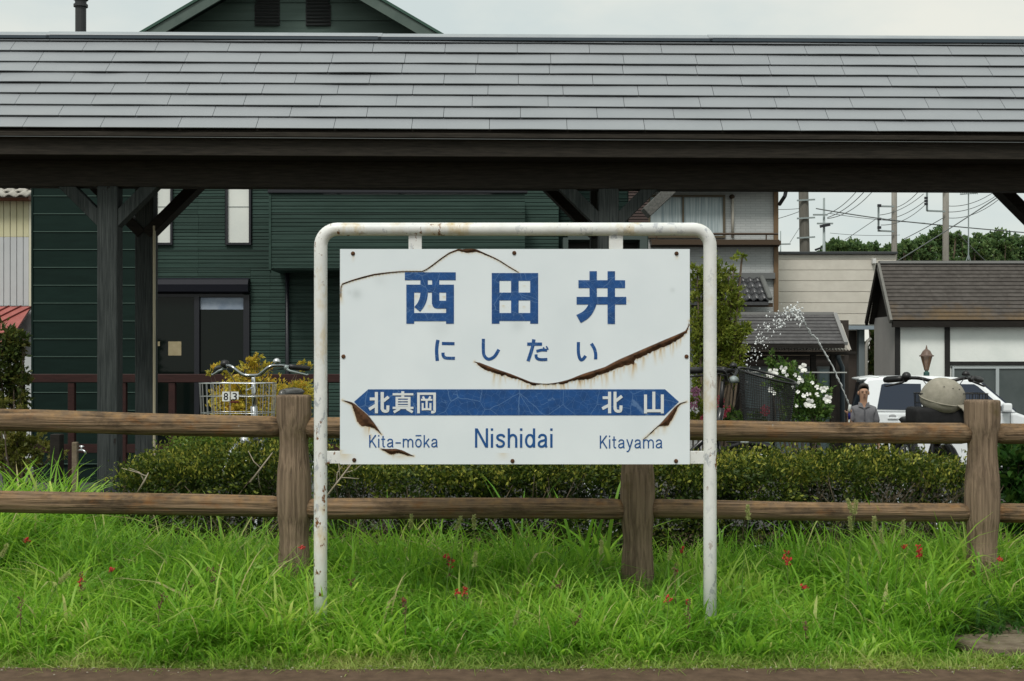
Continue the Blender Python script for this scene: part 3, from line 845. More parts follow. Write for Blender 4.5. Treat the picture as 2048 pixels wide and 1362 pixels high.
# latin names
def text_piece(parent, txt, x0, x1, ytop, ybase, ref, m, name='latin_name', d=D, weight=0.0, place=SP):
    def raw(s):
        cu = bpy.data.curves.new('t', 'FONT'); cu.body = s; cu.size = 1; cu.offset = weight; cu.extrude = .01
        cu.resolution_u = 4
        o = bpy.data.objects.new('t', cu); COL.objects.link(o)
        dg = bpy.context.evaluated_depsgraph_get(); me = bpy.data.meshes.new_from_object(o.evaluated_get(dg))
        bpy.data.objects.remove(o); bpy.data.curves.remove(cu)
        return me
    r = raw(ref); cap = max(v.co.y for v in r.vertices); bpy.data.meshes.remove(r)
    me = raw(txt)
    xs = [v.co.x for v in me.vertices]; lo_, hi_ = min(xs), max(xs)
    off = offset_of(parent)
    for v in me.vertices:
        px = x0 + (v.co.x - lo_) / (hi_ - lo_) * (x1 - x0)
        py = ybase - v.co.y / cap * (ybase - ytop)
        v.co = place((px, py), d if v.co.z > 0 else d - .0007) - off
    me.name = name
    return link(name, me, m, parent)
# grotesque letters drawn as strokes: cap height 1, x height .71
def ell(cx_, cy_, rx, ry, n=20): return [(cx_ + rx * sin(2*pi*k/n), cy_ + ry * cos(2*pi*k/n)) for k in range(n + 1)]
GL = {
 'N': (.62, [[(.06,0),(.06,1)], [(.56,0),(.56,1)], [(.085,.97),(.535,.03)]]),
 'i': (.12, [[(.06,0),(.06,.71)], [(.06,.88),(.06,1)]]),
 's': (.44, [[(.395,.53),(.35,.625),(.22,.66),(.10,.61),(.075,.51),(.14,.42),(.25,.365),(.355,.29),(.375,.19),(.33,.09),(.21,.05),(.09,.08),(.045,.18)]]),
 'h': (.45, [[(.055,0),(.055,1)], [(.055,.44),(.11,.59),(.24,.66),(.35,.60),(.395,.46),(.395,.2),(.395,0)]]),
 'd': (.48, [[(.425,0),(.425,1)], ell(.235,.355,.18,.305)]),
 'a': (.46, [[(.06,.50),(.11,.62),(.22,.66),(.335,.62),(.375,.50),(.375,.25),(.378,.10),(.42,.01)], [(.375,.41),(.27,.37),(.14,.33),(.06,.24),(.065,.11),(.16,.05),(.28,.085),(.37,.21)]]),
 'K': (.50, [[(.055,0),(.055,1)], [(.06,.36),(.46,1)], [(.19,.55),(.48,0)]]),
 't': (.29, [[(.13,.93),(.13,.4),(.135,.14),(.18,.05),(.27,.05)], [(.01,.66),(.27,.66)]]),
 '-': (.40, [[(.02,.37),(.38,.37)]]),
 'm': (.74, [[(.055,0),(.055,.71)], [(.055,.44),(.10,.59),(.22,.66),(.33,.60),(.37,.46),(.37,.2),(.37,0)], [(.37,.44),(.42,.59),(.53,.66),(.64,.60),(.685,.46),(.685,.2),(.685,0)]]),
 'o': (.47, [ell(.235,.355,.18,.305), [(.04,.95),(.43,.95)]]),
 'k': (.42, [[(.055,0),(.055,1)], [(.06,.22),(.38,.71)], [(.17,.40),(.40,0)]]),
 'y': (.42, [[(.03,.71),(.22,.06)], [(.40,.71),(.225,.02),(.16,-.16),(.10,-.235),(.01,-.235)]]),
}
def latin(txt, x0, x1, ytop, ybase, w, gap):
    tot = sum(GL[c][0] for c in txt) + gap * (len(txt) - 1)
    kx, ky = (x1 - x0) / tot, ybase - ytop
    pen = 0.0; mb = MB()
    for ch in txt:
        adv, st = GL[ch]
        for line in st:
            pts = [(x0 + (pen + u) * kx, ybase - v_ * ky) for u, v_ in line]
            stroke(mb, lambda a, b: (a, b), pts, w, D, 3)
        pen += adv + gap
    mb.build('latin_name', M_ink_s, board)
latin('Nishidai', 949.7, 1105.3, 856.6, 895.2, 4.6, .115)
latin('Kita-moka', 738, 875.8, 870, 894.8, 2.5, .10)
latin('Kitayama', 1199.2, 1325, 871, 896.6, 2.5, .10)
# ------------------------------------------------------------------ bicycle shelter with slate roof
EY, RY = 10.0, 10.92
EZ, RZ = PZ(264, EY), PZ(76, RY)
PIT = atan2(RZ - EZ, RY - EY)
SLEN = hypot(RZ - EZ, RY - EY)
def tz(x): return -.0049 * x
shelter = thing('bicycle_shelter', 'long dark timber bicycle shelter under a grey slate roof', 'shelter', (0, RY, .08))
off_s = ROOT[shelter.name]
XL, XR = -4.6, 4.9
# courses follow the photograph: lower edges of the nine rows in rows of the picture
cy = [263, 239.5, 217, 193.8, 172.3, 151, 131, 109.5, 89.5]
def slope_at(py):      # height along the slope that projects to this row
    lo_, hi_ = 0.0, SLEN + .2
    for _ in range(40):
        m_ = (lo_ + hi_) / 2
        y, z = EY + m_ * cos(PIT), EZ + m_ * sin(PIT)
        if HOR - (z - EYE) * F / y > py: lo_ = m_
        else: hi_ = m_
    return lo_
ss = [slope_at(q) for q in cy] + [SLEN]
W_SL = 155.5 * EY / F
starts = [46, 118, 183, 72, 142, 213, 78, 166, 100]     # one joint of each course, photo px (bottom end)
def slate_mesh(w, hgt, seed, x_w=0.0, ci=0):
    r = random.Random(seed)
    nx, ny = 6, 3
    vs, fs = [], []
    # a slow wave that runs on from slate to slate along the course
    wav = []
    for i in range(nx + 1):
        xx_ = x_w + w * i / nx
        wav.append(.0026 * sin(xx_ * 1.9 + ci * 2.1) + .0016 * sin(xx_ * 4.3 + ci * 1.3) + .0008 * sin(xx_ * 8.7 + ci) + r.gauss(0, .0004)
                   + (.010 * max(0, 1 - abs(xx_ - PX(205, y0)) / .22) if ci == 5 else 0) + (.007 * max(0, 1 - abs(xx_ - PX(690, y0)) / .3) if ci in (4, 5) else 0))
    sag = r.choice([0, 0, 0, .0006, -.0006, .002])
    for layer in (0, 1):
        for j in range(ny + 1):
            t = j / ny
            for i in range(nx + 1):
                x = (i / nx) * (w - .0035) + .00175
                y = t * (hgt + .012) - wav[i] * 1.3 * (1 - t)
                z = .0195 * (1 - t) + (wav[i] + sag * sin(pi * i / nx)) * (1 - t) + .0035 - (.0065 if layer == 0 else 0)
                vs.append((x, y, z))
    a0 = 0; a1 = (nx + 1) * (ny + 1)
    for j in range(ny):
        for i in range(nx):
            q = j * (nx + 1) + i
            fs.append((a1 + q, a1 + q + 1, a1 + q + nx + 2, a1 + q + nx + 1))
    for i in range(nx):
        fs.append((a0 + i, a0 + i + 1, a1 + i + 1, a1 + i))
    for j in range(ny):
        q0, q1 = j * (nx + 1), (j + 1) * (nx + 1)
        fs.append((a0 + q1, a0 + q0, a1 + q0, a1 + q1)); fs.append((a0 + q0 + nx, a0 + q1 + nx, a1 + q1 + nx, a1 + q0 + nx))
    me = bpy.data.meshes.new('slate'); me.from_pydata(vs, [], fs); me.materials.append(M_slate)
    return me
first_slate = None
for ci in range(9):
    s0, s1 = ss[ci], ss[ci + 1]
    y0, z0 = EY + s0 * cos(PIT), EZ + s0 * sin(PIT)
    x = PX(starts[ci], y0)
    while x > XL: x -= W_SL
    i = 0
    while x < XR:
        xa_, xb_ = max(x, XL), min(x + W_SL, XR)
        if xb_ - xa_ > .05:
            o = bpy.data.objects.new('slate', slate_mesh(xb_ - xa_, s1 - s0, 100 * ci + i, xa_, ci))
            COL.objects.link(o); o.parent = shelter
            o.location = Vector((xa_, y0, z0 + tz(xa_))) - off_s
            o.rotation_euler = (PIT + random.gauss(0, .0016), .0049 + random.gauss(0, .0005), 0)
        x += W_SL; i += 1
# roof deck under the slates and the far slope
mb = MB()
def sl(s_, d): return (EY + s_ * cos(PIT) + d * sin(PIT), EZ + s_ * sin(PIT) - d * cos(PIT))
for (sa, sb) in ((.0, SLEN),):
    for x0, x1 in ((XL, XR),):
        (ya, za), (yb, zb), (yc, zc), (yd, zd) = sl(.012, .012), sl(SLEN, .012), sl(SLEN, .035), sl(.012, .035)
        poly = [(ya, za), (yb, zb), (2 * RY - ya, za), (2 * RY - yd, zd), (yc, zc), (yd, zd)]
        mb.prism(poly, lambda u_, v_, d: (d, u_, v_ + tz(d)), x0, x1)
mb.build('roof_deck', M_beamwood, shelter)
# ridge capping in overlapping lengths
caps = [-555, 103.5, 762, 1420, 2078, 2740]
for i in range(5):
    xa, xb = PX(caps[i], RY) - .02, PX(caps[i + 1], RY) + .012
    lift = .004 * (i % 2)
    zr = PZ(68.3, RY) + lift
    mb = MB()
    y0 = RY - .075; z0_ = PZ(73, RY - .075) + lift
    y1 = RY - .082; z1_ = PZ(74.5, RY - .082) + lift
    prof = [(RY, zr), (y0, z0_), (y0 - .004, z1_), (y0 + .012, z1_ - .003), (RY, zr - .03), (2*RY - y0, z1_ - .003), (2*RY - y0 + .01, z0_)]
    mb.prism(prof, lambda u_, v_, d: (d, u_, v_ + tz(d)), xa, xb)
    cap_ = mb.build('ridge_cap', M_ridge, shelter)
    mb = MB(); mb.prism([(RY - .088, PZ(74.6, RY - .088)), (RY - .070, PZ(74.6, RY - .088)), (RY - .070, PZ(80.5, RY - .088)), (RY - .090, PZ(80.5, RY - .088))], lambda u_, v_, d: (d, u_, v_ + tz(d)), xa + .004, xb - .004)
    mb.build('cap_flange', mat('dark_blue_flange', (.028, .042, .055), rough=.4), cap_)
# gutter edge, fascia and eave boards
def xbar(name, ya, yb, za, zb, m, x0=XL, x1=XR, bev=.004):
    mb = MB()
    mb.prism([(ya, za), (yb, za), (yb, zb), (ya, zb)], lambda u_, v_, d: (d, u_, v_ + tz(d)), x0, x1)
    return mb.build(name, m, shelter, bevel=bev)
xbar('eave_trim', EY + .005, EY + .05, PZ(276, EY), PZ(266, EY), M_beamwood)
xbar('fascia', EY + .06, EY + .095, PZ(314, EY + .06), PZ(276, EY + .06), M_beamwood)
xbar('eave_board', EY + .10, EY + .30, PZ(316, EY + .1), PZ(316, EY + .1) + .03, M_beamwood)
gut = MB().tube([(x, EY - .004, PZ(277.5 , EY) + tz(x) - .010 * ((x + 4) / 8) ) for x in np.linspace(XL, XR, 20)], .0028, 5).build('eave_wire', M_wire, shelter)
FPY, BPY = 10.42, 11.46
xbar('front_beam', FPY - .07, FPY + .07, PZ(377, FPY - .07), PZ(318, FPY - .07), M_beamwood)
xbar('back_beam', BPY - .07, BPY + .07, PZ(360, BPY), PZ(318, BPY), M_beamwood)
xbar('ridge_beam', RY - .06, RY + .06, RZ - .30, RZ - .12, M_beamwood)
for px in np.arange(-210, 2400, 166):
    x = PX(px, FPY)
    mb = MB()
    for sg in (1, -1):
        (ya, za), (yb, zb), (yc, zc), (yd, zd) = sl(.05, .04), sl(SLEN - .03, .04), sl(SLEN - .03, .13), sl(.05, .13)
        q = [(ya, za), (yb, zb), (yc, zc), (yd, zd)]
        if sg < 0: q = [(2*RY - a_, b_) for a_, b_ in q]
        mb.prism(q, lambda u_, v_, d: (d, u_, v_ + tz(d)), x - .025, x + .025)
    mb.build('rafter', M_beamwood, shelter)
for i, px in enumerate((220, 1216, 2212)):
    for Yp, xx in ((FPY, PX(px, FPY)), (BPY, PX(px, FPY))):
        hw = .077
        zt_ = PZ(376.5, FPY - .07) if Yp == FPY else PZ(350, Yp)
        MB().box(xx - hw, xx + hw, Yp - hw, Yp + hw, .0, zt_ + tz(xx)).build('post', M_postwood, shelter, bevel=.006)
        for sg in (-1, 1):
            zb_ = PZ(372, FPY) + .02 + tz(xx)
            front = Yp == FPY
            zc = 2.485 if front else 2.515
            p0 = Vector((xx + sg * .02, Yp, zc - .145 + tz(xx))); rch = .46 if front else .70
            p1 = p0 + Vector((sg * rch, 0, rch))
            MB().bar(p0, p1, .095 if front else .085, .12 if front else .19, (0, 1, 0)).build('brace', M_postwood if front else M_darkwood, shelter, bevel=.004)
        if Yp == FPY:   # tie across to the back post
            MB().box(xx - .05, xx + .05, FPY + .08, BPY - .08, PZ(345, FPY), PZ(322, FPY)).build('tie_beam', M_beamwood, shelter, bevel=.004)
MB().bar(P(1291, 427, 12.5), P(1420, 306, 12.5), .10, .222, (0, 1, 0)).build('brace_plank', mat('bleached_plank', (.10, .105, .10), (.17, .175, .165), scale=6, stretch=(9, 1, 9), rough=.85), shelter, bevel=.004)
xx = PX(220, FPY) + .077
MB().tube([(xx + .012, BPY - .088, .0), (xx + .012, BPY - .088, 2.45)], .012, 8).build('conduit', mat('cream_conduit', (.42, .38, .27), rough=.5), shelter)

# ------------------------------------------------------------------ dark green house
HY = 22.5
house = thing('green_house', 'two storey dark green house with ribbed siding and a steep gable', 'house', (0, HY, -.745))
GZ0 = -.76
course = 35.72 * HY / F
Z499 = PZ(499, HY)
def boards(parent, x0, x1, zbot, ztop, Y, m, ribs, name='siding_board', joints=(), phase=Z499, crs=course, holes=()):
    """Horizontal boards, each a lapped plank; holes = (x0,x1,z0,z1) rectangles left free."""
    k0 = int(np.floor((zbot - phase) / crs)); k1 = int(np.ceil((ztop - phase) / crs))
    cache = {}
    for k in range(k0, k1):
        za, zb = max(zbot, phase + k * crs), min(ztop, phase + (k + 1) * crs)
        if zb - za < .02: continue
        cuts = {x0, x1} | {j for i, j in enumerate(joints) if (i + k) % 2 == 0 and x0 < j < x1}
        for h in holes:
            if h[2] < zb - .01 and h[3] > za + .01:
                cuts |= {min(max(h[0], x0), x1), min(max(h[1], x0), x1)}
        cs = sorted(cuts)
        for xa, xb in zip(cs, cs[1:]):
            za2, zb2 = za, zb
            mid = (xa + xb) / 2; skip = False
            for h in holes:
                if h[0] < mid < h[1] and h[2] < zb - .01 and h[3] > za + .01:
                    if h[2] <= za + .01 and h[3] >= zb - .01: skip = True
                    elif h[2] > za + .01 and h[3] >= zb - .01: zb2 = h[2]
                    elif h[3] < zb - .01 and h[2] <= za + .01: za2 = h[3]
                    else: skip = True
            if skip or zb2 - za2 < .015 or xb - xa < .01: continue
            L_, hh = round(xb - xa, 4), round(zb2 - za2, 4)
            key = (L_, hh, k % 3 if ribs else 0)
            if key not in cache:
                mb = MB()
                prof = [(.03, 0.004), (-.010, .004), (-.010, .012), (0, .018)]
                if ribs:
                    pat = ((.14, .30, .55, .72), (.10, .36, .48, .80), (.22, .42, .62, .86))[k % 3]
                    for p_ in pat:
                        if p_ * crs < hh - .03:
                            prof += [(-.001, p_ * crs), (.007, p_ * crs + .006), (.007, p_ * crs + .016), (-.003, p_ * crs + .022)]
                prof += [(.001, hh - .004), (.03, hh - .004)]
                mb.prism(prof, lambda u_, v_, d: (d, u_, v_), .0015, L_ - .0015)
                me = mb.mesh(name); me.materials.append(m); cache[key] = me
            o = bpy.data.objects.new(name, cache[key]); COL.objects.link(o); o.parent = parent
            o.location = Vector((xa, Y, za2)) - offset_of(parent)
hx = lambda px: PX(px, HY)
HYR = HY + .12
hxr = lambda px: PX(px, HYR)
# wall cores
MB().box(hx(66), hx(306), HY + .03, HY + 7, GZ0, PZ(200, HY)).build('wall', M_green_l, house)
MB().box(hxr(306.5), hxr(1118), HYR + .03, HYR + 7, GZ0, PZ(200, HY)).build('wall', M_green_r, house)
boards(house, hx(65), hx(306), PZ(900, HY), PZ(345, HY), HY, M_green_l, False)
M_edge_hl = mat('pale_green_edge_highlight', (.075, .12, .10), rough=.5)  # added strips: highlight along the board edges put into a pale green
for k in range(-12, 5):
    MB().box(hx(67), hx(305), HY - .013, HY + .02, Z499 + k * course - .005, Z499 + k * course + .0035).build('edge_highlight', M_edge_hl, house)
MB().box(hx(63), hx(66.5), HY - .02, HY + .06, PZ(900, HY), PZ(345, HY)).build('corner_trim', M_green_l, house)
zr_ = lambda py: PZ(py, HYR)
holes = [(hxr(306), hxr(345), zr_(489), zr_(300)), (hxr(450), hxr(505), zr_(489), zr_(300)), (hxr(310), hxr(501), zr_(1000), zr_(559))]
boards(house, hxr(306), hxr(540), zr_(880), zr_(345), HYR, M_green_r, True, joints=(hxr(396), hxr(397)), holes=holes)
boards(house, hxr(540), hxr(1117), zr_(880), zr_(545), HYR, M_green_r, True, joints=(hxr(760), hxr(890)))
boards(house, hxr(1040), hxr(1117), zr_(545), zr_(345), HYR, M_green_r, True)
# narrow windows
def win(x0, x1, y0, y1, Y, fm, gm, parent, fw=.05, dep=.05, mull=(), rail_=()):
    z0, z1 = PZ(y1, Y), PZ(y0, Y); xa, xb = PX(x0, Y), PX(x1, Y)
    mb = MB()
    mb.box(xa, xa + fw, Y - dep, Y + .04, z0, z1); mb.box(xb - fw, xb, Y - dep, Y + .04, z0, z1)
    mb.box(xa + fw, xb - fw, Y - dep, Y + .04, z0, z0 + fw); mb.box(xa + fw, xb - fw, Y - dep, Y + .04, z1 - fw, z1)
    for q in mull: mb.box(PX(q, Y) - fw * .4, PX(q, Y) + fw * .4, Y - dep * .8, Y + .04, z0 + fw, z1 - fw)
    w = mb.build('window', fm, parent)
    MB().box(xa + fw, xb - fw, Y - .004, Y + .006, z0 + fw, z1 - fw).build('pane', gm, w)
    return w
w1 = win(310, 346, 320, 490, HYR, M_navy, M_blind, house, fw=.036)
w2 = win(452, 503, 320, 490, HYR, M_navy, M_blind, house, fw=.036)
for w_, xa_, xb_ in ((w1, 314, 342), (w2, 456.5, 498.5)):
    MB().box(hxr(xa_), hxr(xb_), HYR - .012, HYR - .006, zr_(414), zr_(412.6)).build('blind_rail', mat('grey_blind_rail', (.35, .37, .36)), w_)
# sliding glass door with shutter box
DY = HYR
d_ = MB()
for xa, xb in ((303, 312), (390, 400), (488, 500)):
    d_.box(PX(xa, DY), PX(xb, DY), DY - .06, DY + .03, GZ0 + .3, PZ(590, DY))
d_.box(PX(312, DY), PX(488, DY), DY - .05, DY + .02, PZ(594, DY), PZ(588, DY))
door = d_.build('sliding_door', M_navy, house)
for xa, xb, dy in ((312, 390, .0), (400, 488, .012)):
    MB().box(PX(xa, DY), PX(xb, DY), DY - .012 + dy, DY - .002 + dy, GZ0 + .35, PZ(594, DY)).build('door_glass', M_glass_dark, door)
MB().box(PX(401, DY), PX(487, DY), DY - .004, DY - .001, PZ(619, DY), PZ(595, DY)).build('sky_reflection', mat('painted_sky_reflection', (.20, .25, .33), (.30, .35, .42), scale=6, rough=.6), door)  # panel on the glass, the sky's reflection put into its colour
# taped papers on the glass
M_paper = mat('tan_paper', (.26, .22, .13), (.32, .27, .17), scale=10, rough=.9)
for xa, xb, ya, yb in ((337, 363, 683, 711), (312.5, 320, 683, 692)):
    MB().box(PX(xa, DY), PX(xb, DY), DY - .016, DY - .013, PZ(yb, DY), PZ(ya, DY)).build('paper_notice', M_paper, door)
M_shut = mat('navy_shutter_box', (.014, .015, .021), rough=.55, spec=.12)
mb = MB(); mb.prism([(DY - .02, zr_(588)), (DY - .17, zr_(584)), (DY - .20, zr_(570)), (DY - .15, zr_(560)), (DY - .02, zr_(556))], lambda u_, v_, d: (d, u_, v_), hxr(300), hxr(500))
mb.build('shutter_box', M_shut, house)
# balcony
BY2 = 21.75
bx = lambda px: PX(px, BY2)
boards(house, bx(541), bx(1050), PZ(537, BY2), PZ(388, BY2), BY2, M_green_r, True, phase=PZ(537, BY2), crs=37.2 * BY2 / F)
mb = MB()
mb.box(bx(541), bx(1050), BY2 + .031, HYR - .01, PZ(540, BY2), PZ(531, BY2))
mb.box(bx(541), bx(541) + .05, BY2 + .031, HYR - .01, PZ(530, BY2), PZ(390, BY2)); mb.box(bx(1050) - .05, bx(1050), BY2 + .031, HYR - .01, PZ(530, BY2), PZ(390, BY2))
mb.build('balcony', M_green_r, house)
MB().box(bx(536), bx(1055), BY2 - .05, BY2 + .12, PZ(387, BY2), PZ(379.5, BY2)).build('balcony_rail', M_navy, house, bevel=.01)
MB().box(bx(538), bx(542.5), BY2 - .02, BY2 + .04, PZ(540, BY2), PZ(388, BY2)).build('corner_trim', M_green_r, house)
win(640, 990, 285, 420, HYR, M_navy, mat('white_curtain', (.55, .6, .62), (.68, .7, .72), scale=3, stretch=(12, 1, .5), rough=.7), house, fw=.06, mull=(676, 800))
MB().tube([(hxr(576), HYR - .07, GZ0), (hxr(576), HYR - .07, PZ(545, HYR))], .035, 8).build('downpipe', M_navy, house, smooth=True)
# framed bay at the right end
mb = MB(); Yb = 22.3
for a_ in ((1126, 1136, 476, 700), (1279, 1294, 470, 700), (1136, 1279, 470, 480)):
    mb.box(PX(a_[0], Yb), PX(a_[1], Yb), Yb - .08, HYR + .1, PZ(a_[3], Yb), PZ(a_[2], Yb))
mb.build('bay_frame', mat('grey_green_metal', (.055, .075, .07), rough=.5), house)
MB().box(PX(1136, Yb), PX(1279, Yb), HYR + .02, HYR + .04, PZ(700, Yb), PZ(481, Yb)).build('bay_panel', mat('dark_grey_panel', (.022, .024, .024), rough=.5), house)
boards(house, PX(1119, 22.8), PX(1255, 22.8), PZ(468, 22.8), PZ(360, 22.8), 22.8, M_green_l, True, phase=PZ(468, 22.8))
boards(house, PX(1257, 22.8), PX(1297, 22.8), PZ(468, 22.8), PZ(360, 22.8), 22.8, mat('brown_ribbed_shutter', (.05, .033, .03), (.065, .045, .04), scale=3, rough=.5), False, name='shutter_slat', phase=PZ(468, 22.8), crs=.05)
MB().box(PX(1110, 22.8), PX(1297, 22.8), 22.835, 23.2, GZ0, PZ(360, 22.8)).build('bay_wall', M_green_l, house)
# gable wall, rake boards and vents
apx, apy = 580, -112
GY = HY + .05
def gz_at(px): return apy + abs(px - apx) * .585
MB().prism([(hx(66), PZ(201, HY)), (hx(1094), PZ(201, HY)), (PX(apx, GY), PZ(apy + 12, GY))], lambda u_, v_, d: (u_, d, v_), GY + .02, HY + 7).build('gable_wall', M_green_r, house)
k = 0
for yb in range(42 - 36 * 3, 42 + 36 * 6, 36):
    ya = yb - 36
    def half(y): return max(0.0, (y - apy - 8) / .585)
    if half(yb) <= 2: continue
    a1, a0 = half(yb), half(max(ya, apy + 9))
    if yb > 160: continue
    segs = [(-1, 1)]
    jl = 398 if k % 2 else 430; jr = 757 if k % 2 else 720
    mb = MB()
    poly = [(apx - a1, yb - .6), (apx + a1, yb - .6), (apx + a0, ya + .6), (apx - a0, ya + .6)]
    mb.prism([(PX(u_, GY), PZ(v_, GY)) for u_, v_ in poly], lambda u_, v_, d: (u_, d, v_), GY - .012, GY + .018)
    mb.build('gable_board', mat('lightened_gable_siding', (.050, .085, .072), (.068, .108, .092), scale=2, stretch=(.6, 1, 8), rough=.55, rnd=.06), house, bevel=.003)  # siding copy with a lightened colour, against the shade of the overhang
    k += 1
M_rake = mat('green_rake_board', (.062, .092, .080), (.08, .112, .098), scale=4, rough=.5)
M_rooft = mat('dark_green_roof_metal', (.03, .075, .055), rough=.45)
RYf = HY - .55
for sg in (-1, 1):
    fx = lambda px: apx + sg * (px - apx)
    # roof plane with thickness and the rake board under its front edge
    dz_, rk = 6, 30
    L0, L1 = (apx, apy), (apx + sg * 575, apy + 575 * .585)
    q = [L0, L1, (L1[0], L1[1] + dz_), (L0[0], L0[1] + dz_)]
    MB().prism([(PX(a_, RYf), PZ(b_, RYf)) for a_, b_ in q], lambda u_, v_, d: (u_, d, v_), RYf - .03, HY + 7.4).build('roof', M_rooft, house)
    q = [(L0[0], L0[1] + dz_ + .5), (L1[0], L1[1] + dz_ + .5), (L1[0], L1[1] + rk), (L0[0], L0[1] + rk)]
    MB().prism([(PX(a_, RYf), PZ(b_, RYf)) for a_, b_ in q], lambda u_, v_, d: (u_, d, v_), RYf, RYf + .05).build('rake_board', M_rake, house)
    # soffit
    q = [(L0[0], L0[1] + dz_ + .5), (L1[0], L1[1] + dz_ + .5), (L1[0], L1[1] + dz_ + 4), (L0[0], L0[1] + dz_ + 4)]
    MB().prism([(PX(a_, RYf), PZ(b_, RYf)) for a_, b_ in q], lambda u_, v_, d: (u_, d, v_), RYf + .06, GY - .02).build('soffit', M_green_l, house)
M_vent = mat('dark_louvre', (.012, .014, .014), rough=.6)
for sg in (-1, 1):
    cx_ = 586 + sg * 51
    V_ = [(cx_ - 25, 52), (cx_ + 25, 52), (cx_ + 25, 3 + (8 if sg > 0 else -4) ), (cx_ + sg * -6, -24), (cx_ - 25, 3 + (-4 if sg > 0 else 8))]
    mb = MB(); mb.prism([(PX(a_, GY), PZ(b_, GY)) for a_, b_ in V_], lambda u_, v_, d: (u_, d, v_), GY - .035, GY - .013)
    vt = mb.build('gable_vent', M_vent, house)
    mb = MB()
    for yy in range(0, 52, 7):
        mb.bar((PX(cx_ - 23, GY), GY - .043, PZ(yy + 2, GY)), (PX(cx_ + 23, GY), GY - .043, PZ(yy + 2, GY)), .02, .03, (0, 1, .8))
    mb.build('louvre', mat('louvre_slat', (.022, .026, .026), rough=.5), vt)
# flue
fy = 24.0
mb = MB(); xx, zz = PX(161.5, fy), 0
mb.lathe([(.095, PZ(300, fy)), (.095, PZ(14, fy)), (.125, PZ(14, fy)), (.125, PZ(9, fy)), (.10, PZ(8, fy)), (.10, PZ(2, fy)), (.13, PZ(0, fy)), (.13, PZ(-16, fy)), (.03, PZ(-24, fy))], 16, (xx, fy, 0))
mb.build('flue', mat('dark_flue_metal', (.03, .032, .034), rough=.5), house, smooth=False)

# deck rail before the house
DRY = 20.6
deck = thing('deck_railing', 'red brown wooden deck railing in front of the dark green house', 'railing', (PX(230, DRY), DRY, -.745))
MB().box(PX(33, DRY), PX(700, DRY), DRY - .06, DRY + .06, PZ(765, DRY), PZ(748, DRY)).build('top_rail', M_redwood, deck, bevel=.008)
for px in (42, 144, 247, 345, 448, 550, 650):
    MB().box(PX(px - 6.5, DRY), PX(px + 6.5, DRY), DRY - .05, DRY + .05, -.745, PZ(765.5, DRY)).build('post', M_redwood, deck, bevel=.006)
MB().box(PX(33, DRY), PX(700, DRY), DRY - .03, DRY + .03, PZ(905, DRY), PZ(888, DRY)).build('bottom_rail', M_redwood, deck)

# ------------------------------------------------------------------ pale neighbour on the far left with red lean-to
NY = 27.0
nx = lambda px: PX(px, NY)
nb = thing('pale_house', 'pale yellow and grey panelled house with wavy roof tiles at the left edge', 'house', (nx(0), NY, -.745))
M_ny = mat('cream_wall_panel', (.52, .50, .31), (.57, .55, .37), scale=2, rough=.6)
M_ng = mat('pale_grey_wall_panel', (.46, .48, .49), (.52, .54, .55), scale=1.5, rough=.5)
MB().box(nx(-260), nx(64), NY + .03, NY + 5, -.745, PZ(398, NY)).build('wall', M_ng, nb)
edges = [-88, -73, -59, -46, -33, -19.5, -6, 7.5, 20.5, 33.5, 46.5, 58]
for xa, xb in zip(edges, edges[1:]):
    MB().box(nx(xa + .5), nx(xb - .5), NY - .002, NY + .028, PZ(474, NY), PZ(400, NY)).build('wall_panel', M_ny, nb, bevel=.006)
    MB().box(nx(xa + .5), nx(xb - .5), NY, NY + .028, PZ(612, NY), PZ(474.2, NY)).build('wall_panel', M_ng, nb, bevel=.006)
MB().box(nx(58.5), nx(64.5), NY - .02, NY + .05, PZ(612, NY), PZ(400, NY)).build('corner_trim', mat('cream_trim', (.60, .59, .46), rough=.5), nb)
MB().box(nx(-260), nx(66), NY - .25, NY + .02, PZ(402, NY), PZ(394, NY)).build('eave_board', mat('rust_red_gutter', (.13, .045, .025), rough=.6), nb)
# wavy tiles
M_tile_l = mat('weathered_grey_tile', (.30, .29, .26), (.42, .40, .36), scale=8, rough=.7, rnd=.12)
def kawara(w, h, th=.03, amp=.045):
    mb = MB(); n = 8; vs, fs = [], []
    for j in (0, 1):
        for i in range(n + 1):
            t = i / n
            z = amp * (-cos(2 * pi * t) * .5 + .5 * (t > .8) * 0)
            for lay in (0, 1):
                vs.append((t * w, j * h, z + (th if lay else 0) + (.03 if j == 0 else 0)))
    idx = lambda j, i, l: (j * (n + 1) + i) * 2 + l
    for i in range(n):
        fs.append((idx(0,i,1), idx(0,i+1,1), idx(1,i+1,1), idx(1,i,1)))
        fs.append((idx(0,i,0), idx(0,i+1,0), idx(0,i+1,1), idx(0,i,1)))
    fs.append((idx(0,0,0), idx(0,0,1), idx(1,0,1), idx(1,0,0))); fs.append((idx(0,n,0), idx(1,n,0), idx(1,n,1), idx(0,n,1)))
    return mb.add(vs, fs).mesh('roof_tile', smooth=True)
tm = kawara(.235, .26); tm.materials.append(M_tile_l)
pit = radians(28)
for r_ in range(4):
    for c_ in range(-14, 1):
        o = bpy.data.objects.new('roof_tile', tm); COL.objects.link(o); o.parent = nb
        s_ = r_ * .21
        o.location = Vector((nx(66) - .235 + c_ * .235 - (.11 if r_ % 2 else 0), NY - .33 + s_ * cos(pit), PZ(395, NY - .33) + s_ * sin(pit))) - offset_of(nb)
        o.rotation_euler = (pit, 0, 0)
MB().bar((nx(-100), NY - .3, PZ(396, NY)), (nx(66), NY - .3, PZ(396, NY)), .02, .02).build('eave_batten', M_brown_metal, nb)
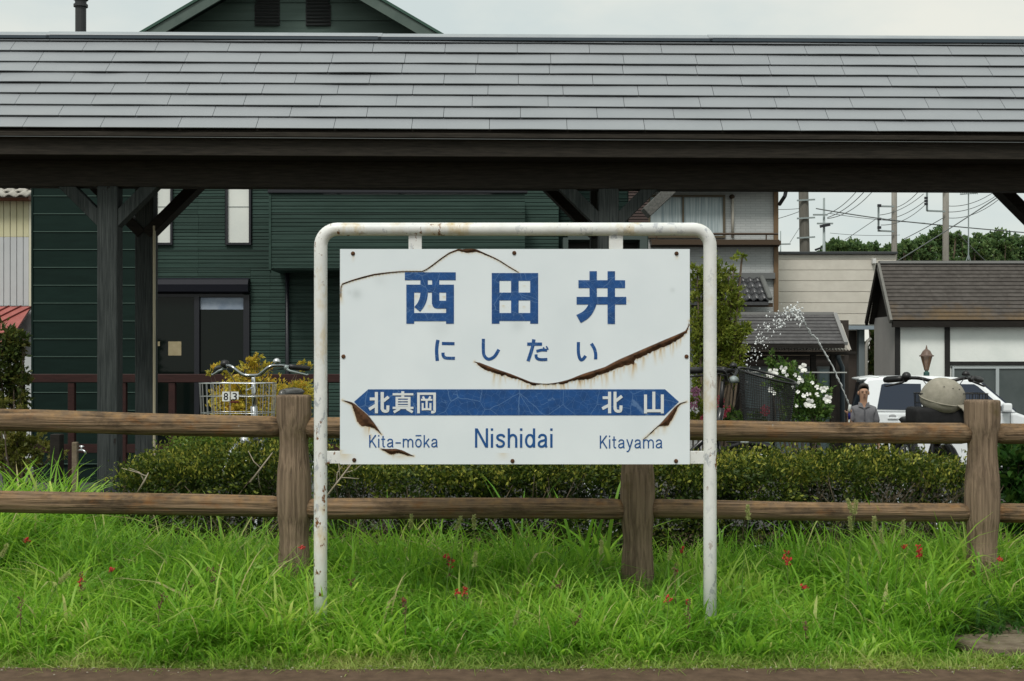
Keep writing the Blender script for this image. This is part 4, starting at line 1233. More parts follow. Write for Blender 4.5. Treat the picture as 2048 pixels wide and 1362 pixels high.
mb = MB(); mb.prism([(NY - .3, PZ(398, NY)), (NY + 2.6, PZ(398, NY) + 2.9 * .53), (NY + 2.6, PZ(398, NY))], lambda u_, v_, d: (d, u_, v_), nx(-260), nx(63)); mb.build('roof', M_tile_l, nb)
lean = thing('red_lean_to', 'faded red metal lean-to roof below the pale house at the left edge', 'lean-to', (nx(0), NY - 1, -.745))
M_redroof = mat('faded_red_metal', (.30, .085, .075), (.38, .12, .105), scale=3, rough=.5, spec=.4)
LY0, LY1 = NY - 1.6, NY - .05
lz0, lz1 = PZ(704, LY0), PZ(613, LY1)
mb = MB(); mb.prism([(LY0, lz0), (LY1, lz1), (LY1, lz1 - .05), (LY0, lz0 - .06)], lambda u_, v_, d: (d, u_, v_), PX(-260, LY0), PX(64, NY)); mb.build('roof_sheet', M_redroof, lean)
for i in range(-6, 3):
    x1 = nx(20 + i * 24)
    x0 = x1 - 1.15
    MB().bar((x0, LY0, lz0 + .012), (x1, LY1, lz1 + .012), .03, .03).build('rib', mat('dark_red_rib', (.17, .04, .035), rough=.5), lean)
MB().box(PX(-260, LY0), PX(62, LY0), LY0 + .1, LY1, -.745, lz0 - .08).build('wall', M_ng, lean)

# ------------------------------------------------------------------ grey brick house on the right
QY = 28.0
qx = lambda px: PX(px, QY)
qz = lambda py: PZ(py, QY)
gh = thing('grey_brick_house', 'grey brick patterned house with curtained upstairs window and brown balcony rail', 'house', (qx(1420), QY, -.745))
def brickmat(name, c1, c2, mort, w=.21, h=.052):
    m = bpy.data.materials.new(name); m.use_nodes = True
    nt = m.node_tree; L = nt.links.new; b = nt.nodes['Principled BSDF']; b.inputs['Roughness'].default_value = .7
    tc = nt.nodes.new('ShaderNodeTexCoord'); mp = nt.nodes.new('ShaderNodeMapping'); mp.inputs['Rotation'].default_value = (radians(90), 0, 0)
    br = nt.nodes.new('ShaderNodeTexBrick'); br.inputs['Scale'].default_value = 1
    br.inputs['Brick Width'].default_value = w; br.inputs['Row Height'].default_value = h; br.inputs['Mortar Size'].default_value = .006
    br.inputs['Color1'].default_value = (*c1, 1); br.inputs['Color2'].default_value = (*c2, 1); br.inputs['Mortar'].default_value = (*mort, 1)
    L(tc.outputs['Object'], mp.inputs[0]); L(mp.outputs[0], br.inputs['Vector']); L(br.outputs['Color'], b.inputs['Base Color'])
    bn = nt.nodes.new('ShaderNodeBump'); bn.inputs['Strength'].default_value = .4; bn.inputs['Distance'].default_value = .01; bn.invert = True
    L(br.outputs['Fac'], bn.inputs['Height']); L(bn.outputs[0], b.inputs['Normal'])
    return m
M_gbrick = brickmat('grey_brick_panel', (.40, .42, .42), (.435, .455, .45), (.33, .345, .34))
MB().box(qx(1240), qx(1548), QY, QY + 6, -.745, qz(340)).build('wall', M_gbrick, gh)
MB().box(qx(1300), qx(1557), QY - .12, QY - .005, qz(494), qz(480)).build('balcony_beam', M_brown_metal, gh, bevel=.01)
mb = MB().tube([(qx(1296), QY - .3, qz(470.5)), (qx(1550), QY - .3, qz(470.5))], .025, 8)
for px in (1310, 1420, 1527): mb.tube([(qx(px), QY - .3, qz(482)), (qx(px), QY - .3, qz(470.5))], .014, 6)
mb.box(qx(1300), qx(1556), QY - .32, QY - .13, qz(492), qz(484))
mb.build('balcony_rail', M_brown_metal, gh)
MB().box(qx(1547), qx(1556), QY - .05, QY + .12, -.745, qz(375)).build('corner_post', mat('tan_corner_metal', (.15, .095, .05), rough=.55), gh)
M_curt = mat('pale_curtain', (.20, .26, .28), (.46, .52, .53), scale=2.2, stretch=(9, 1, .35), rough=.6)
w_ = win(1296, 1450, 390, 476, QY - .02, mat('bronze_frame', (.10, .08, .05), rough=.5), M_curt, gh, fw=.045, mull=(1366,))
MB().tube([(qx(1464), QY - .06, qz(476)), (qx(1464.5), QY - .06, qz(430)), (qx(1464), QY - .06, qz(396))], .028, 8).build('downpipe', mat('cream_pipe', (.45, .42, .36), rough=.5), gh, smooth=True)
MB().ball((qx(1463), QY - .06, qz(394)), (.06, .06, .05)).build('pipe_hood', M_brown_metal, gh, smooth=True)
MB().bar((qx(1250), QY - .35, qz(384)), (qx(1561), QY - .35, qz(384)), .12, .07).build('gutter', mat('green_gutter', (.05, .075, .065), rough=.5), gh, bevel=.015)
MB().tube([(qx(1566), QY - .35, qz(382)), (qx(1563), QY - .35, qz(396)), (qx(1557), QY - .1, qz(410))], .04, 8).build('gutter_outlet', M_navy, gh)
MB().prism([(QY - .4, qz(376)), (QY + 3, qz(376) + 1.5), (QY + 6.4, qz(376)), (QY + 3, qz(376) + 1.3)], lambda u_, v_, d: (d, u_, v_), qx(1230), qx(1566)).build('roof', M_tile_l, gh)
M_kaw = mat('dark_glazed_tile', (.032, .034, .038), (.06, .06, .064), scale=9, rough=.33, spec=.6, rnd=.25)
ky0, ky1 = 27.0, 27.95
kz0, kz1 = PZ(604, ky0), PZ(558, ky1)
kp = atan2(kz1 - kz0, ky1 - ky0); kl = hypot(kz1 - kz0, ky1 - ky0)
km = kawara(.15, kl / 4 + .04, .03, .05); km.materials.append(M_kaw)
xr_ = PX(1537, ky0)
for r_ in range(4):
    for c_ in range(-12, 0):
        o = bpy.data.objects.new('roof_tile', km); COL.objects.link(o); o.parent = gh
        s_ = r_ * kl / 4
        o.location = Vector((xr_ + c_ * .15, ky0 + s_ * cos(kp), kz0 + s_ * sin(kp) + .01)) - offset_of(gh); o.rotation_euler = (kp, 0, 0)
MB().prism([(ky0, kz0), (ky1, kz1), (ky1, kz1 - .06), (ky0, kz0 - .06)], lambda u_, v_, d: (d, u_, v_), qx(1240), xr_).build('lower_roof', M_kaw, gh)
MB().bar((xr_ + .03, ky0 - .02, kz0 + .06), (xr_ + .03, ky1, kz1 + .06), .10, .09).build('verge_tile', mat('grey_verge', (.12, .125, .12), rough=.6), gh, bevel=.02)
MB().box(qx(1240), qx(1548), QY - .12, QY - .004, qz(558), qz(546)).build('flashing', mat('grey_flashing', (.16, .165, .165), rough=.4, metal=.4), gh)
MB().box(qx(1240), PX(1545, 27.1), 27.05, 27.12, PZ(614, 27.05), PZ(606, 27.05)).build('eave_board', M_brown_metal, gh)

# ------------------------------------------------------------------ beige flat-roofed building
VY = 30.0
vx = lambda px: PX(px, VY)
vz = lambda py: PZ(py, VY)
bg = thing('beige_building', 'low beige flat roofed building clad in wide horizontal boards', 'building', (vx(1670), VY, -.745))
M_beige = mat('beige_siding', (.56, .53, .465), (.62, .59, .52), scale=5, detail=8, rough=.8, bump=.15, bscale=50, rnd=.025)
MB().box(vx(1552), vx(1790), VY + .03, VY + 6, vz(654), vz(508)).build('wall', M_beige, bg)
MB().box(vx(1560), vx(1690), VY + .6, VY + 6, -.745, vz(655)).build('lower_wall', M_gbrick, bg)
ys_ = [650, 628, 606, 584, 562, 540.5, 519, 509]
for a_, b_ in zip(ys_, ys_[1:]):
    MB().box(vx(1555), vx(1792), VY, VY + .028, vz(a_) + .008, vz(b_) - .001).build('siding_board', M_beige, bg, bevel=.005)
# the splayed return at the left corner
mb = MB(); mb.prism([(vx(1554.5), VY), (vx(1541), VY + .5), (vx(1541), VY + .55), (vx(1554.5), VY + .05)], lambda u_, v_, d: (u_, v_, d), vz(625), vz(509)); mb.build('return_wall', mat('beige_return', (.58, .53, .42), rough=.8), bg)
MB().box(vx(1553), vx(1557.5), VY - .012, VY + .02, vz(650), vz(509)).build('corner_trim', mat('pale_beige_trim', (.62, .59, .52), rough=.7), bg)
mb = MB(); mb.prism([(vx(1538), VY + .55), (vx(1551), VY - .08), (vx(1794), VY - .08), (vx(1794), VY + 6.1), (vx(1538), VY + 6.1)], lambda u_, v_, d: (u_, v_, d), vz(509) + .003, vz(503.5)); mb.build('roof_cap', mat('dark_cap_metal', (.045, .05, .052), rough=.5), bg, bevel=.01)
MB().box(vx(1600), vx(1792), VY - .06, VY + .1, vz(659), vz(651.5)).build('drip_edge', mat('blue_grey_metal', (.25, .30, .34), rough=.4), bg)
MB().box(vx(1742.5), vx(1750), VY - .12, VY - .005, vz(528), vz(518)).build('flood_light', mat('white_fitting', (.6, .6, .58), rough=.5), bg, bevel=.01)
MB().box(vx(1700), vx(1722), VY + .40, VY + .5, -.745, vz(660)).build('door', mat('dark_brown_door', (.045, .035, .03), (.06, .048, .04), scale=3, rough=.6), bg)
MB().box(vx(1722.5), vx(1734), VY + .2, VY + .4, -.745, vz(655)).build('pillar', mat('blue_grey_pillar', (.15, .18, .19), rough=.6), bg)
MB().tube([(vx(1735), VY + .1, -.745), (vx(1735), VY + .1, vz(690)), (vx(1738), VY + .1, vz(682)), (vx(1744), VY + .1, vz(676))], .035, 8).build('downpipe', mat('grey_pipe', (.32, .31, .28), rough=.5), bg, smooth=True)

# ------------------------------------------------------------------ slate lean-to with corrugated awning
ly0, ly1 = 24.0, 24.8
lt = thing('slate_lean_to', 'low dark lean-to porch with slate roof, corrugated awning and glazed front', 'porch', (PX(1570, ly0), ly0, -.745))
M_sl2 = mat('charcoal_slate', (.062, .060, .062), (.090, .088, .088), scale=12, detail=8, rough=.75, spec=.25, rnd=.12)
za_, zb_ = PZ(689, ly0), PZ(630, ly1)
pit2 = atan2(zb_ - za_, ly1 - ly0); len2 = hypot(zb_ - za_, ly1 - ly0)
xr2, xl2 = PX(1689, ly0), PX(1395, ly0)
n2 = 9
for i in range(n2):
    s_ = len2 * i / n2
    x_ = xl2
    while x_ < xr2 - .01:
        wv = min(.45 if not (x_ == xl2 and i % 2) else .22, xr2 - x_)
        mb = MB(); mb.box(.001, wv - .001, 0, len2 / n2 + .01, .0, .012)
        mb.v = [(a_, b_, c_ + .012 * (1 - b_ / (len2 / n2))) for a_, b_, c_ in mb.v]
        o = link('slate', mb.mesh('slate'), M_sl2, lt)
        o.location = Vector((x_, ly0 + s_ * cos(pit2), za_ + s_ * sin(pit2))) - offset_of(lt); o.rotation_euler = (pit2, 0, 0)
        x_ += wv
MB().prism([(ly0, za_ - .01), (ly1, zb_ - .01), (ly1, zb_ - .06), (ly0, za_ - .05)], lambda u_, v_, d: (d, u_, v_), xl2, xr2).build('roof_deck', M_darkwood, lt)
MB().bar((xr2 + .02, ly0 - .02, za_ + .015), (xr2 + .02, ly1, zb_ + .015), .07, .07).build('barge_board', mat('grey_barge_metal', (.20, .20, .195), rough=.45), lt)
MB().bar((xl2, ly1 + .02, zb_ + .03), (xr2, ly1 + .02, zb_ + .03), .08, .05).build('ridge_flashing', mat('grey_barge_metal', (.20, .20, .195)), lt)
MB().bar((xl2, ly0 - .01, za_ - .03), (xr2, ly0 - .01, za_ - .03), .03, .07).build('fascia', M_darkwood, lt)
# awning
ay0, ay1 = 24.35, 25.03
az0, az1 = PZ(700, ay0), PZ(648, ay1)
ax0, ax1 = PX(1474, ay0), PX(1703, ay0)
ncor = 150; vs, fs = [], []
for i in range(ncor + 1):
    x = ax0 + (ax1 - ax0) * i / ncor; w_ = .014 * sin(i * 2 * pi / 4)
    vs += [(x, ay0, az0 + w_), (x, ay1, az1 + w_)]
for i in range(ncor): fs.append((2*i, 2*i+2, 2*i+3, 2*i+1))
MB().add(vs, fs).build('corrugated_awning', mat('brownish_corrugated_sheet', (.36, .34, .30), (.46, .44, .40), scale=8, rough=.5), lt)  # skylight through the sheet is put into its lighter colour
MB().box(ax0, ax1 + .08, ay0 - .03, ay0 + .03, az0 - .09, az0 - .03).build('gutter', M_darkwood, lt, bevel=.01)
for px in (1485, 1628, 1668): MB().box(PX(px - 5, ay0), PX(px + 5, ay0), ay0 + .03, ay0 + .13, -.745, az0 - .03).build('post', M_darkwood, lt)
gy_ = 25.4
MB().box(PX(1440, gy_), PX(1700, gy_), gy_ + .1, gy_ + .2, -.745, PZ(640, gy_)).build('back_wall', mat('dark_brown_boards', (.03, .024, .02), (.045, .036, .03), scale=5, rough=.7), lt)
MB().box(PX(1480, gy_), PX(1690, gy_), gy_ + .05, gy_ + .09, PZ(711, gy_), PZ(703, gy_)).build('lintel', mat('tan_lintel', (.11, .09, .065), rough=.7), lt)
M_fglass = mat('frosted_blue_glass', (.13, .185, .20), (.19, .25, .26), scale=1.2, rough=.25, spec=.5)
for xa, xb in ((1483, 1545), (1549, 1622), (1634, 1663)):
    fr = MB()
    z0, z1 = -.6, PZ(733, gy_)
    x0, x1 = PX(xa, gy_), PX(xb, gy_)
    fr.box(x0, x0 + .04, gy_ - .02, gy_ + .04, z0, z1); fr.box(x1 - .04, x1, gy_ - .02, gy_ + .04, z0, z1); fr.box(x0 + .04, x1 - .04, gy_ - .02, gy_ + .04, z1 - .04, z1)
    fr.box(x0 + .04, x1 - .04, gy_ - .02, gy_ + .04, PZ(822, gy_), PZ(816, gy_))
    f_ = fr.build('glazed_door', mat('grey_door_frame', (.11, .125, .125), rough=.5), lt)
    MB().box(x0 + .04, x1 - .04, gy_, gy_ + .02, z0, z1 - .04).build('pane', M_fglass, f_)
MB().tube([(PX(1676, ay0), ay0, az0 - .08), (PX(1680, ay0), ay0 + .1, PZ(718, ay0)), (PX(1690, ay0), ay0 + .2, PZ(735, ay0)), (PX(1691, ay0), ay0 + .2, -.745)], .045, 8).build('downpipe', mat('slate_blue_pipe', (.05, .065, .075), rough=.45), lt, smooth=True)
MB().tube([(PX(1440, ay0), ay0 - .2, PZ(744, ay0)), (PX(1688, ay0), ay0 - .2, PZ(745, ay0))], .012, 6).build('drying_pole', mat('grey_pole_metal', (.35, .36, .34), rough=.4), lt)

# ------------------------------------------------------------------ white half-timbered hut with mossy slate roof
wy0, wyr, wy1 = 26.3, 27.18, 28.06
hut = thing('white_timbered_hut', 'white walled hut with black timbers and a steep mossy slate roof', 'hut', (PX(1900, 26.8), 26.8, -.745))
hz0, hzr = PZ(641, wy0), PZ(527, wyr)
hp = atan2(hzr - hz0, wyr - wy0); hl = hypot(hzr - hz0, wyr - wy0)
hx0, hx1 = 7.39, 13.0
wf = 26.46
def hut_moss(m):
    """Orange moss that has crept up from the eave in uneven tongues, placed on the roof as a whole."""
    nt = m.node_tree; L = nt.links.new; b = nt.nodes['Principled BSDF']
    old = b.inputs['Base Color'].links[0].from_socket
    tc = nt.nodes.new('ShaderNodeTexCoord'); tc.object = hut
    sx = nt.nodes.new('ShaderNodeSeparateXYZ'); L(tc.outputs['Object'], sx.inputs[0])
    mr = nt.nodes.new('ShaderNodeMapRange'); mr.inputs['From Min'].default_value = hz0 + .745; mr.inputs['From Max'].default_value = hz0 + .745 + .55
    mr.inputs['To Min'].default_value = .22; mr.inputs['To Max'].default_value = -.16; L(sx.outputs['Z'], mr.inputs['Value'])
    no = nt.nodes.new('ShaderNodeTexNoise'); no.inputs['Scale'].default_value = 1.6; no.inputs['Detail'].default_value = 10; no.inputs['Roughness'].default_value = .72
    L(tc.outputs['Object'], no.inputs['Vector'])
    ad = nt.nodes.new('ShaderNodeMath'); ad.operation = 'ADD'; L(no.outputs['Fac'], ad.inputs[0]); L(mr.outputs[0], ad.inputs[1])
    r = ramp_node(nt, [(.52, (0, 0, 0)), (.82, (.7, .7, .7))]); L(ad.outputs[0], r.inputs['Fac'])
    mx = nt.nodes.new('ShaderNodeMix'); mx.data_type = 'RGBA'; L(r.outputs['Color'], mx.inputs[0]); L(old, mx.inputs['A']); mx.inputs['B'].default_value = (.155, .098, .038, 1)
    L(mx.outputs['Result'], b.inputs['Base Color'])
M_hs = mat('mossy_brown_slate', (.058, .052, .047), (.088, .080, .073), scale=7, detail=8, rough=.85, spec=.15, rnd=.08)
hut_moss(M_hs)
nh = 15
for i in range(nh):
    s_ = hl * i / nh; stp = hl / nh
    x_ = hx0; j = 0
    while x_ < hx1 - .01 and x_ < PX(2120, wy0):
        wv = .60 if not (j == 0 and i % 2) else .3
        mb = MB(); mb.box(.0008, wv - .0008, 0, stp + .008, 0, .012)
        mb.v = [(a_, b_, c_ + .016 * (1 - b_ / stp)) for a_, b_, c_ in mb.v]
        o = link('slate', mb.mesh('slate'), M_hs, hut)
        o.location = Vector((x_, wy0 + s_ * cos(hp), hz0 + s_ * sin(hp))) - offset_of(hut); o.rotation_euler = (hp, 0, 0)
        x_ += wv; j += 1
def hsl(s_, d): return (wy0 + s_ * cos(hp) + d * sin(hp), hz0 + s_ * sin(hp) - d * cos(hp))
a_, b_, c_, d_ = hsl(0.01, .012), hsl(hl, .012), hsl(hl, .07), hsl(.01, .07)
MB().prism([a_, b_, (2*wyr - a_[0], a_[1]), (2*wyr - d_[0], d_[1]), c_, d_], lambda u_, v_, d: (d, u_, v_), hx0 + .02, hx1).build('roof_deck', M_darkwood, hut)
M_barge = mat('grey_barge_board', (.13, .13, .12), (.17, .165, .15), scale=5, rough=.7)
MB().bar((hx0 - .02, wy0 - .03, hz0 - .02), (hx0 - .02, wyr, hzr - .02), .05, .11, (0, 0, 1)).build('barge_board', M_barge, hut)
MB().bar((hx0 - .02, wy1 + .03, hz0 - .02), (hx0 - .02, wyr, hzr - .02), .05, .11, (0, 0, 1)).build('barge_board', M_darkwood, hut)
MB().bar((hx0, wyr, hzr + .025), (hx1, wyr, hzr + .025), .14, .05).build('ridge_cap', mat('grey_barge_metal', (.2, .2, .195)), hut)
MB().box(hx0 + .02, hx1, wy0 - .02, wy0 + .05, hz0 - .13, hz0 - .012).build('fascia', M_darkwood, hut)
MB().box(hx0 + .05, hx1, wy0 + .055, wf - .005, hz0 - .12, hz0 - .06).build('soffit', M_darkwood, hut)
M_wh = mat('white_stucco', (.70, .74, .71), (.78, .81, .78), scale=2.5, detail=8, rough=.85, bump=.2, bscale=30)
whx = lambda px: PX(px, wf)
wall_l = whx(1790)
MB().box(wall_l + .08, hx1, wf + .02, wf + 1.2, -.745, hz0 - .05).build('wall', M_wh, hut)
MB().box(wall_l, wall_l + .075, wf + .02, 27.98, -.745, hz0 + .1).build('side_wall', mat('pinkish_grey_wall', (.36, .345, .335), (.40, .385, .37), scale=3, rough=.8), hut)
mb = MB(); mb.prism([(wf - .1, hz0 + .09), (wyr, hzr - .12), (2*wyr - wf + .1, hz0 + .09)], lambda u_, v_, d: (d, u_, v_), wall_l + .02, wall_l + .07); mb.build('gable_wall', M_darkwood, hut)
M_timb = mat('black_painted_timber', (.010, .010, .010), (.018, .017, .016), scale=6, rough=.6)
for px in (1795, 1894.5):
    MB().box(whx(px - 5), whx(px + 5), wf - .02, wf + .018, -.745, hz0 - .125).build('timber', M_timb, hut)
MB().box(whx(1900), hx1, wf - .016, wf + .018, PZ(731, wf), PZ(723, wf)).build('timber', M_timb, hut)
M_alu = mat('silver_window_frame', (.42, .46, .47), rough=.4, metal=.3)
wz0, wz1 = PZ(838, wf), PZ(733, wf)
mb = MB()
for xa, xb in ((1903, 1907), (1990, 1996.5), (2080, 2086)): mb.box(whx(xa), whx(xb), wf - .05, wf + .01, wz0, wz1)
mb.box(whx(1903), whx(2086), wf - .045, wf + .01, wz1 - .04, wz1 - .001); mb.box(whx(1903), whx(2086), wf - .045, wf + .01, wz0, wz0 + .06)
wn_ = mb.build('window', M_alu, hut)
for xa, xb in ((1907, 1990), (1996.5, 2080)):
    MB().box(whx(xa), whx(xb), wf - .02, wf - .01, wz0 + .06, wz1 - .041).build('pane', mat('grey_screened_glass', (.055, .07, .07), (.075, .09, .09), scale=3, rough=.3, spec=.5), wn_)

# ------------------------------------------------------------------ garden lamp
LY = 24.0
lamp = thing('garden_lamp', 'green garden lamp post with a bronze lantern before the white hut', 'lamp post', (PX(1853, LY), LY, -.745))
lx = PX(1853, LY); lz = lambda py: PZ(py, LY)
MB().lathe([(.07, -.745), (.05, -.6), (.045, lz(757)), (.052, lz(756)), (.052, lz(745)), (.03, lz(743)), (.03, lz(741.5))], 14, (lx, LY, 0)).build('lamp_pole', mat('green_lamp_metal', (.035, .085, .075), rough=.45), lamp, smooth=False)
M_lbr = mat('bronze_lantern_metal', (.10, .065, .05), (.14, .095, .075), scale=20, rough=.45)
ln = MB().lathe([(.03, lz(741.4)), (.045, lz(739)), (.095, lz(714)), (.10, lz(713))], 8, (lx, LY, 0)).build('lantern_glass', mat('amber_lantern_glass', (.11, .062, .035), (.16, .095, .055), scale=12, rough=.25, spec=.5), lamp)
mb = MB()
for k in range(8):
    a_ = 2 * pi * k / 8; mb.tube([(lx + .032 * cos(a_), LY + .032 * sin(a_), lz(741)), (lx + .1 * cos(a_), LY + .1 * sin(a_), lz(713))], .007, 4)
mb.build('lantern_frame', M_lbr, lamp)
MB().lathe([(.125, lz(713)), (.128, lz(711)), (.10, lz(709.5)), (.068, lz(702.5)), (.045, lz(700)), (.02, lz(698)), (.014, lz(695)), (.004, lz(690))], 16, (lx, LY, 0)).build('lantern_cap', M_lbr, lamp, smooth=False)

# ------------------------------------------------------------------ utility poles, brackets and wires
def pole(name, label, px, Y, pytop, r0, r1, lean=0.0, steps=()):
    x = PX(px, Y)
    t = thing(name, label, 'utility pole', (x, Y, -.745), group='utility poles behind the buildings')
    MB().tube([(x, Y, -.745), (x + lean, Y, PZ(pytop, Y))], [r0, r1], 14).build('shaft', (mat('old_brown_pole', (.085, .08, .068), (.13, .122, .105), scale=3, stretch=(4, 4, .3), rough=.85) if lean else M_polegrey) if r1 > .06 else M_steel, t, smooth=True)
    return t
p1 = pole('utility_pole', 'thick concrete utility pole leaning slightly beside the grey brick house', 1616.5, 45, 120, .185, .15, lean=-.25)
for y_, w_ in ((401, 18), (437, 18), (476, 18)):
    MB().bar(P(1612 - w_, y_, 44.8), P(1612 + w_, y_ - 2, 44.8), .05, .05).build('crossarm', M_steel, p1)
p2 = pole('utility_pole', 'slim steel pole with pointed top right of the thick pole', 1648, 80, 396, .15, .06)
for y_, a_, b_ in ((429.5, 1626, 1655), (447, 1634, 1666)):
    MB().bar(P(a_, y_, 79.8), P(b_, y_, 79.8), .09, .09).build('crossarm', M_steel, p2)
MB().bar(P(1640, 453, 79.8), P(1660, 449, 79.8), .16, .16).build('insulator', M_navy, p2)
MB().bar(P(1630, 500, 79.8), P(1644, 495, 79.8), .12, .12).build('insulator', M_navy, p2)
p3 = pole('utility_pole', 'concrete pole with a square steel bracket in front of the wood', 1788.5, 70, 150, .16, .13)
for a_, b_ in (((1757, 412.5), (1788, 413)), ((1757, 461.5), (1788, 463)), ((1757, 411), (1757, 463))):
    MB().bar(P(*a_, 69.7), P(*b_, 69.7), .085, .085, (0, 1, 0)).build('bracket', M_steel, p3)
p4 = pole('utility_pole', 'concrete pole rising behind the ridge of the white hut', 1891.5, 70, 150, .18, .15)
for a_, b_ in (((1854, 421.5), (1890, 423)), ((1854, 375), (1854, 422)), ((1854, 375), (1890, 376))):
    MB().bar(P(*a_, 69.7), P(*b_, 69.7), .085, .085, (0, 1, 0)).build('bracket', M_steel, p4)
p5 = pole('utility_pole', 'small distant pole at the corner of the grey brick house', 1561, 120, 462, .16, .05)
MB().bar(P(1556, 488.5, 119.5), P(1581, 488, 119.5), .12, .12).build('crossarm', M_steel, p5)
for y_ in (401, 431, 450):      # insulators on the square brackets
    MB().bar(P(1755, 411 + (y_ - 401) * .9, 69.5), P(1762, 411 + (y_ - 401) * .9, 69.5), .13, .13).build('insulator', M_navy, p3)
for y_ in (396, 402, 408): MB().bar(P(1849, y_, 69.5), P(1855, y_, 69.5), .12, .12).build('insulator', M_navy, p4)
wires = [
    ((1632, 417), (1790, 441), 1, .030, 'thick black cable running from the thick pole down to the bracket pole'),
    ((1790, 441), (2060, 466), 1, .030, 'thick black cable running right from the bracket pole over the trees'),
    ((1712, 384), (1655, 428), 6, .018, 'curved wire rising from the slim pole, lowest left of three'),
    ((1728, 384), (1655, 435), 8, .018, 'curved wire rising from the slim pole, middle of three'),
    ((1744, 384), (1655, 437), 12, .018, 'curved wire rising from the slim pole, outer right of three'),
    ((1836, 384), (1792, 415), 5, .018, 'upper wire between the square bracket and the next pole'),
    ((1847, 388), (1760, 430), 9, .018, 'second wire between the two bracketed poles'),
    ((1850, 402), (1760, 440), 10, .018, 'third wire between the two bracketed poles'),
    ((1850, 410), (1762, 450), 12, .018, 'lowest wire between the two bracketed poles'),
    ((1985, 386), (1897, 412), 9, .018, 'uppermost sagging wire right of the pole behind the hut'),
    ((1990, 393), (1897, 424), 9, .018, 'second sagging wire right of the pole behind the hut'),
    ((1996, 400), (1897, 436), 12, .018, 'third sagging wire right of the pole behind the hut'),
    ((2008, 386), (1795, 522), 2, .030, 'dark stay cable slanting down behind the hut roof'),
    ((1886, 436), (1808, 478), 1, .022, 'slack guy wire slanting left from the pole behind the hut'),
    ((1752, 438), (1690, 480), 0, .018, 'thin guy wire slanting left from the square bracket'),
    ((1917, 468), (1976, 527), 1, .030, 'pale stay cable slanting right below the sagging wires'),
    ((1556, 437), (1606, 420), 1, .016, 'thin wire from the grey house to the thick pole'),
    ((1556, 419), (1608, 416), 1, .016, 'nearly level wire from the grey house to the thick pole'),
    ((1612, 435), (1580, 485), 0, .014, 'steep stay wire left of the thick pole'),
    ((1660, 427), (1850, 446), 3, .016, 'long thin wire from the slim pole to the right'),
    ((1660, 466), (1800, 470), 3, .012, 'faint low wire above the left trees'),
]
for i, (a_, b_, sag, r_, lab) in enumerate(wires):
    Y0 = 69.4 if i not in (2, 3, 4) else 60
    A_, B_ = P(*a_, Y0), P(*b_, Y0 + (3 if i % 2 else -2))
    pts = []
    for k in range(13):
        t = k / 12; q = A_.lerp(B_, t); q.z -= sag * Y0 / F * 4 * t * (1 - t) * .9; pts.append(q)
    o = MB().tube(pts, r_, 5).build('power_line', M_wire, None, smooth=True)
    props(o, lab, 'power line', 'overhead wires behind the buildings')
# television aerial on the hut's far side
AY = 31
ant = thing('tv_aerial', 'thin television aerial on a tripod behind the hut roof', 'aerial', (PX(1937, AY), AY, PZ(524, AY)))
mb = MB().tube([P(1937, 520, AY), P(1937, 386, AY)], .014, 6); mb.build('mast', M_steel, ant)
mb = MB()
for dx in (-6, 5): mb.tube([P(1937, 508, AY), P(1937 + dx, 526, AY)], .01, 5)
mb.build('tripod', M_steel, ant)
mb = MB().tube([P(1920, 389, AY), P(1955, 386, AY)], .01, 5)
for px in range(1922, 1956, 4): mb.tube([P(px - 1.5, 386, AY - .25), P(px + 1.5, 388, AY + .25)], .007, 4)
mb.build('aerial_arm', M_steel, ant)
# ------------------------------------------------------------------ bicycles
def frame_at(px, py, Y, heading, lx_, lz_):
    """Root position so that local (lx_,0,lz_) lands on the given photo point."""
    c, s = cos(heading), sin(heading)
    q = P(px, py, Y)
    return Vector((q.x - c * lx_, q.y - s * lx_, q.z - lz_))
def wheel_mesh(mbt, mbr, x, r):
    n = 36
    pts = [(x + r * cos(2*pi*k/n), 0, r + .0 + r * sin(2*pi*k/n)) for k in range(n + 1)]
    mbt.tube(pts, .019, 8)
    pts = [(x + (r - .03) * cos(2*pi*k/n), 0, r + (r - .03) * sin(2*pi*k/n)) for k in range(n + 1)]
    mbr.tube(pts, .011, 6)
    for k in range(18):
        a = 2*pi*k/18; mbr.tube([(x, .02 * (-1)**k, r), (x + (r-.035)*cos(a), 0, r + (r-.035)*sin(a))], .0014, 3)
    mbr.tube([(x, -.05, r), (x, .05, r)], .02, 8)
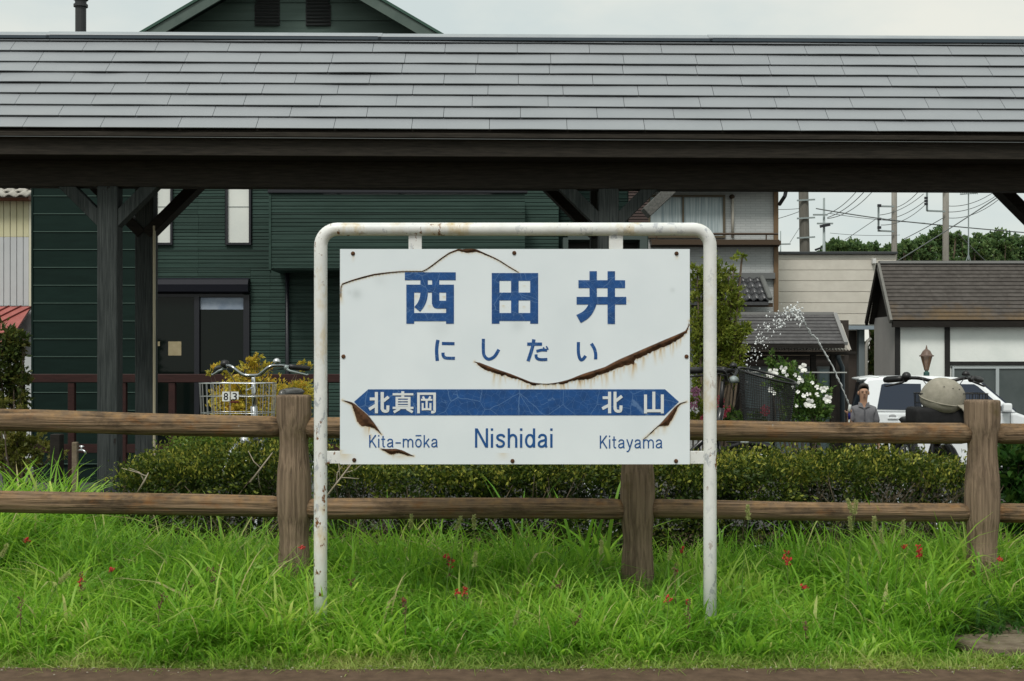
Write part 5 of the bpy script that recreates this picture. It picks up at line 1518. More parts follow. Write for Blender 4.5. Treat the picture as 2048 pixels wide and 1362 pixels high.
def bicycle(label, px, py, Y, heading, hz_, sad, fmat, basket, bar_w=.60, bz=1.085, bh=.26, bw=.42, bl=.30, group='bicycles parked behind the fence', grip_drop=.0, bar_mat=None, sad_mat=None, taper=.94, bx_off=0.0, rise=1.0, grip_r=.018, round_=.42, tilt=0.0):
    t = thing('bicycle', label, 'bicycle', frame_at(px, py, Y, heading, .92, hz_), heading, group, local=True)
    bar_mat = bar_mat or M_chrome
    R = .33
    for x in (0, 1.10):
        a, b = MB(), MB(); wheel_mesh(a, b, x, R)
        w = b.build('wheel', M_chrome, t, smooth=True); a.build('tyre', M_rubber, w, smooth=True)
        n = 14; g = []
        for k in range(n + 1):
            an = radians(20 + 150 * k / n) if x == 0 else radians(0 + 140 * k / n)
            g.append((x + (R + .035) * cos(an), 0, R + (R + .035) * sin(an)))
        MB().tube(g, .02, 6).build('mudguard', M_black if bar_mat is M_black else M_chrome, t, smooth=True)
    f = MB()
    f.tube([(.42, 0, .29), (.24, 0, sad - .08)], .017, 10)
    f.tube([(.42, 0, .29), (.62, 0, .36), (.86, 0, .72)], .021, 10)
    f.tube([(.35, 0, .52), (.60, 0, .55), (.88, 0, .80)], .017, 10)
    for s in (-.055, .055):
        f.tube([(.42, s * .4, .29), (0, s, R)], .010, 6); f.tube([(.33, s * .3, .58), (0, s, R)], .008, 6)
    f.tube([(.85, 0, .68), (.895, 0, .92)], .023, 10)
    f.build('frame', fmat, t, smooth=True)
    fk = MB()
    for s in (-.05, .05): fk.tube([(.86, s * .6, .70), (.90, s, .55), (1.10, s, R)], .012, 6)
    fk.tube([(.89, 0, .88), (.905, 0, hz_ - .01)], .014, 8)
    fk.build('fork', M_black if bar_mat is M_black else M_chrome, t, smooth=True)
    # saddle
    sd = MB(); vs, fs = [], []
    prof = [(.16, .025, .0), (.12, .03, .012), (.05, .035, .014), (-.02, .07, .012), (-.08, .10, .02), (-.12, .095, .018), (-.14, .06, .0)]
    for x, w, z in prof:
        for k in range(8):
            a = 2 * pi * k / 8; vs.append((.22 + x, .82 * w * cos(a), sad + z + .028 * sin(a) * (1 if sin(a) > 0 else 1.4)))
    for i in range(len(prof) - 1):
        for k in range(8): fs.append((i*8+k, i*8+(k+1) % 8, (i+1)*8+(k+1) % 8, (i+1)*8+k))
    fs.append(tuple(range(8))); fs.append(tuple((len(prof)-1)*8 + k for k in range(8)))
    sd.add(vs, fs); sd.build('saddle', sad_mat or M_black, t, smooth=True)
    # handlebar: dips at the stem, sweeps up and back to the grips
    hw = bar_w / 2
    half = [(.02, 0, 0), (.025, .05, .004), (.035, .085, .025 * rise), (.035, .125, .055 * rise), (.01, .165, .066 * rise), (-.05, .205, .062 * rise), (-.10, .24, .055 * rise - grip_drop * .4), (-.17, hw, .045 * rise - grip_drop)]
    full = [(.92 + a, -b, hz_ + c) for a, b, c in reversed(half)] + [(.92 + a, b, hz_ + c) for a, b, c in half[1:]]
    sm = []
    P_ = [Vector(p) for p in full]
    for i in range(len(P_) - 1):
        p0, p1, p2, p3 = P_[max(0,i-1)], P_[i], P_[i+1], P_[min(len(P_)-1,i+2)]
        for k in range(4):
            q = k / 4; sm.append(.5*((2*p1)+(-p0+p2)*q+(2*p0-5*p1+4*p2-p3)*q*q+(-p0+3*p1-3*p2+p3)*q**3))
    sm.append(P_[-1])
    hb = MB().tube(sm, .0115, 10).build('handlebar', bar_mat, t, smooth=True)
    for s in (-1, 1):
        g0 = Vector((.92 - .075, s * .222, hz_ + .058 * rise - grip_drop * .3)); g1 = Vector((.92 - .18, s * (hw + .005), hz_ + .043 * rise - grip_drop))
        MB().tube([g0, g0.lerp(g1, .3), g0.lerp(g1, .8), g1], [grip_r * .95, grip_r, grip_r * 1.05, grip_r * .8], 10).build('grip', M_black, hb, smooth=True)
        lv = MB().tube([g0 + Vector((.03, -s*.012, -.012)), g0 + Vector((.045, s*.02, -.028)), g1 + Vector((.055, 0, -.04)), g1 + Vector((.05, s * .012, -.036))], [.009, .008, .006, .005], 6)
        lv.ball(g0 + Vector((.025, -s*.012, -.006)), (.022, .018, .018)); lv.build('brake_lever', M_black if bar_mat is M_black else M_steel, hb, smooth=True)
        cb = MB().tube([g0 + Vector((.04, -s*.02, -.01)), (.99, s * .14, hz_ + .03), (1.0, s * .06, hz_ - .08), (.97, s*.02, hz_ - .2)], .003, 5); cb.build('cable', M_black, hb, smooth=True)
    # bell
    MB().lathe([(.004, -.012), (.024, -.010), (.026, 0), (.02, .014), (.008, .021), (.002, .022)], 14, (.92 + .0, .165, hz_ + .066 * rise + .026)).build('bell', M_black if bar_mat is M_black else M_chrome, hb, smooth=True)
    MB().ball((.92 - .04, -.205, hz_ + .062 * rise + .013), (.032, .030, .028), 12, 8).build('gear_shifter', M_black, hb, smooth=True)
    # basket
    cx_ = 1.02 + bl / 2 + bx_off
    def loop(z, k):
        s = 1 - (1 - taper) * (1 - k); n = 28; out = []; e = round_
        for i in range(n + 1):
            a = 2 * pi * i / n
            zz = z - tilt * k * cos(a)
            ca, sa = cos(a), sin(a)
            out.append((cx_ + s * bl / 2 * abs(ca) ** e * (1 if ca >= 0 else -1), s * bw / 2 * abs(sa) ** e * (1 if sa >= 0 else -1), zz))
        return out
    zb, zt_ = bz - bh, bz
    style, bm_, rw = basket
    b = MB()
    levels = {'wire': (0, .36, .72, 1), 'mesh': tuple(i / 22 for i in range(23)), 'grid': (0, .25, .5, .75, 1)}[style]
    for k in levels:
        lp = loop(zb + bh * k, k)
        b.tube(lp, (rw * (1.5 if k in (0, 1) else .9)) if style != 'mesh' else (.008 if k == 1 else .0016), 5, cap=False)
    n = {'wire': 30, 'mesh': 76, 'grid': 34}[style]
    for i in range(n):
        q = i / n * 28; j = int(q); fr_ = q - j
        lo_, hi_ = loop(zb, 0), loop(zt_, 1)
        a = Vector(lo_[j]).lerp(Vector(lo_[j + 1]), fr_); c = Vector(hi_[j]).lerp(Vector(hi_[j + 1]), fr_)
        b.tube([a, c], rw if style != 'mesh' else .0016, 4, cap=False)
    for i in range(9): 
        y_ = -bw * .42 + bw * .84 * i / 8; b.tube([(cx_ - bl * .45, y_, zb), (cx_ + bl * .45, y_, zb)], rw if style != 'mesh' else .002, 4)
    b.tube([(.90, 0, bz - .03), (cx_ - bl * .45, 0, bz - .05)], .006, 5)
    bk = b.build('basket', bm_, t, smooth=True)
    # headlight and stand
    MB().tube([(1.02, 0, .70), (1.06, 0, .70), (1.085, 0, .70)], [.024, .036, .034], 12).build('headlight', M_chrome, t, smooth=True)
    MB().tube([(.93, .0, .70), (1.03, 0, .70)], .008, 6).build('lamp_bracket', M_black, t)
    st = MB().tube([(.0, -.09, R), (-.12, -.10, .01), (-.12, .10, .01), (0, .09, R)], .009, 6); st.build('stand', M_steel, t, smooth=True)
    rk = MB()
    for s in (-.06, .06): rk.tube([(.12, s, .70), (-.32, s, .70), (0, s * 1.1, R)], .006, 5)
    rk.tube([(-.32, -.06, .70), (-.32, .06, .70)], .006, 5); rk.build('rear_rack', M_chrome, t)
    return t, bk, cx_
M_frame_s = mat('silver_bike_paint', (.35, .37, .38), rough=.3, metal=.6)
M_frame_k = mat('black_bike_paint', (.014, .014, .016), rough=.25, spec=.6)
M_frame_r = mat('red_bike_paint', (.25, .02, .03), rough=.3, spec=.6)
M_sad = mat('grey_saddle', (.05, .049, .046), (.07, .069, .065), rough=.3, spec=.7)
M_bar = mat('darkened_plated_bar', (.30, .32, .33), rough=.16, metal=1.0)  # reflection of dark surroundings put into the metal colour
b1, bk1, cx1 = bicycle('silver bicycle with plated wire basket and number tags at the left post', 505, 751, 8.75, radians(-100), 1.12, .98, M_frame_s, ('wire', M_chrome, .0022), bar_w=.635, bz=1.075, bh=.29, bw=.45, sad_mat=M_sad, bar_mat=M_bar)
xf = cx1 + .15
tg = None
for i, (y0, ch) in enumerate(((-.018, '8'), (.040, '3'))):
    yc = y0
    pl = MB().box(xf + .004, xf + .0065, yc - .024, yc + .024, .965 + .012 * i, 1.025).build('number_tag', mat('white_tag', (.62, .64, .64), rough=.4), b1)
    pass
    def place(p, q, yc=yc): return Vector((xf + .0065 + (.0006 if q > 0 else -.0004), yc + (p[0] - .5) * .030, .972 + .046 * (1 - p[1])))
    text_piece(pl, ch, 0, 1, 0, 1, '8', M_black, name='tag_digit', place=place, weight=.01)
MB().box(xf + .003, xf + .008, .010, .066, .955, .967).build('reflector', mat('dark_red_reflector', (.09, .02, .015), rough=.2), b1, bevel=.003)
b2, bk2, cx2 = bicycle('black bicycle with deep black mesh basket right of the sign leg', 1450, 760, 8.75, radians(-28), 1.10, .97, M_frame_k, ('mesh', M_black, .0012), bar_w=.58, bz=1.13, bh=.33, bw=.36, bl=.36, bar_mat=M_black, taper=.80, grip_drop=-.02, round_=.95, tilt=.05, grip_r=.022)
b3, bk3, cx3 = bicycle('black bicycle carrying a beige cap in its basket by the right post', 1880, 763, 8.75, radians(-93), 1.10, .80, M_frame_k, ('grid', M_black, .0022), bar_w=.62, bz=1.03, bh=.24, bw=.42, bar_mat=M_black, grip_drop=.008, rise=.35, grip_r=.022)
# extra chrome and red pieces seen on the middle bicycle
MB().lathe([(.006, -.02), (.03, -.016), (.034, 0), (.026, .018), (.008, .028)], 14, (.99, -.03, 1.10)).build('chrome_lamp', M_steel, b2, smooth=True)
# beige cap lying in the right basket
CYc = 8.42
cap_c = P(1885, 796, CYc)
cp = thing('cap', 'beige cloth cap with brim lying in the right bicycle basket', 'cap', cap_c, 0)
M_cap = mat('beige_cap_cloth', (.25, .235, .19), (.31, .29, .24), scale=30, rough=.9, spec=.1, bump=.3, bscale=200)
n, m = 24, 10
vs, fs = [], []
for j in range(m + 1):
    ph = pi / 2 * j / m
    for k in range(n):
        a = 2 * pi * k / n
        seam = 1 - .03 * max(0, cos(6 * a / 1.0)) ** 12
        r_ = .137 * cos(ph) ** .8 * seam * (1 + .025 * sin(2 * a + 1) + .02 * sin(3 * a + j * .6))
        vs.append(Vector((r_ * cos(a), r_ * .9 * sin(a), .138 * sin(ph) - .012)))
for j in range(m):
    for k in range(n): fs.append((j*n+k, j*n+(k+1) % n, (j+1)*n+(k+1) % n, (j+1)*n+k))
Rt = Matrix.Rotation(radians(9), 3, 'Y') @ Matrix.Rotation(radians(14), 3, 'X')
MB().add([cap_c + Rt @ v for v in vs], fs).build('crown', M_cap, cp, smooth=True)
lowr = [v for v in vs[:n]]
MB().tube([cap_c + Rt @ v for v in lowr + [lowr[0]]], .004, 6).build('headband', M_cap, cp, smooth=True)
# lower half below the rim sinks into the basket
vs2, fs2 = [], []
for j in range(6):
    ph = -pi / 2 * j / 6
    for k in range(n):
        a = 2 * pi * k / n; r_ = .137 * cos(ph) ** .7; vs2.append(cap_c + Rt @ Vector((r_ * cos(a), r_ * .9 * sin(a), .085 * sin(ph) - .012)))
for j in range(5):
    for k in range(n): fs2.append((j*n+k, j*n+(k+1) % n, (j+1)*n+(k+1) % n, (j+1)*n+k))
MB().add(vs2, fs2).build('lining', M_cap, cp, smooth=True)
br = MB(); poly = []
vs, fs = [], []
for i in range(9):
    a = radians(-62 + 124 * i / 8)
    for rr, dz in ((.125, 0), (.175 + .028 * cos(a), -.010), (.185 + .055 * cos(a), -.022)):
        for hh in (0, .005): vs.append(cap_c + Rt @ Vector((rr * cos(a), rr * .85 * sin(a), -.01 + dz + hh)))
for i in range(8):
    for q in (0, 2):
        a0, b0 = i * 6 + q, (i + 1) * 6 + q
        fs += [(a0, a0 + 2, b0 + 2, b0), (a0 + 1, b0 + 1, b0 + 3, a0 + 3)]
    fs.append((i*6+4, i*6+5, (i+1)*6+5, (i+1)*6+4))
MB().add(vs, fs).build('brim', M_cap, cp, smooth=True)
mb = MB()
for a_, ph in ((-110, 48), (-78, 48), (-50, 46)):
    a_, ph = radians(a_), radians(ph)
    q = cap_c + Rt @ Vector((.137 * cos(ph) ** .8 * cos(a_), .137 * .9 * cos(ph) ** .8 * sin(a_), .138 * sin(ph) - .012)); mb.ball(q, .0035, 8, 5)
mb.build('eyelet', M_black, cp)
bag = MB().box(PX(1821, 8.45), PX(1936, 8.45), 8.34, 8.58, PZ(850, 8.45), PZ(814, 8.45)).build('bag', mat('black_bag_cloth', (.008, .008, .009), (.014, .014, .015), scale=20, rough=.8, bump=.4), None, smooth=True, bevel=.03, seg=3)
props(bag, 'black cloth bag under the beige cap in the right bicycle basket', 'bag')

# ------------------------------------------------------------------ white car
CY0 = 22.5
car = thing('parked_car', 'white tall hatchback car with dark tinted rear window parked before the hut', 'car', (PX(1717, CY0) + .128, CY0 + .81, -.745), radians(-9), None, local=True)
M_carw = mat('white_car_paint', (.72, .75, .77), rough=.22, spec=.6)
M_tint = mat('tinted_car_glass', (.006, .012, .03), rough=.06, spec=.7)
prof_low = [(.03, .38), (.0, .60), (.015, 1.0), (.03, 1.2), (2.53, 1.2), (2.95, 1.04), (3.30, .95), (3.46, .84), (3.5, .55), (3.46, .36), (3.16, .33), (3.11, .55), (2.98, .68), (2.75, .72), (2.52, .68), (2.39, .55), (2.34, .30), (1.07, .30), (1.02, .55), (.89, .68), (.66, .72), (.43, .68), (.30, .55), (.25, .34)]
prof_up = [(.03, 1.2), (.06, 1.45), (.11, 1.70), (.16, 1.765), (.5, 1.79), (1.2, 1.795), (1.78, 1.765), (1.95, 1.72), (2.53, 1.2)]
def hw(z): return .82 if z <= 1.2 else .82 - (z - 1.2) * .27
def hull(name, prof, m, parent, bev):
    n = len(prof)
    vs = [(x, -hw(z), z) for x, z in prof] + [(x, hw(z), z) for x, z in prof]
    fs = [tuple(range(n)), tuple(reversed(range(n, 2*n)))] + [(i, n + i, n + (i+1) % n, (i+1) % n) for i in range(n)]
    return MB().add(vs, fs).build(name, m, parent, bevel=bev, seg=2)
hull('body', prof_low, M_carw, car, .04)
hull('cabin', prof_up, M_carw, car, .045)
def sidewin(poly, nm='side_window', off=.006):
    mb = MB(); mb.prism(poly, lambda u_, v_, d: (u_, -hw(v_) - d, v_), -.004, off); return mb.build(nm, M_tint, car)
sidewin([(.30, 1.245), (1.02, 1.235), (1.02, 1.67), (.44, 1.675), (.385, 1.655)])
sidewin([(1.10, 1.235), (2.36, 1.235), (1.93, 1.63), (1.87, 1.665), (1.10, 1.67)])
mb = MB(); mb.prism([(2.46, 1.245), (2.0, 1.66)], lambda u_, v_, d: (u_ + .02, d, v_ + .02), -.6, .6) if False else None
MB().add([(2.53, -.74, 1.235), (2.53, .74, 1.235), (2.015, .66, 1.695), (2.015, -.66, 1.695), (2.50, -.74, 1.22), (2.50, .74, 1.22), (1.985, .66, 1.68), (1.985, -.66, 1.68)], [(0,1,2,3),(7,6,5,4),(0,4,5,1),(3,2,6,7),(0,3,7,4),(1,5,6,2)]).build('windscreen', M_tint, car)
mb = MB(); mb.prism([(-.66, 1.16), (.66, 1.16), (.60, 1.68), (-.60, 1.68)], lambda u_, v_, d: (.022 + (v_ - 1.2) * .17 - d, u_, v_), -.02, .012); mb.build('rear_window', M_tint, car)
# dark upright tail lamp along the rear pillar, spoiler, handle, door seam, mirror
mb = MB(); mb.prism([(.0, 1.08), (.10, 1.08), (.155, 1.45), (.17, 1.66), (.085, 1.66)], lambda u_, v_, d: (u_, -hw(v_) - d, v_), -.05, .010); mb.build('tail_lamp', mat('dark_tail_lamp', (.03, .02, .02), rough=.15, spec=.6), car)
MB().add([(.02, -.66, 1.755), (.35, -.66, 1.80), (.35, .66, 1.80), (.02, .66, 1.755), (.03, -.66, 1.72), (.35, -.66, 1.76), (.35, .66, 1.76), (.03, .66, 1.72)], [(0,1,2,3),(7,6,5,4),(0,4,5,1),(3,2,6,7),(0,3,7,4),(1,5,6,2)]).build('spoiler', M_carw, car, bevel=.012)
h_ = MB().box(.47, .64, -.845, -.826, 1.085, 1.115).build('door_handle', M_carw, car, bevel=.008, seg=2)
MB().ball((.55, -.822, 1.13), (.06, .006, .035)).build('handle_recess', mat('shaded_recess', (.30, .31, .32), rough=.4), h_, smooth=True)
for x in (1.06, 2.42): MB().box(x - .004, x + .004, -.8225, -.818, .45, 1.2).build('door_seam', M_black, car)
MB().box(2.28, 2.42, -1.0, -.80, 1.22, 1.36).build('wing_mirror', M_carw, car, bevel=.03, seg=2)
for x in (.66, 2.75):
    for y in (-.72, .72):
        t_ = MB(); n = 24
        prof = [(.16, -.09), (.30, -.095), (.325, -.07), (.325, .07), (.30, .095), (.16, .09)]
        vs, fs = [], []
        for r_, d_y in prof:
            for k in range(n): vs.append((x + r_ * cos(2*pi*k/n), y + d_y, .325 + r_ * sin(2*pi*k/n)))
        for i in range(len(prof) - 1):
            for k in range(n): fs.append((i*n+k, i*n+(k+1) % n, (i+1)*n+(k+1) % n, (i+1)*n+k))
        wh = MB().add(vs, fs).build('wheel', M_rubber, car, smooth=True)
        MB().tube([(x, y - .075, .325), (x, y + .075, .325)], .165, 20).build('rim', M_steel, wh)
MB().box(.02, 3.44, -.80, .80, .28, .40).build('underbody', M_black, car)

# ------------------------------------------------------------------ man with a hose
def skin(name, verts, edges, radii, parent, m, sub=2):
    me = bpy.data.meshes.new(name); me.from_pydata(verts, edges, [])
    o = bpy.data.objects.new(name, me); COL.objects.link(o)
    md = o.modifiers.new('s', 'SKIN'); md.use_smooth_shade = True
    for i, r in enumerate(radii):
        rr = r if hasattr(r, '__len__') else (r, r)
        me.skin_vertices[0].data[i].radius = rr
    for d_ in me.skin_vertices[0].data: d_.use_root = False
    me.skin_vertices[0].data[0].use_root = True
    sb = o.modifiers.new('d', 'SUBSURF'); sb.levels = sub; sb.render_levels = sub
    dg = bpy.context.evaluated_depsgraph_get()
    new = bpy.data.meshes.new_from_object(o.evaluated_get(dg))
    bpy.data.objects.remove(o); bpy.data.meshes.remove(me)
    new.name = name
    new.polygons.foreach_set('use_smooth', [True] * len(new.polygons))
    return link(name, new, m, parent)
MY = 20.0
man = thing('person', 'person in a grey polo shirt spraying water upward from a garden hose', 'person', (PX(1727, MY), MY, -.745), radians(-6), None, local=True)
M_skin = mat('tanned_skin', (.36, .205, .135), (.42, .25, .165), scale=12, rough=.55, spec=.3)
M_shirt = mat('grey_polo_cloth', (.115, .115, .125), (.15, .15, .16), scale=14, rough=.9, spec=.1, bump=.5, bscale=18)
M_trou = mat('dark_trouser_cloth', (.03, .032, .04), rough=.9)
M_hair = mat('dark_hair', (.028, .022, .019), (.06, .05, .044), scale=60, rough=.6)
V_ = [(0,0,.95),(0,.01,1.10),(0,.01,1.26),(0,.012,1.36),(0,.0,1.425),(0,-.015,1.485),(0,-.02,1.56),(0,-.015,1.61),(0,-.005,1.645),
      (-.135,.01,1.325),(-.188,-.01,1.17),(-.20,-.04,1.06),(-.235,-.18,1.17),(-.245,-.235,1.235),(-.25,-.265,1.285),
      (.135,.01,1.325),(.188,.01,1.15),(.20,.0,1.04),(.205,-.03,.91),(.205,-.045,.82),(.205,-.05,.78),
      (-.09,0,.88),(-.10,-.01,.50),(-.10,.02,.09),(-.10,-.10,.035),(.09,0,.88),(.10,-.01,.50),(.10,.02,.09),(.10,-.10,.035)]
E_ = [(0,1),(1,2),(2,3),(3,4),(4,5),(5,6),(6,7),(7,8),(3,9),(9,10),(10,11),(11,12),(12,13),(13,14),(3,15),(15,16),(16,17),(17,18),(18,19),(19,20),(0,21),(21,22),(22,23),(23,24),(0,25),(25,26),(26,27),(27,28)]
R_ = [(.14,.10),(.13,.09),(.135,.095),(.085,.07),(.050,.050),(.056,.062),(.070,.085),(.077,.092),(.050,.064),
      .050,.043,.038,.033,.026,.030,.050,.043,.040,.032,.026,.032,.085,.055,.04,.035,.085,.055,.04,.035]
# fingers: right hand closed round the nozzle, left hand relaxed
def fingers(base, wrist, dirn, side, curl, idx):
    for k in range(5):
        o_ = (k - 2) * .016
        b0 = Vector(base) + Vector(side) * o_
        ln_ = (.045, .062, .07, .064, .05)[k]
        d_ = Vector(dirn)
        if k == 0: d_ = (d_ + Vector(side) * -1.1).normalized()
        p1 = b0 + d_ * ln_ * .5; p2 = p1 + (d_ + Vector(curl) * .9).normalized() * ln_ * .35; p3 = p2 + (d_ * .3 + Vector(curl)).normalized() * ln_ * .3
        i0 = len(V_); V_.extend([tuple(p1), tuple(p2), tuple(p3)]); R_.extend([.0095, .009, .0075]); E_.extend([(idx, i0), (i0, i0+1), (i0+1, i0+2)])
fingers((-.25,-.28,1.295), None, (0,-.75,.6), (1,0,0), (0,.2,.9), 14)
fingers((.205,-.052,.765), None, (0,-.1,-1), (0,1,0), (-.8,0,-.2), 20)
body = skin('body', V_, E_, R_, man, M_skin, 2)
# shirt: torso, two short sleeves, collar
sv = [(0,0,.90),(0,.01,1.06),(0,.01,1.23),(0,.012,1.355),(0,.0,1.415),(-.135,.01,1.325),(-.195,-.01,1.13),(.135,.01,1.325),(.195,.01,1.11)]
se = [(0,1),(1,2),(2,3),(3,4),(3,5),(5,6),(3,7),(7,8)]
sr = [(.175,.13),(.165,.125),(.17,.125),(.115,.095),(.068,.066),.074,.066,.074,.066]
shirt = skin('shirt', sv, se, sr, man, M_shirt, 2)
cl = MB()
for s in (-1, 1): cl.add([(s*.010,-.088,1.365),(s*.075,-.060,1.385),(s*.07,-.02,1.445),(s*.03,-.066,1.425),(s*.010,-.102,1.360),(s*.082,-.074,1.378),(s*.078,-.028,1.44),(s*.034,-.078,1.423)], [(0,1,2,3),(7,6,5,4),(0,4,5,1),(1,5,6,2),(2,6,7,3),(3,7,4,0)])
cl.build('collar', M_shirt, shirt)
mb = MB().box(-.007, .007, -.128, -.105, 1.18, 1.35); mb.build('placket', mat('dark_grey_placket', (.085, .085, .095), rough=.9), shirt)
skin('trousers', [(0,0,.93),(-.092,0,.85),(-.10,-.01,.50),(-.10,.015,.10),(.092,0,.85),(.10,-.01,.50),(.10,.015,.10)], [(0,1),(1,2),(2,3),(0,4),(4,5),(5,6)], [(.175,.125),.105,.075,.065,.105,.075,.065], man, M_trou, 2)
# hair cap, brows, eyes, nose, mouth, ears
vs, fs = [], []
n, m = 18, 9
for j in range(m + 1):
    ph = pi * .5 * (1 - j / m * 1.32)
    for k in range(n):
        a = 2 * pi * k / n
        r_ = cos(ph)
        fr_ = max(0, -sin(a))
        z = 1.632 + .088 * sin(ph) + (.088 * fr_ * (j / m) ** 1.2)
        vs.append((.079 * r_ * cos(a), .0 + .098 * r_ * sin(a) - .004, z))
for j in range(m):
    for k in range(n): fs.append((j*n+k, j*n+(k+1) % n, (j+1)*n+(k+1) % n, (j+1)*n+k))
fs.append(tuple(range(n)))
MB().add(vs, fs).build('hair', M_hair, man, smooth=True)
for s in (-1, 1):
    MB().ball((s*.03, -.098, 1.588), (.009, .006, .004), 10, 6).build('eye', M_hair, man, smooth=True)
    MB().bar((s*.014, -.102, 1.606), (s*.048, -.092, 1.606), .008, .006).build('eyebrow', M_hair, man)
    MB().ball((s*.076, -.008, 1.575), (.012, .02, .032), 8, 6).build('ear', M_skin, man, smooth=True)
MB().add([(-.006,-.098,1.592),(.006,-.098,1.592),(.014,-.096,1.552),(-.014,-.096,1.552),(0,-.117,1.556)], [(0,4,1),(1,4,2),(2,4,3),(3,4,0),(0,1,2,3)]).build('nose', M_skin, man, smooth=True)
MB().ball((0, -.092, 1.522), (.020, .008, .005), 10, 6).build('mouth', mat('dull_lips', (.14, .055, .045), rough=.6), man, smooth=True)
# hose nozzle in the raised hand
hand = man.matrix_basis @ Vector((-.25, -.275, 1.30))
nz = thing('hose_nozzle', 'blue hand held hose nozzle gripped by the person in grey', 'hose nozzle', hand)
M_blue = mat('blue_nozzle_plastic', (.012, .014, .13), rough=.4)
tip = P(1698, 809, hand.y)
MB().tube([hand + Vector((0,-.02,-.10)), hand + Vector((0,-.02,.02))], [.017, .020], 10).build('nozzle_grip', M_blue, nz, smooth=True)
MB().tube([hand + Vector((0,-.02,.0)), hand + Vector((-.01,-.05,.03)), Vector((tip.x, hand.y - .06, tip.z))], [.018, .018, .022], 10).build('nozzle_head', mat('silver_nozzle_tip', (.5, .52, .5), rough=.35), nz, smooth=True)
hs = MB().tube([hand + Vector((0,-.02,-.10)), hand + Vector((-.02,-.03,-.25)), (hand.x + .05, hand.y - .05, -.3), (hand.x + .3, hand.y, -.72), (hand.x + 1.5, hand.y + .4, -.73)], .012, 8)
o = hs.build('garden_hose', mat('pale_hose', (.35, .38, .36), rough=.5), None, smooth=True); props(o, 'pale garden hose hanging from the blue nozzle to the ground', 'hose')
# arc of water: twisting stream, then loose drops
M_water = mat('bright_water', (.80, .83, .83), rough=.12, spec=.8, trans=.2)
wp = [(1698, 809), (1690, 789), (1678, 762), (1664, 731), (1648, 703), (1634, 678), (1622, 668), (1612, 650), (1604, 636), (1600, 624), (1596, 619)]
st = MB(); rw = random.Random(3)
pts, rad = [], []
for i in range(len(wp) - 1):
    for k in range(8):
        t = k / 8
        x = wp[i][0] + (wp[i+1][0] - wp[i][0]) * t; y = wp[i][1] + (wp[i+1][1] - wp[i][1]) * t
        g = (i + t) / len(wp)
        q = P(x + rw.gauss(0, .3 + 1.2 * g), y + rw.gauss(0, .4 + .8 * g), hand.y - .06 - 1.2 * g)
        pts.append(q); rad.append(.007 + .006 * rw.random() * (.5 + g) + .005 * (rw.random() < .2))
st.tube(pts, rad, 6)
for i in range(330):
    g = rw.random() ** .85
    x = 1598 - 118 * g + rw.gauss(0, 4 + 7 * g); y = 620 + 20 * g + 112 * g ** 1.9 + rw.gauss(0, 6 + 11 * g)
    if i < 60: x, y = 1600 + rw.gauss(0, 5), 630 + rw.gauss(0, 12)
    if g > .93: continue
    r_ = max(.004, rw.gauss(.0085, .0038)) * (1.15 - .55 * g)
    st.ball(P(x, y, hand.y - 1.2 - .8 * g + rw.gauss(0, .08)), (r_, r_, r_ * 1.25), 6, 4)
o = st.build('water_spray', M_water, None, smooth=True); o['kind'] = 'stuff'

# ------------------------------------------------------------------ hedges, shrubs, trees
def twigs(mb, base, n, spread, h, r, rr, kink=.2):
    for _ in range(n):
        p = Vector(base) + Vector((rr.uniform(-1, 1) * spread[0], rr.uniform(-1, 1) * spread[1], 0))
        d = Vector((rr.uniform(-.6, .6), rr.uniform(-.5, .3), 1)).normalized()
        pts = [p]
        for k in range(4):
            d = (d + Vector((rr.gauss(0, kink), rr.gauss(0, kink), rr.gauss(0, kink * .5)))).normalized()
            pts.append(pts[-1] + d * h / 4)
        mb.tube(pts, [r, r * .8, r * .65, r * .5, r * .3], 5)
        for k in (1, 2, 3):
            if rr.random() < .7:
                q = pts[k]; e = (d + Vector((rr.gauss(0, .6), rr.gauss(0, .5), rr.gauss(0, .4)))).normalized()
                mb.tube([q, q + e * h * .18, q + e * h * .3 + Vector((0, 0, .02))], [r * .5, r * .35, r * .2], 4)

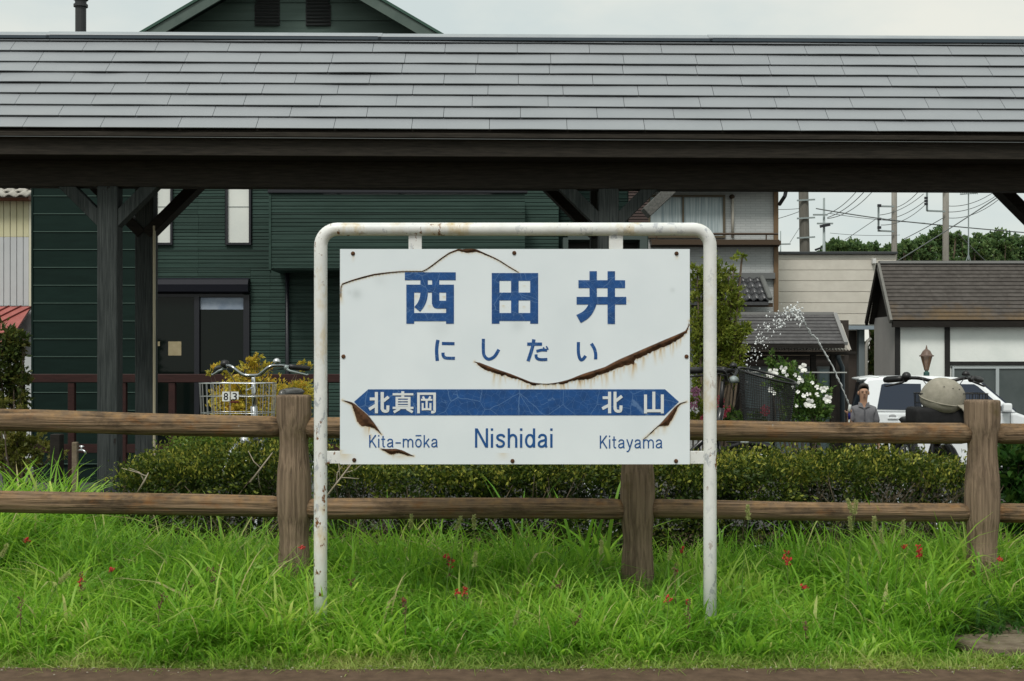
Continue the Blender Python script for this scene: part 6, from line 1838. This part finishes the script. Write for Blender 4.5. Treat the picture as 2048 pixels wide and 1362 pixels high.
def hedge(label, x0, x1, y0, y1, zb, ztf, n, seed, bare=None, m=None, size=.026):
    rr = random.Random(seed); rg = np.random.default_rng(seed)
    t = thing('hedge', label, 'hedge', ((x0 + x1) / 2, y0, .0))
    pts, dirs, rn = [], [], []
    bare = bare or []
    nc = n // 20
    def hollow(x, z): return sin(x * 6.3 + seed) * sin(z * 13 + x * 2.2) + .6 * sin(x * 14.1 + z * 9) + .4 * sin(x * 3.1 - z * 21)
    for i in range(nc):
        x = rr.uniform(x0, x1); zt_ = ztf(x) + rr.gauss(0, .012)
        side = rr.random()
        bulge = .05 * sin(x * 5.1 + seed) + .03 * sin(x * 11.7) + .04 * sin(x * 2.3 + 1)
        if side < .34:
            z = zb + (zt_ - zb) * rr.random() ** .75
            if z < zt_ - .07 and hollow(x, z) < -.05 and rr.random() < .9: continue
            y = y0 + bulge + .05 * rr.random() + .16 * max(0, (zb + .12 - z)) / .12
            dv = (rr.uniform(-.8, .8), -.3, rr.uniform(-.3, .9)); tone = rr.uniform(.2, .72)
            if z < zt_ - .07 and any(b[0] < x < b[1] and rr.random() < b[2] for b in bare): continue
        elif side < .62:
            y = rr.uniform(y0 - .03, y1); z = zt_ - .05 * rr.random() + .05 * (y - y0); dv = (rr.uniform(-.6, .6), -.5, .7); tone = rr.uniform(.45, 1.0)  # lit top and young yellow green growth both put into the leaf tone
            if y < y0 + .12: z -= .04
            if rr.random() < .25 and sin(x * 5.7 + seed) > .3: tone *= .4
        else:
            y = rr.uniform(y0 + .13, y0 + .36); z = zb + (zt_ - zb - .03) * rr.random(); dv = (rr.uniform(-.8, .8), -.1, rr.uniform(-.5, .9)); tone = rr.uniform(0, .22)  # shade inside the hedge put into the dark tone of the inner leaves
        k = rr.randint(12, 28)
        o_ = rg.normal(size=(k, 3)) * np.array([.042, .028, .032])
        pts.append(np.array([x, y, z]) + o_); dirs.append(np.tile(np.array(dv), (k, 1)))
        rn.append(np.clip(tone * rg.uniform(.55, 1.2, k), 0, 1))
    pts, dirs, rn = np.concatenate(pts), np.concatenate(dirs), np.concatenate(rn)
    dirs = dirs / np.linalg.norm(dirs, axis=1, keepdims=True)
    me = leaves_mesh('foliage', pts, size, rn, off=offset_of(t), dirs=dirs, aspect=.5)
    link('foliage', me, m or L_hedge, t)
    mb = MB()
    for i in range(int((x1 - x0) * 14)):
        x = rr.uniform(x0 + .03, x1 - .03)
        twigs(mb, (x, y0 + .10 + .12 * rr.random(), .05), 1, (.02, .05), ztf(x) - .05, rr.uniform(.004, .008), rr, .22)
    mb.build('branches', M_twig, t, smooth=True)
    mb = MB()
    for b in bare:
        for i in range(int((b[1] - b[0]) * 330 * b[2])):
            x = rr.uniform(b[0], b[1]); twigs(mb, (x, y0 + .0 + .10 * rr.random(), rr.uniform(.10, .50)), 1, (.02, .02), rr.uniform(.12, .26), rr.uniform(.0016, .003), rr, .42)
    if bare: mb.build('bare_twigs', mat('bare_brown_twig', (.085, .065, .042), (.17, .135, .09), scale=20, rough=.9), t, smooth=True)['kind'] = 'stuff'
    return t
hx8 = lambda px, Y: PX(px, Y)
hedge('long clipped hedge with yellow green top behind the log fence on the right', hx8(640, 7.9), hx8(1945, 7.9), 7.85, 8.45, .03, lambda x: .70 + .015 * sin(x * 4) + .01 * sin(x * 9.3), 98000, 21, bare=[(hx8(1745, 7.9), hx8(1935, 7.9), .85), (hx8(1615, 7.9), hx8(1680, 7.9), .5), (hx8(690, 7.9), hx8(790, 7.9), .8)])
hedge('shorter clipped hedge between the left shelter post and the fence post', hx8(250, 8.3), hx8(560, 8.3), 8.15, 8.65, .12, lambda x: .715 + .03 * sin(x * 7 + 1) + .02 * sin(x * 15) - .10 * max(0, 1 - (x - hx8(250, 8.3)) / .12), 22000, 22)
hedge('flat topped hedge row behind the shorter left hedge', hx8(335, 9.5), hx8(640, 9.5), 9.35, 9.75, .3, lambda x: .77 + .01 * sin(x * 6), 9000, 23, m=leafmat('mid_green_leaf', [(0, (.04, .09, .012)), (.6, (.10, .17, .02)), (1, (.20, .25, .04))], .3))  # this row's leaves have a green of their own

def shrub(name, label, cat, px, Y, blobs_px, n, size, m, seed, stem_r=.02, group=None, up=.5, aspect=.45, base=None, clump=None, trunk_mat=None, stems=5, shell=.45):
    """blobs_px: (px, py, rx_px, ry_px[, dY]) ellipses of the crown in photo pixels at depth Y."""
    global RNG
    RNG = np.random.default_rng(seed); rr = random.Random(seed)
    zb = float(gz(0, Y)) if base is None else base
    t = thing(name, label, cat, (PX(px, Y), Y, zb), group=group)
    s = Y / F
    bl = []
    for b in blobs_px:
        dY = b[4] if len(b) > 4 else 0
        rx, rz = b[2] * s, b[3] * s
        bl.append((PX(b[0], Y + dY), Y + dY, PZ(b[1], Y + dY), rx, min(rx, rz) * .9, rz))
    pts, dirs, rn = blob_points(bl, n, clump, shell)
    dirs = dirs * .55 + .6 * unit(len(dirs)) + np.array([0, 0, up * .6]); dirs /= np.linalg.norm(dirs, axis=1, keepdims=True)
    link('crown' if 'tree' in name else 'foliage', leaves_mesh('leaves', pts, size, rn, off=offset_of(t), dirs=dirs, aspect=aspect), m, t)
    mb = MB(); p0 = Vector((PX(px, Y), Y, zb))
    for b in bl[:14]:
        for _ in range(stems if len(bl) < 4 else 2):
            e = Vector((b[0] + rr.uniform(-.5, .5) * b[3], b[1] + rr.uniform(-.4, .4) * b[4], b[2] + rr.uniform(0, .6) * b[5]))
            mid = p0.lerp(e, .5) + Vector((rr.gauss(0, .05), rr.gauss(0, .05), .1 * b[5]))
            mb.tube([p0 + Vector((rr.gauss(0, stem_r), rr.gauss(0, stem_r), 0)), mid, e], [stem_r, stem_r * .6, stem_r * .2], 6)
    mb.build('trunk' if 'tree' in name else 'stem', trunk_mat or M_bark, t, smooth=True)
    return t, bl
# feathery pale green shrub tree right of the sign
shrub('small_tree', 'feathery light green young tree behind the right leg of the sign', 'tree', 1425, 16.0,
      [(1425, 560, 30, 34), (1450, 600, 34, 40), (1400, 600, 22, 40), (1436, 660, 44, 46), (1462, 690, 34, 40), (1396, 680, 22, 50), (1455, 735, 30, 36), (1400, 750, 20, 40), (1425, 520, 14, 22), (1462, 545, 12, 16), (1482, 512, 16, 7), (1390, 540, 12, 14), (1490, 655, 14, 10), (1480, 668, 22, 16)],
      9000, .055, L_tree, 31, .03, aspect=.42, clump=14, shell=.35)
# sprays leaning out of its crown
shrub('yellow_shrub', 'yellow and orange leaved shrub behind the silver bicycle', 'shrub', 510, 14.2,
      [(512, 735, 30, 18), (498, 760, 40, 26), (470, 800, 50, 46), (540, 800, 44, 46), (520, 712, 9, 12), (505, 722, 12, 12), (422, 740, 14, 9), (450, 742, 16, 12), (600, 780, 26, 26), (608, 730, 10, 14), (590, 810, 40, 40)],
      5200, .042, L_yellow, 32, .012, aspect=.5, clump=14, shell=.3)
shrub('bush', 'dark leafy bush under the red lean-to at the left edge', 'bush', 20, 19.0,
      [(18, 690, 40, 34), (42, 678, 22, 18), (10, 740, 44, 50), (40, 770, 30, 44), (-20, 720, 50, 70), (20, 820, 40, 40)], 4200, .085, L_bush, 33, .03)
shrub('bush', 'low pale green bush behind the tall weeds at the left edge', 'bush', 40, 11.5,
      [(20, 880, 46, 22), (70, 892, 34, 22), (110, 905, 22, 20), (30, 915, 60, 26), (8, 808, 18, 14), (44, 818, 14, 8)], 3000, .04, leafmat('olive_leaf', [(0, (.05, .07, .012)), (.6, (.13, .14, .025)), (1, (.24, .22, .05))], .3), 34, .012)
shrub('bush', 'glossy dark leaved bush beyond the right fence post', 'bush', 2040, 7.8,
      [(2032, 935, 40, 50), (2050, 990, 50, 50), (2020, 1020, 34, 44), (2075, 930, 50, 60), (2050, 1060, 56, 40)], 1700, .07, L_hedge2, 35, .012, clump=12)
t_h, bl_h = shrub('hibiscus_shrub', 'white flowering hibiscus shrub between the mesh basket and the person', 'shrub', 1605, 17.0,
      [(1590, 770, 40, 40), (1560, 760, 30, 40), (1625, 800, 36, 40), (1600, 820, 44, 40), (1545, 720, 10, 24), (1575, 735, 18, 18), (1640, 825, 22, 24), (1541, 715, 6, 14), (1654, 830, 12, 16)], 3400, .055, L_hib, 36, .012, clump=12, shell=.3)
# five-petalled blooms
M_petal = mat('white_petal', (.72, .74, .70), (.80, .80, .76), scale=20, rough=.6)
fl_r = random.Random(8)
for (px, py, r_) in ((1565,738,9),(1606,736,9),(1541,747,9),(1550,744,7),(1600,762,7),(1598,757,5),(1624,766,4),(1590,750,4),(1646,779,7),(1634,775,5),(1655,798,9),(1618,806,10),(1607,792,5),(1617,789,5),(1634,790,5),(1541,780,6),(1547,786,5),(1596,784,4),(1585,774,4),(1573,750,4),(1628,812,4),(1592,812,4),(1653,776,4)):
    Yf = 16.75 + fl_r.uniform(-.1, .1)
    c = P(px, py, Yf); R_f = r_ * Yf / F
    mb = MB(); face = Vector((fl_r.uniform(-.5, .5), -1, fl_r.uniform(-.1, .6))).normalized()
    a_ = face.orthogonal().normalized(); b_ = face.cross(a_)
    for k in range(5):
        th = 2 * pi * k / 5 + fl_r.random()
        d_ = a_ * cos(th) + b_ * sin(th); s_ = face.cross(d_)
        mb.add([c, c + d_ * R_f * .6 + s_ * R_f * .45 + face * R_f * .35, c + d_ * R_f * 1.05 + s_ * R_f * .25 + face * R_f * .3, c + d_ * R_f * 1.05 - s_ * R_f * .25 + face * R_f * .4, c + d_ * R_f * .6 - s_ * R_f * .45 + face * R_f * .3],
               [(0, 1, 2, 3, 4)])
    mb.build('flower', M_petal, t_h)
# pink and red flowering plants next to the sign's right leg
t_p, _ = shrub('pink_flower_plant', 'pink clustered flowers between the board and its right leg', 'flowering plant', 1392, 12.0, [(1392, 815, 20, 30), (1388, 850, 26, 20)], 500, .05, L_tree, 37, .008)
M_pink = mat('pink_blossom', (.36, .13, .24), (.50, .24, .36), scale=30, rough=.7)
def cluster(parent, px, py, Y, r, n, m, seed, name='blossom'):
    rr = random.Random(seed); mb = MB(); s = Y / F
    for _ in range(n):
        u_ = Vector((rr.gauss(0, 1), rr.gauss(0, .6), rr.gauss(0, 1))); u_ = u_.normalized() * rr.random() ** .5 * r
        c = P(px + u_.x, py + u_.z, Y + u_.y * s); q = r * .24 * s
        d_ = Vector((rr.gauss(0, 1), -1.2, rr.gauss(0, 1))).normalized(); a_ = d_.orthogonal().normalized() * q; b_ = d_.cross(a_)
        mb.add([c + a_, c + b_, c - a_, c - b_, c + d_ * q * .6], [(0, 1, 4), (1, 2, 4), (2, 3, 4), (3, 0, 4)])
    return mb.build(name, m, parent)
cluster(t_p, 1391, 783, 11.8, 11, 60, M_pink, 1); cluster(t_p, 1386, 811, 11.8, 9, 40, M_pink, 2); cluster(t_p, 1393, 800, 11.8, 6, 20, M_pink, 3)
t_r, _ = shrub('red_flower_plant', 'red clustered flowers behind the black mesh basket bicycle', 'flowering plant', 1452, 12.0, [(1452, 835, 24, 26), (1500, 850, 40, 20)], 500, .05, L_hib, 38, .008)
M_redf = mat('crimson_blossom', (.34, .03, .06), (.46, .07, .10), scale=30, rough=.7)
for i, (a_, b_, r_) in enumerate(((1440, 800, 9), (1448, 818, 13), (1440, 835, 12), (1530, 822, 12), (1410, 836, 10))): cluster(t_r, a_, b_, 11.8, r_, 40, M_redf, 10 + i)
# wood beyond the roofs: each tree its own
far = [(1668, 500, 26, 'rounded'), (1708, 496, 28, 'dense'), (1746, 498, 27, 'spreading'), (1778, 505, 22, 'low'), (1812, 498, 28, 'bushy'), (1848, 492, 28, 'broad'), (1882, 482, 33, 'tall'), (1918, 490, 27, 'uneven'), (1958, 484, 32, 'high'), (1998, 480, 32, 'dark'), (2038, 485, 32, 'wide'), (2082, 482, 34, 'full')]
whr = ['leftmost of the wood beside the slim steel pole', 'second from the slim steel pole', 'just left of the square bracket pole', 'directly behind the square bracket pole', 'just right of the square bracket pole', 'left of the pole behind the hut', 'tallest, behind the pole rising from the hut roof', 'between that pole and the television aerial', 'right behind the television aerial mast', 'second right of the television aerial', 'crossed by the shelter brace', 'cut by the right edge']
for i, ((px, py, r_, nm), wh_) in enumerate(zip(far, whr)):
    Yt = 150 + 9 * ((i * 5) % 4)
    rr = random.Random(60 + i)
    py += rr.uniform(-7, 9)
    bl = [(px, py + 2, r_ * .62, r_ * .7)] + [(px + rr.uniform(-.9, .9) * r_, py + rr.uniform(-.35, 1.0) * r_ * .8, r_ * rr.uniform(.28, .45), r_ * rr.uniform(.22, .36), rr.uniform(-1.6, .3)) for _ in range(7)] + [(px, py + r_ * 1.5, r_ * 1.1, r_ * .9)]
    shrub('far_tree', 'green woodland tree, ' + wh_, 'tree', px, Yt, bl, 4800, .36, L_far, 60 + i, .16, group='trees of the wood beyond the roofs', aspect=.7, clump=16, shell=.6)
shrub('small_tree', 'green tree glimpsed in the gap beside the white hut', 'tree', 1742, 33, [(1742, 700, 14, 50), (1742, 760, 16, 60)], 900, .12, L_bush, 81, .04)

# ------------------------------------------------------------------ garden standpipe left
sp = thing('standpipe', 'grey garden standpipe with a bright tap beside the shelter post', 'standpipe', (PX(150, 9.9), 9.9, .08))
MB().box(PX(145, 9.9), PX(155.5, 9.9), 9.88, 9.92, .08, PZ(884, 9.9)).build('pipe_post', M_concrete, sp, bevel=.004)
MB().tube([P(155, 902, 9.88), P(160, 900, 9.84), P(168, 901, 9.8), P(172, 908, 9.8)], .008, 8).tube([P(163, 900, 9.83), P(163, 893, 9.83)], .006, 6).ball(P(163, 893, 9.83), (.02, .008, .008)).build('tap', M_chrome, sp, smooth=True)
o = MB().box(PX(104, 10.2), PX(124, 10.2), 10.15, 10.25, .0, PZ(868, 10.2)).build('short_post', M_darkwood, None, bevel=.006); props(o, 'short dark wooden post left of the garden standpipe', 'post')

# ------------------------------------------------------------------ grass and weeds
def grass_patch(name, n_cl, region, hfun, per, wid, lean, m, seed, nseg=4, spread=.03, zoff=None, hue=None):
    rg = np.random.default_rng(seed)
    x0, x1, y0, y1 = region
    cx_ = rg.uniform(x0, x1, n_cl); cy_ = y0 + (y1 - y0) * rg.random(n_cl)
    h0 = hfun(cx_, cy_) * rg.uniform(.45, 1.4, n_cl)
    k = rg.poisson(per, n_cl) + 3
    idx = np.repeat(np.arange(n_cl), k); n = len(idx)
    x = cx_[idx] + rg.normal(size=n) * spread; y = cy_[idx] + rg.normal(size=n) * spread
    z = gz(x, y) - .01 + (0 if zoff is None else zoff)
    h = h0[idx] * rg.uniform(.45, 1.15, n)
    cr = rg.random(n_cl)
    patch = .5 + .28 * np.sin(x * 2.1 + 1.3) * np.sin(y * 5 + x) + .22 * np.sin(x * 5.3 + y * 3) + .2 * np.sin(x * 11.3 - y * 8)
    rnd = np.clip(.30 * cr[idx] + .34 * rg.random(n) + .46 * patch - .06, 0, .93)
    dead = rg.random(n) < .045; rnd[dead] = rg.uniform(.95, 1, dead.sum())
    w = wid * rg.uniform(.6, 1.5, n) * (1 + .5 * (cr[idx] > .7))
    ln = lean * rg.uniform(.3, 1.3, n)
    global RNG
    RNG = rg
    me = blades_mesh(name, np.stack([x, y, z], 1), h, w, ln, rg.uniform(0, 2 * pi, n), rnd, nseg)
    o = link(name, me, m); o['kind'] = 'stuff'
    return o
hprof = lambda x, y: np.interp(y, [5.78, 5.9, 6.05, 6.3, 6.7, 7.1, 7.8], [.05, .10, .17, .235, .26, .31, .33]) * (1 + .16 * np.sin(x * 3.3 + y * 2) + .10 * np.sin(x * 7.7) + .40 * np.exp(-((x + 1.15) / .5) ** 2) + .42 * np.exp(-((x - 2.45) / .45) ** 2) * (y > 6.4) + .10 * (x < -1.5))
def hmask(x, y):
    h = hprof(x, y)
    slab = ((x > 1.98) & (y > 5.93) & (y < 6.33)) | ((x > 2.12) & (y > 6.32) & (y < 6.63))
    return np.where(slab, .035, h)
grass_patch('grass', 2500, (-3.15, 3.15, 5.86, 7.75), hmask, 34, .0058, .95, L_grass, 41)
grass_patch('grass', 1300, (-3.0, 3.0, 5.95, 7.4), lambda x, y: hmask(x, y) * 1.25, 8, .0115, .95, L_grass, 42, 5)
grass_patch('weeds', 2400, (-2.7, 2.7, 5.755, 6.02), lambda x, y: .045 + .06 * np.random.default_rng(1).random(len(x)), 16, .0042, 1.15, L_low, 43, 3, .022)
grass_patch('weeds', 130, (-2.6, 2.6, 5.72, 5.80), lambda x, y: .05 + .05 * np.abs(np.sin(x * 9)), 13, .004, 1.5, L_low, 48, 3, .02)
grass_patch('grass', 90, (-2.9, 2.9, 6.9, 7.6), lambda x, y: .42 + 0 * x, 4, .007, .5, L_grass, 44, 6, .05)
grass_patch('grass', 240, (-3.3, -2.36, 7.35, 8.8), lambda x, y: .60 - .30 * np.clip((x + 2.85) / .45, 0, 1), 24, .0115, 1.15, L_grass, 45, 6, .07)
grass_patch('grass', 14, (-.02, .66, 7.3, 7.5), lambda x, y: .55 + 0 * x, 6, .013, .8, L_grass, 46, 6, .04)
grass_patch('grass', 60, (1.9, 3.0, 6.35, 6.9), lambda x, y: .24 + 0 * x, 26, .011, .9, leafmat('dark_grass_blade', [(0, (.015, .055, .01)), (.6, (.045, .13, .02)), (1, (.09, .2, .04))], .4, .4), 47, 4, .07)

# broad-leaved weeds among the grass
rg = np.random.default_rng(50); RNG = rg
n = 3200
x = rg.uniform(-2.8, 2.8, n); y = rg.uniform(5.95, 7.5, n); z = gz(x, y) + hmask(x, y) * rg.uniform(.2, .85, n)
me = leaves_mesh('broad_weeds', np.stack([x, y, z], 1), .038, np.clip(.05 + .6 * rg.random(n), 0, .9), aspect=.42, up=.8)
o = link('broad_weeds', me, L_grass); o['kind'] = 'stuff'

# foxtails
L_fox = leafmat('foxtail_bristle', [(0, (.26, .33, .10)), (.6, (.40, .45, .18)), (1, (.5, .48, .26))], .4, .7)
M_stem = mat('green_stem', (.06, .13, .02), (.12, .18, .04), scale=20, rough=.6)
fr = random.Random(17)
fox = [(822,1045,.09,'left of three foxtails under the middle rail'),(917,1048,.35,'leaning foxtail under the middle rail'),(948,1045,-.05,'upright foxtail under the middle rail'),(1202,1096,.05,'lone foxtail just left of the middle post'),(1700,1012,-.35,'tallest foxtail before the lower right rail'),(1711,1015,.1,'partner of the tallest foxtail before the lower right rail'),(1701,1048,-.1,'drooping foxtail below the lower right rail'),(1748,1048,0,'small round foxtail below the lower right rail'),(1763,1074,-.2,'bent foxtail nearest the red flowers on the right'),(1806,1056,.05,'foxtail between red flowers and right post'),(1496,1026,-.05,'straw coloured foxtail by the right sign leg'),(1033,1237,.3,'short foxtail low in the middle grass'),(8,1102,.5,'foxtail at the left edge'),(127,1157,1.1,'foxtail lying over left of the red blossoms'),(950,1120,.1,'faded foxtail right of the central red flower'),(1340,1108,.2,'foxtail close to the inner side of the right sign leg')]
for px, py, ln, lab in fox:
    Yf = 6.55 if py < 1130 else 6.15
    top = P(px, py, Yf)
    t = thing('foxtail', lab, 'grass stalk', (top.x - .04 - ln * .1, Yf, float(gz(0, Yf))), group='foxtail seed heads in the grass')
    d = Vector((ln, fr.uniform(-.2, .2), 1)).normalized()
    b0 = top - d * .035
    base = Vector((top.x - .04 - ln * .1, Yf, float(gz(0, Yf))))
    MB().tube([base, base.lerp(b0, .5) + Vector((-.01, 0, .02)), b0], [.0022, .0018, .0013], 5).build('stem', M_stem, t)
    RNG = np.random.default_rng(abs(int(px)))
    k = 240; tt = RNG.random(k)
    c = np.array(b0)[None] + np.array(d)[None] * (tt * .07)[:, None]
    rad = unit(k); rad -= (rad @ np.array(d))[:, None] * np.array(d)[None]; rad /= np.linalg.norm(rad, axis=1, keepdims=True)
    rs_ = .0055 * np.sin(pi * (.12 + .86 * tt)) ** .7
    pts = c + rad * (rs_ * .35)[:, None]
    dirs = rad + np.array(d)[None] * .8; dirs /= np.linalg.norm(dirs, axis=1, keepdims=True)
    link('seed_head', leaves_mesh('seed_head', pts, .0125, RNG.random(k), off=offset_of(t), dirs=dirs, up=.1, aspect=.22), L_fox, t)

# red flowered stalks and dry brown stalks
M_redp = mat('red_petal', (.30, .018, .014), (.42, .035, .025), scale=40, rough=.5)
M_dry = mat('dry_brown_husk', (.085, .05, .03), (.17, .10, .055), scale=40, rough=.9)
M_drystem = mat('dry_stem', (.09, .07, .035), (.14, .11, .06), scale=20, rough=.9)
def stalk(name, label, cat, px, py, hpx, red, brown, seed, group, lean=0.0):
    rr = random.Random(seed)
    Yf = 6.75 if py < 1125 else (6.45 if py < 1180 else 6.1)
    top = P(px, py, Yf); b = Vector((top.x - lean, Yf, float(gz(0, Yf))))
    t = thing(name, label, cat, b, group=group)
    pts = [b.lerp(top, k / 5) + Vector((rr.gauss(0, .004), 0, 0)) for k in range(6)]
    MB().tube(pts, [.0028, .0026, .0024, .002, .0018, .001], 5).build('stem', M_drystem if brown > red else M_stem, t)
    s = Yf / F
    for cnt, m, nm in ((red, M_redp, 'blossom'), (brown, M_dry, 'seed_pod')):
        for _ in range(cnt):
            mb = MB()
            g = rr.random() * hpx
            if nm == 'blossom': g *= .6
            c = top + (b - top).normalized() * g * s + Vector((rr.gauss(0, 3.2 * s), rr.gauss(0, 3 * s), rr.gauss(0, 1.5 * s)))
            for _k in range(4):
                q = c + Vector((rr.gauss(0, 2 * s), rr.gauss(0, 2 * s), rr.gauss(0, 2 * s)))
                d_ = Vector((rr.gauss(0, 1), rr.gauss(0, 1) - .6, rr.gauss(0, 1))).normalized(); a_ = d_.orthogonal().normalized()
                L_ = (3.6 if nm == 'blossom' else 2.8) * s * rr.uniform(.7, 1.3); w_ = L_ * .55; bb = d_.cross(a_)
                mb.add([q - a_ * L_, q + bb * w_, q + a_ * L_, q - bb * w_, q + d_ * w_ * .7, q - d_ * w_ * .7], [(0,1,4),(1,2,4),(2,3,4),(3,0,4),(1,0,5),(2,1,5),(3,2,5),(0,3,5)])
            mb.build(nm, m, t)
for a_ in [(53,1076,14,6,2,1,'red flower stalk at the far left below the rail'),(163,1142,40,5,6,2,'red and brown flower stalk with dry pods on the left'),(222,1138,12,3,1,3,'small dull red flower right of the left pod stalk'),(605,1092,5,3,0,4,'single red bloom before the left fence post'),
           (898,1112,36,6,6,5,'red topped pod stalk in the centre grass'),(912,1178,22,4,2,6,'left stalk of the low central red pair'),(930,1178,24,5,2,7,'right stalk of the low central red pair'),(1574,1100,44,8,1,8,'bright red spike right of the sign'),
           (1838,1092,36,10,0,9,'largest bright red flower spike left of the right post'),(1808,1090,8,3,0,10,'tiny red bloom left of the largest red spike'),(1608,1168,20,4,1,11,'low red blooms in the right grass'),(1364,1092,20,4,2,12,'dark red flowers against the inner right sign leg'),(1336,1196,12,3,1,13,'small red flower low by the right sign leg'),(2002,1114,10,3,1,14,'dull red flower right of the right post foot')]:
    px, py, hp_, r_, br_, sd, lab = a_
    stalk('red_flower', lab, 'flower', px, py, hp_, r_, br_, sd, 'red flowers in the grass')
for a_ in [(42,1196,44,0,10,21,'dry brown seed stalk at the far left of the grass',0),(325,1186,34,0,9,22,'dry brown stalk with thin bare stem on the left',.05),(376,1160,44,0,10,23,'dry brown stalk left of the leaning one',0),(424,1135,30,0,7,24,'leaning dry stalk with a dark head left of the post',-.05),
           (442,1136,10,0,5,25,'small brown seed head next to the leaning dry stalk',0),(551,1172,28,0,8,26,'dry dark stalk left of the left sign leg',0),(810,1195,36,1,9,27,'dry reddish stalk under the left half of the board',0),(1165,1220,70,0,12,28,'slanting dry seed spray in the lower middle',.10),
           (704,1158,12,0,5,29,'small dark husk right of the left sign leg',0),(1119,1160,20,0,6,30,'faint brown stalk left of the middle post',0),(1610,1240,40,0,10,31,'upright dry brown stalk in the right foreground',0),(1380,1196,70,1,10,32,'long dry stalk at the foot of the right sign leg',0.02),(1352,1128,22,1,6,33,'reddish dry spike right of the middle post',0)]:
    px, py, hp_, r_, br_, sd, lab, ln = a_
    stalk('dry_stalk', lab, 'dry stalk', px, py, hp_, r_, br_, sd, 'dry brown seed stalks in the grass', ln)
# bare dead branches caught in the hedge
rr = random.Random(71)
for (a_, b_, lab) in (((640, 1010, 7.75), (720, 905, 7.8), 'pale bare branch in the hedge under the board'), ((500, 965, 8.1), (545, 905, 8.12), 'bare grey branch standing in the left hedge'), ((275, 985, 8.05), (297, 945, 8.05), 'short white broken branch at the left hedge end')):
    A_, B_ = P(*a_), P(*b_)
    mb = MB(); mb.tube([A_, A_.lerp(B_, .5) + Vector((.01, 0, .012)), B_], [.007, .006, .003], 6)
    for k in range(6 if 'pale' in lab else 2):
        q = A_.lerp(B_, rr.uniform(.3, .9)); d_ = Vector((rr.gauss(0, 1), rr.gauss(0, .3), rr.gauss(.3, .8))).normalized()
        mb.tube([q, q + d_ * .06, q + d_ * .12 + Vector((rr.gauss(0, .03), 0, rr.gauss(0, .02)))], [.004, .003, .0015], 5)
    o = mb.build('dead_branch', mat('bleached_branch', (.24, .20, .15), (.36, .31, .25), scale=20, rough=.9), None, smooth=True); props(o, lab, 'branch', 'bare branches in the hedges')
# small stones and leaf crumbs along the platform edge
rg = np.random.default_rng(90); mb = MB(); rr = random.Random(90)
for _ in range(260):
    x = rr.uniform(-2.6, 2.6); y = 5.80 - abs(rr.gauss(0, .05)) + .02
    s_ = rr.uniform(.0015, .006)
    mb.ball((x, y, .001 + s_ * .3), (s_, s_ * .8, s_ * .5), 5, 3)
o = mb.build('gravel', mat('pale_grit', (.22, .19, .14), (.38, .35, .28), scale=60, rough=.9), None); o['kind'] = 'stuff'
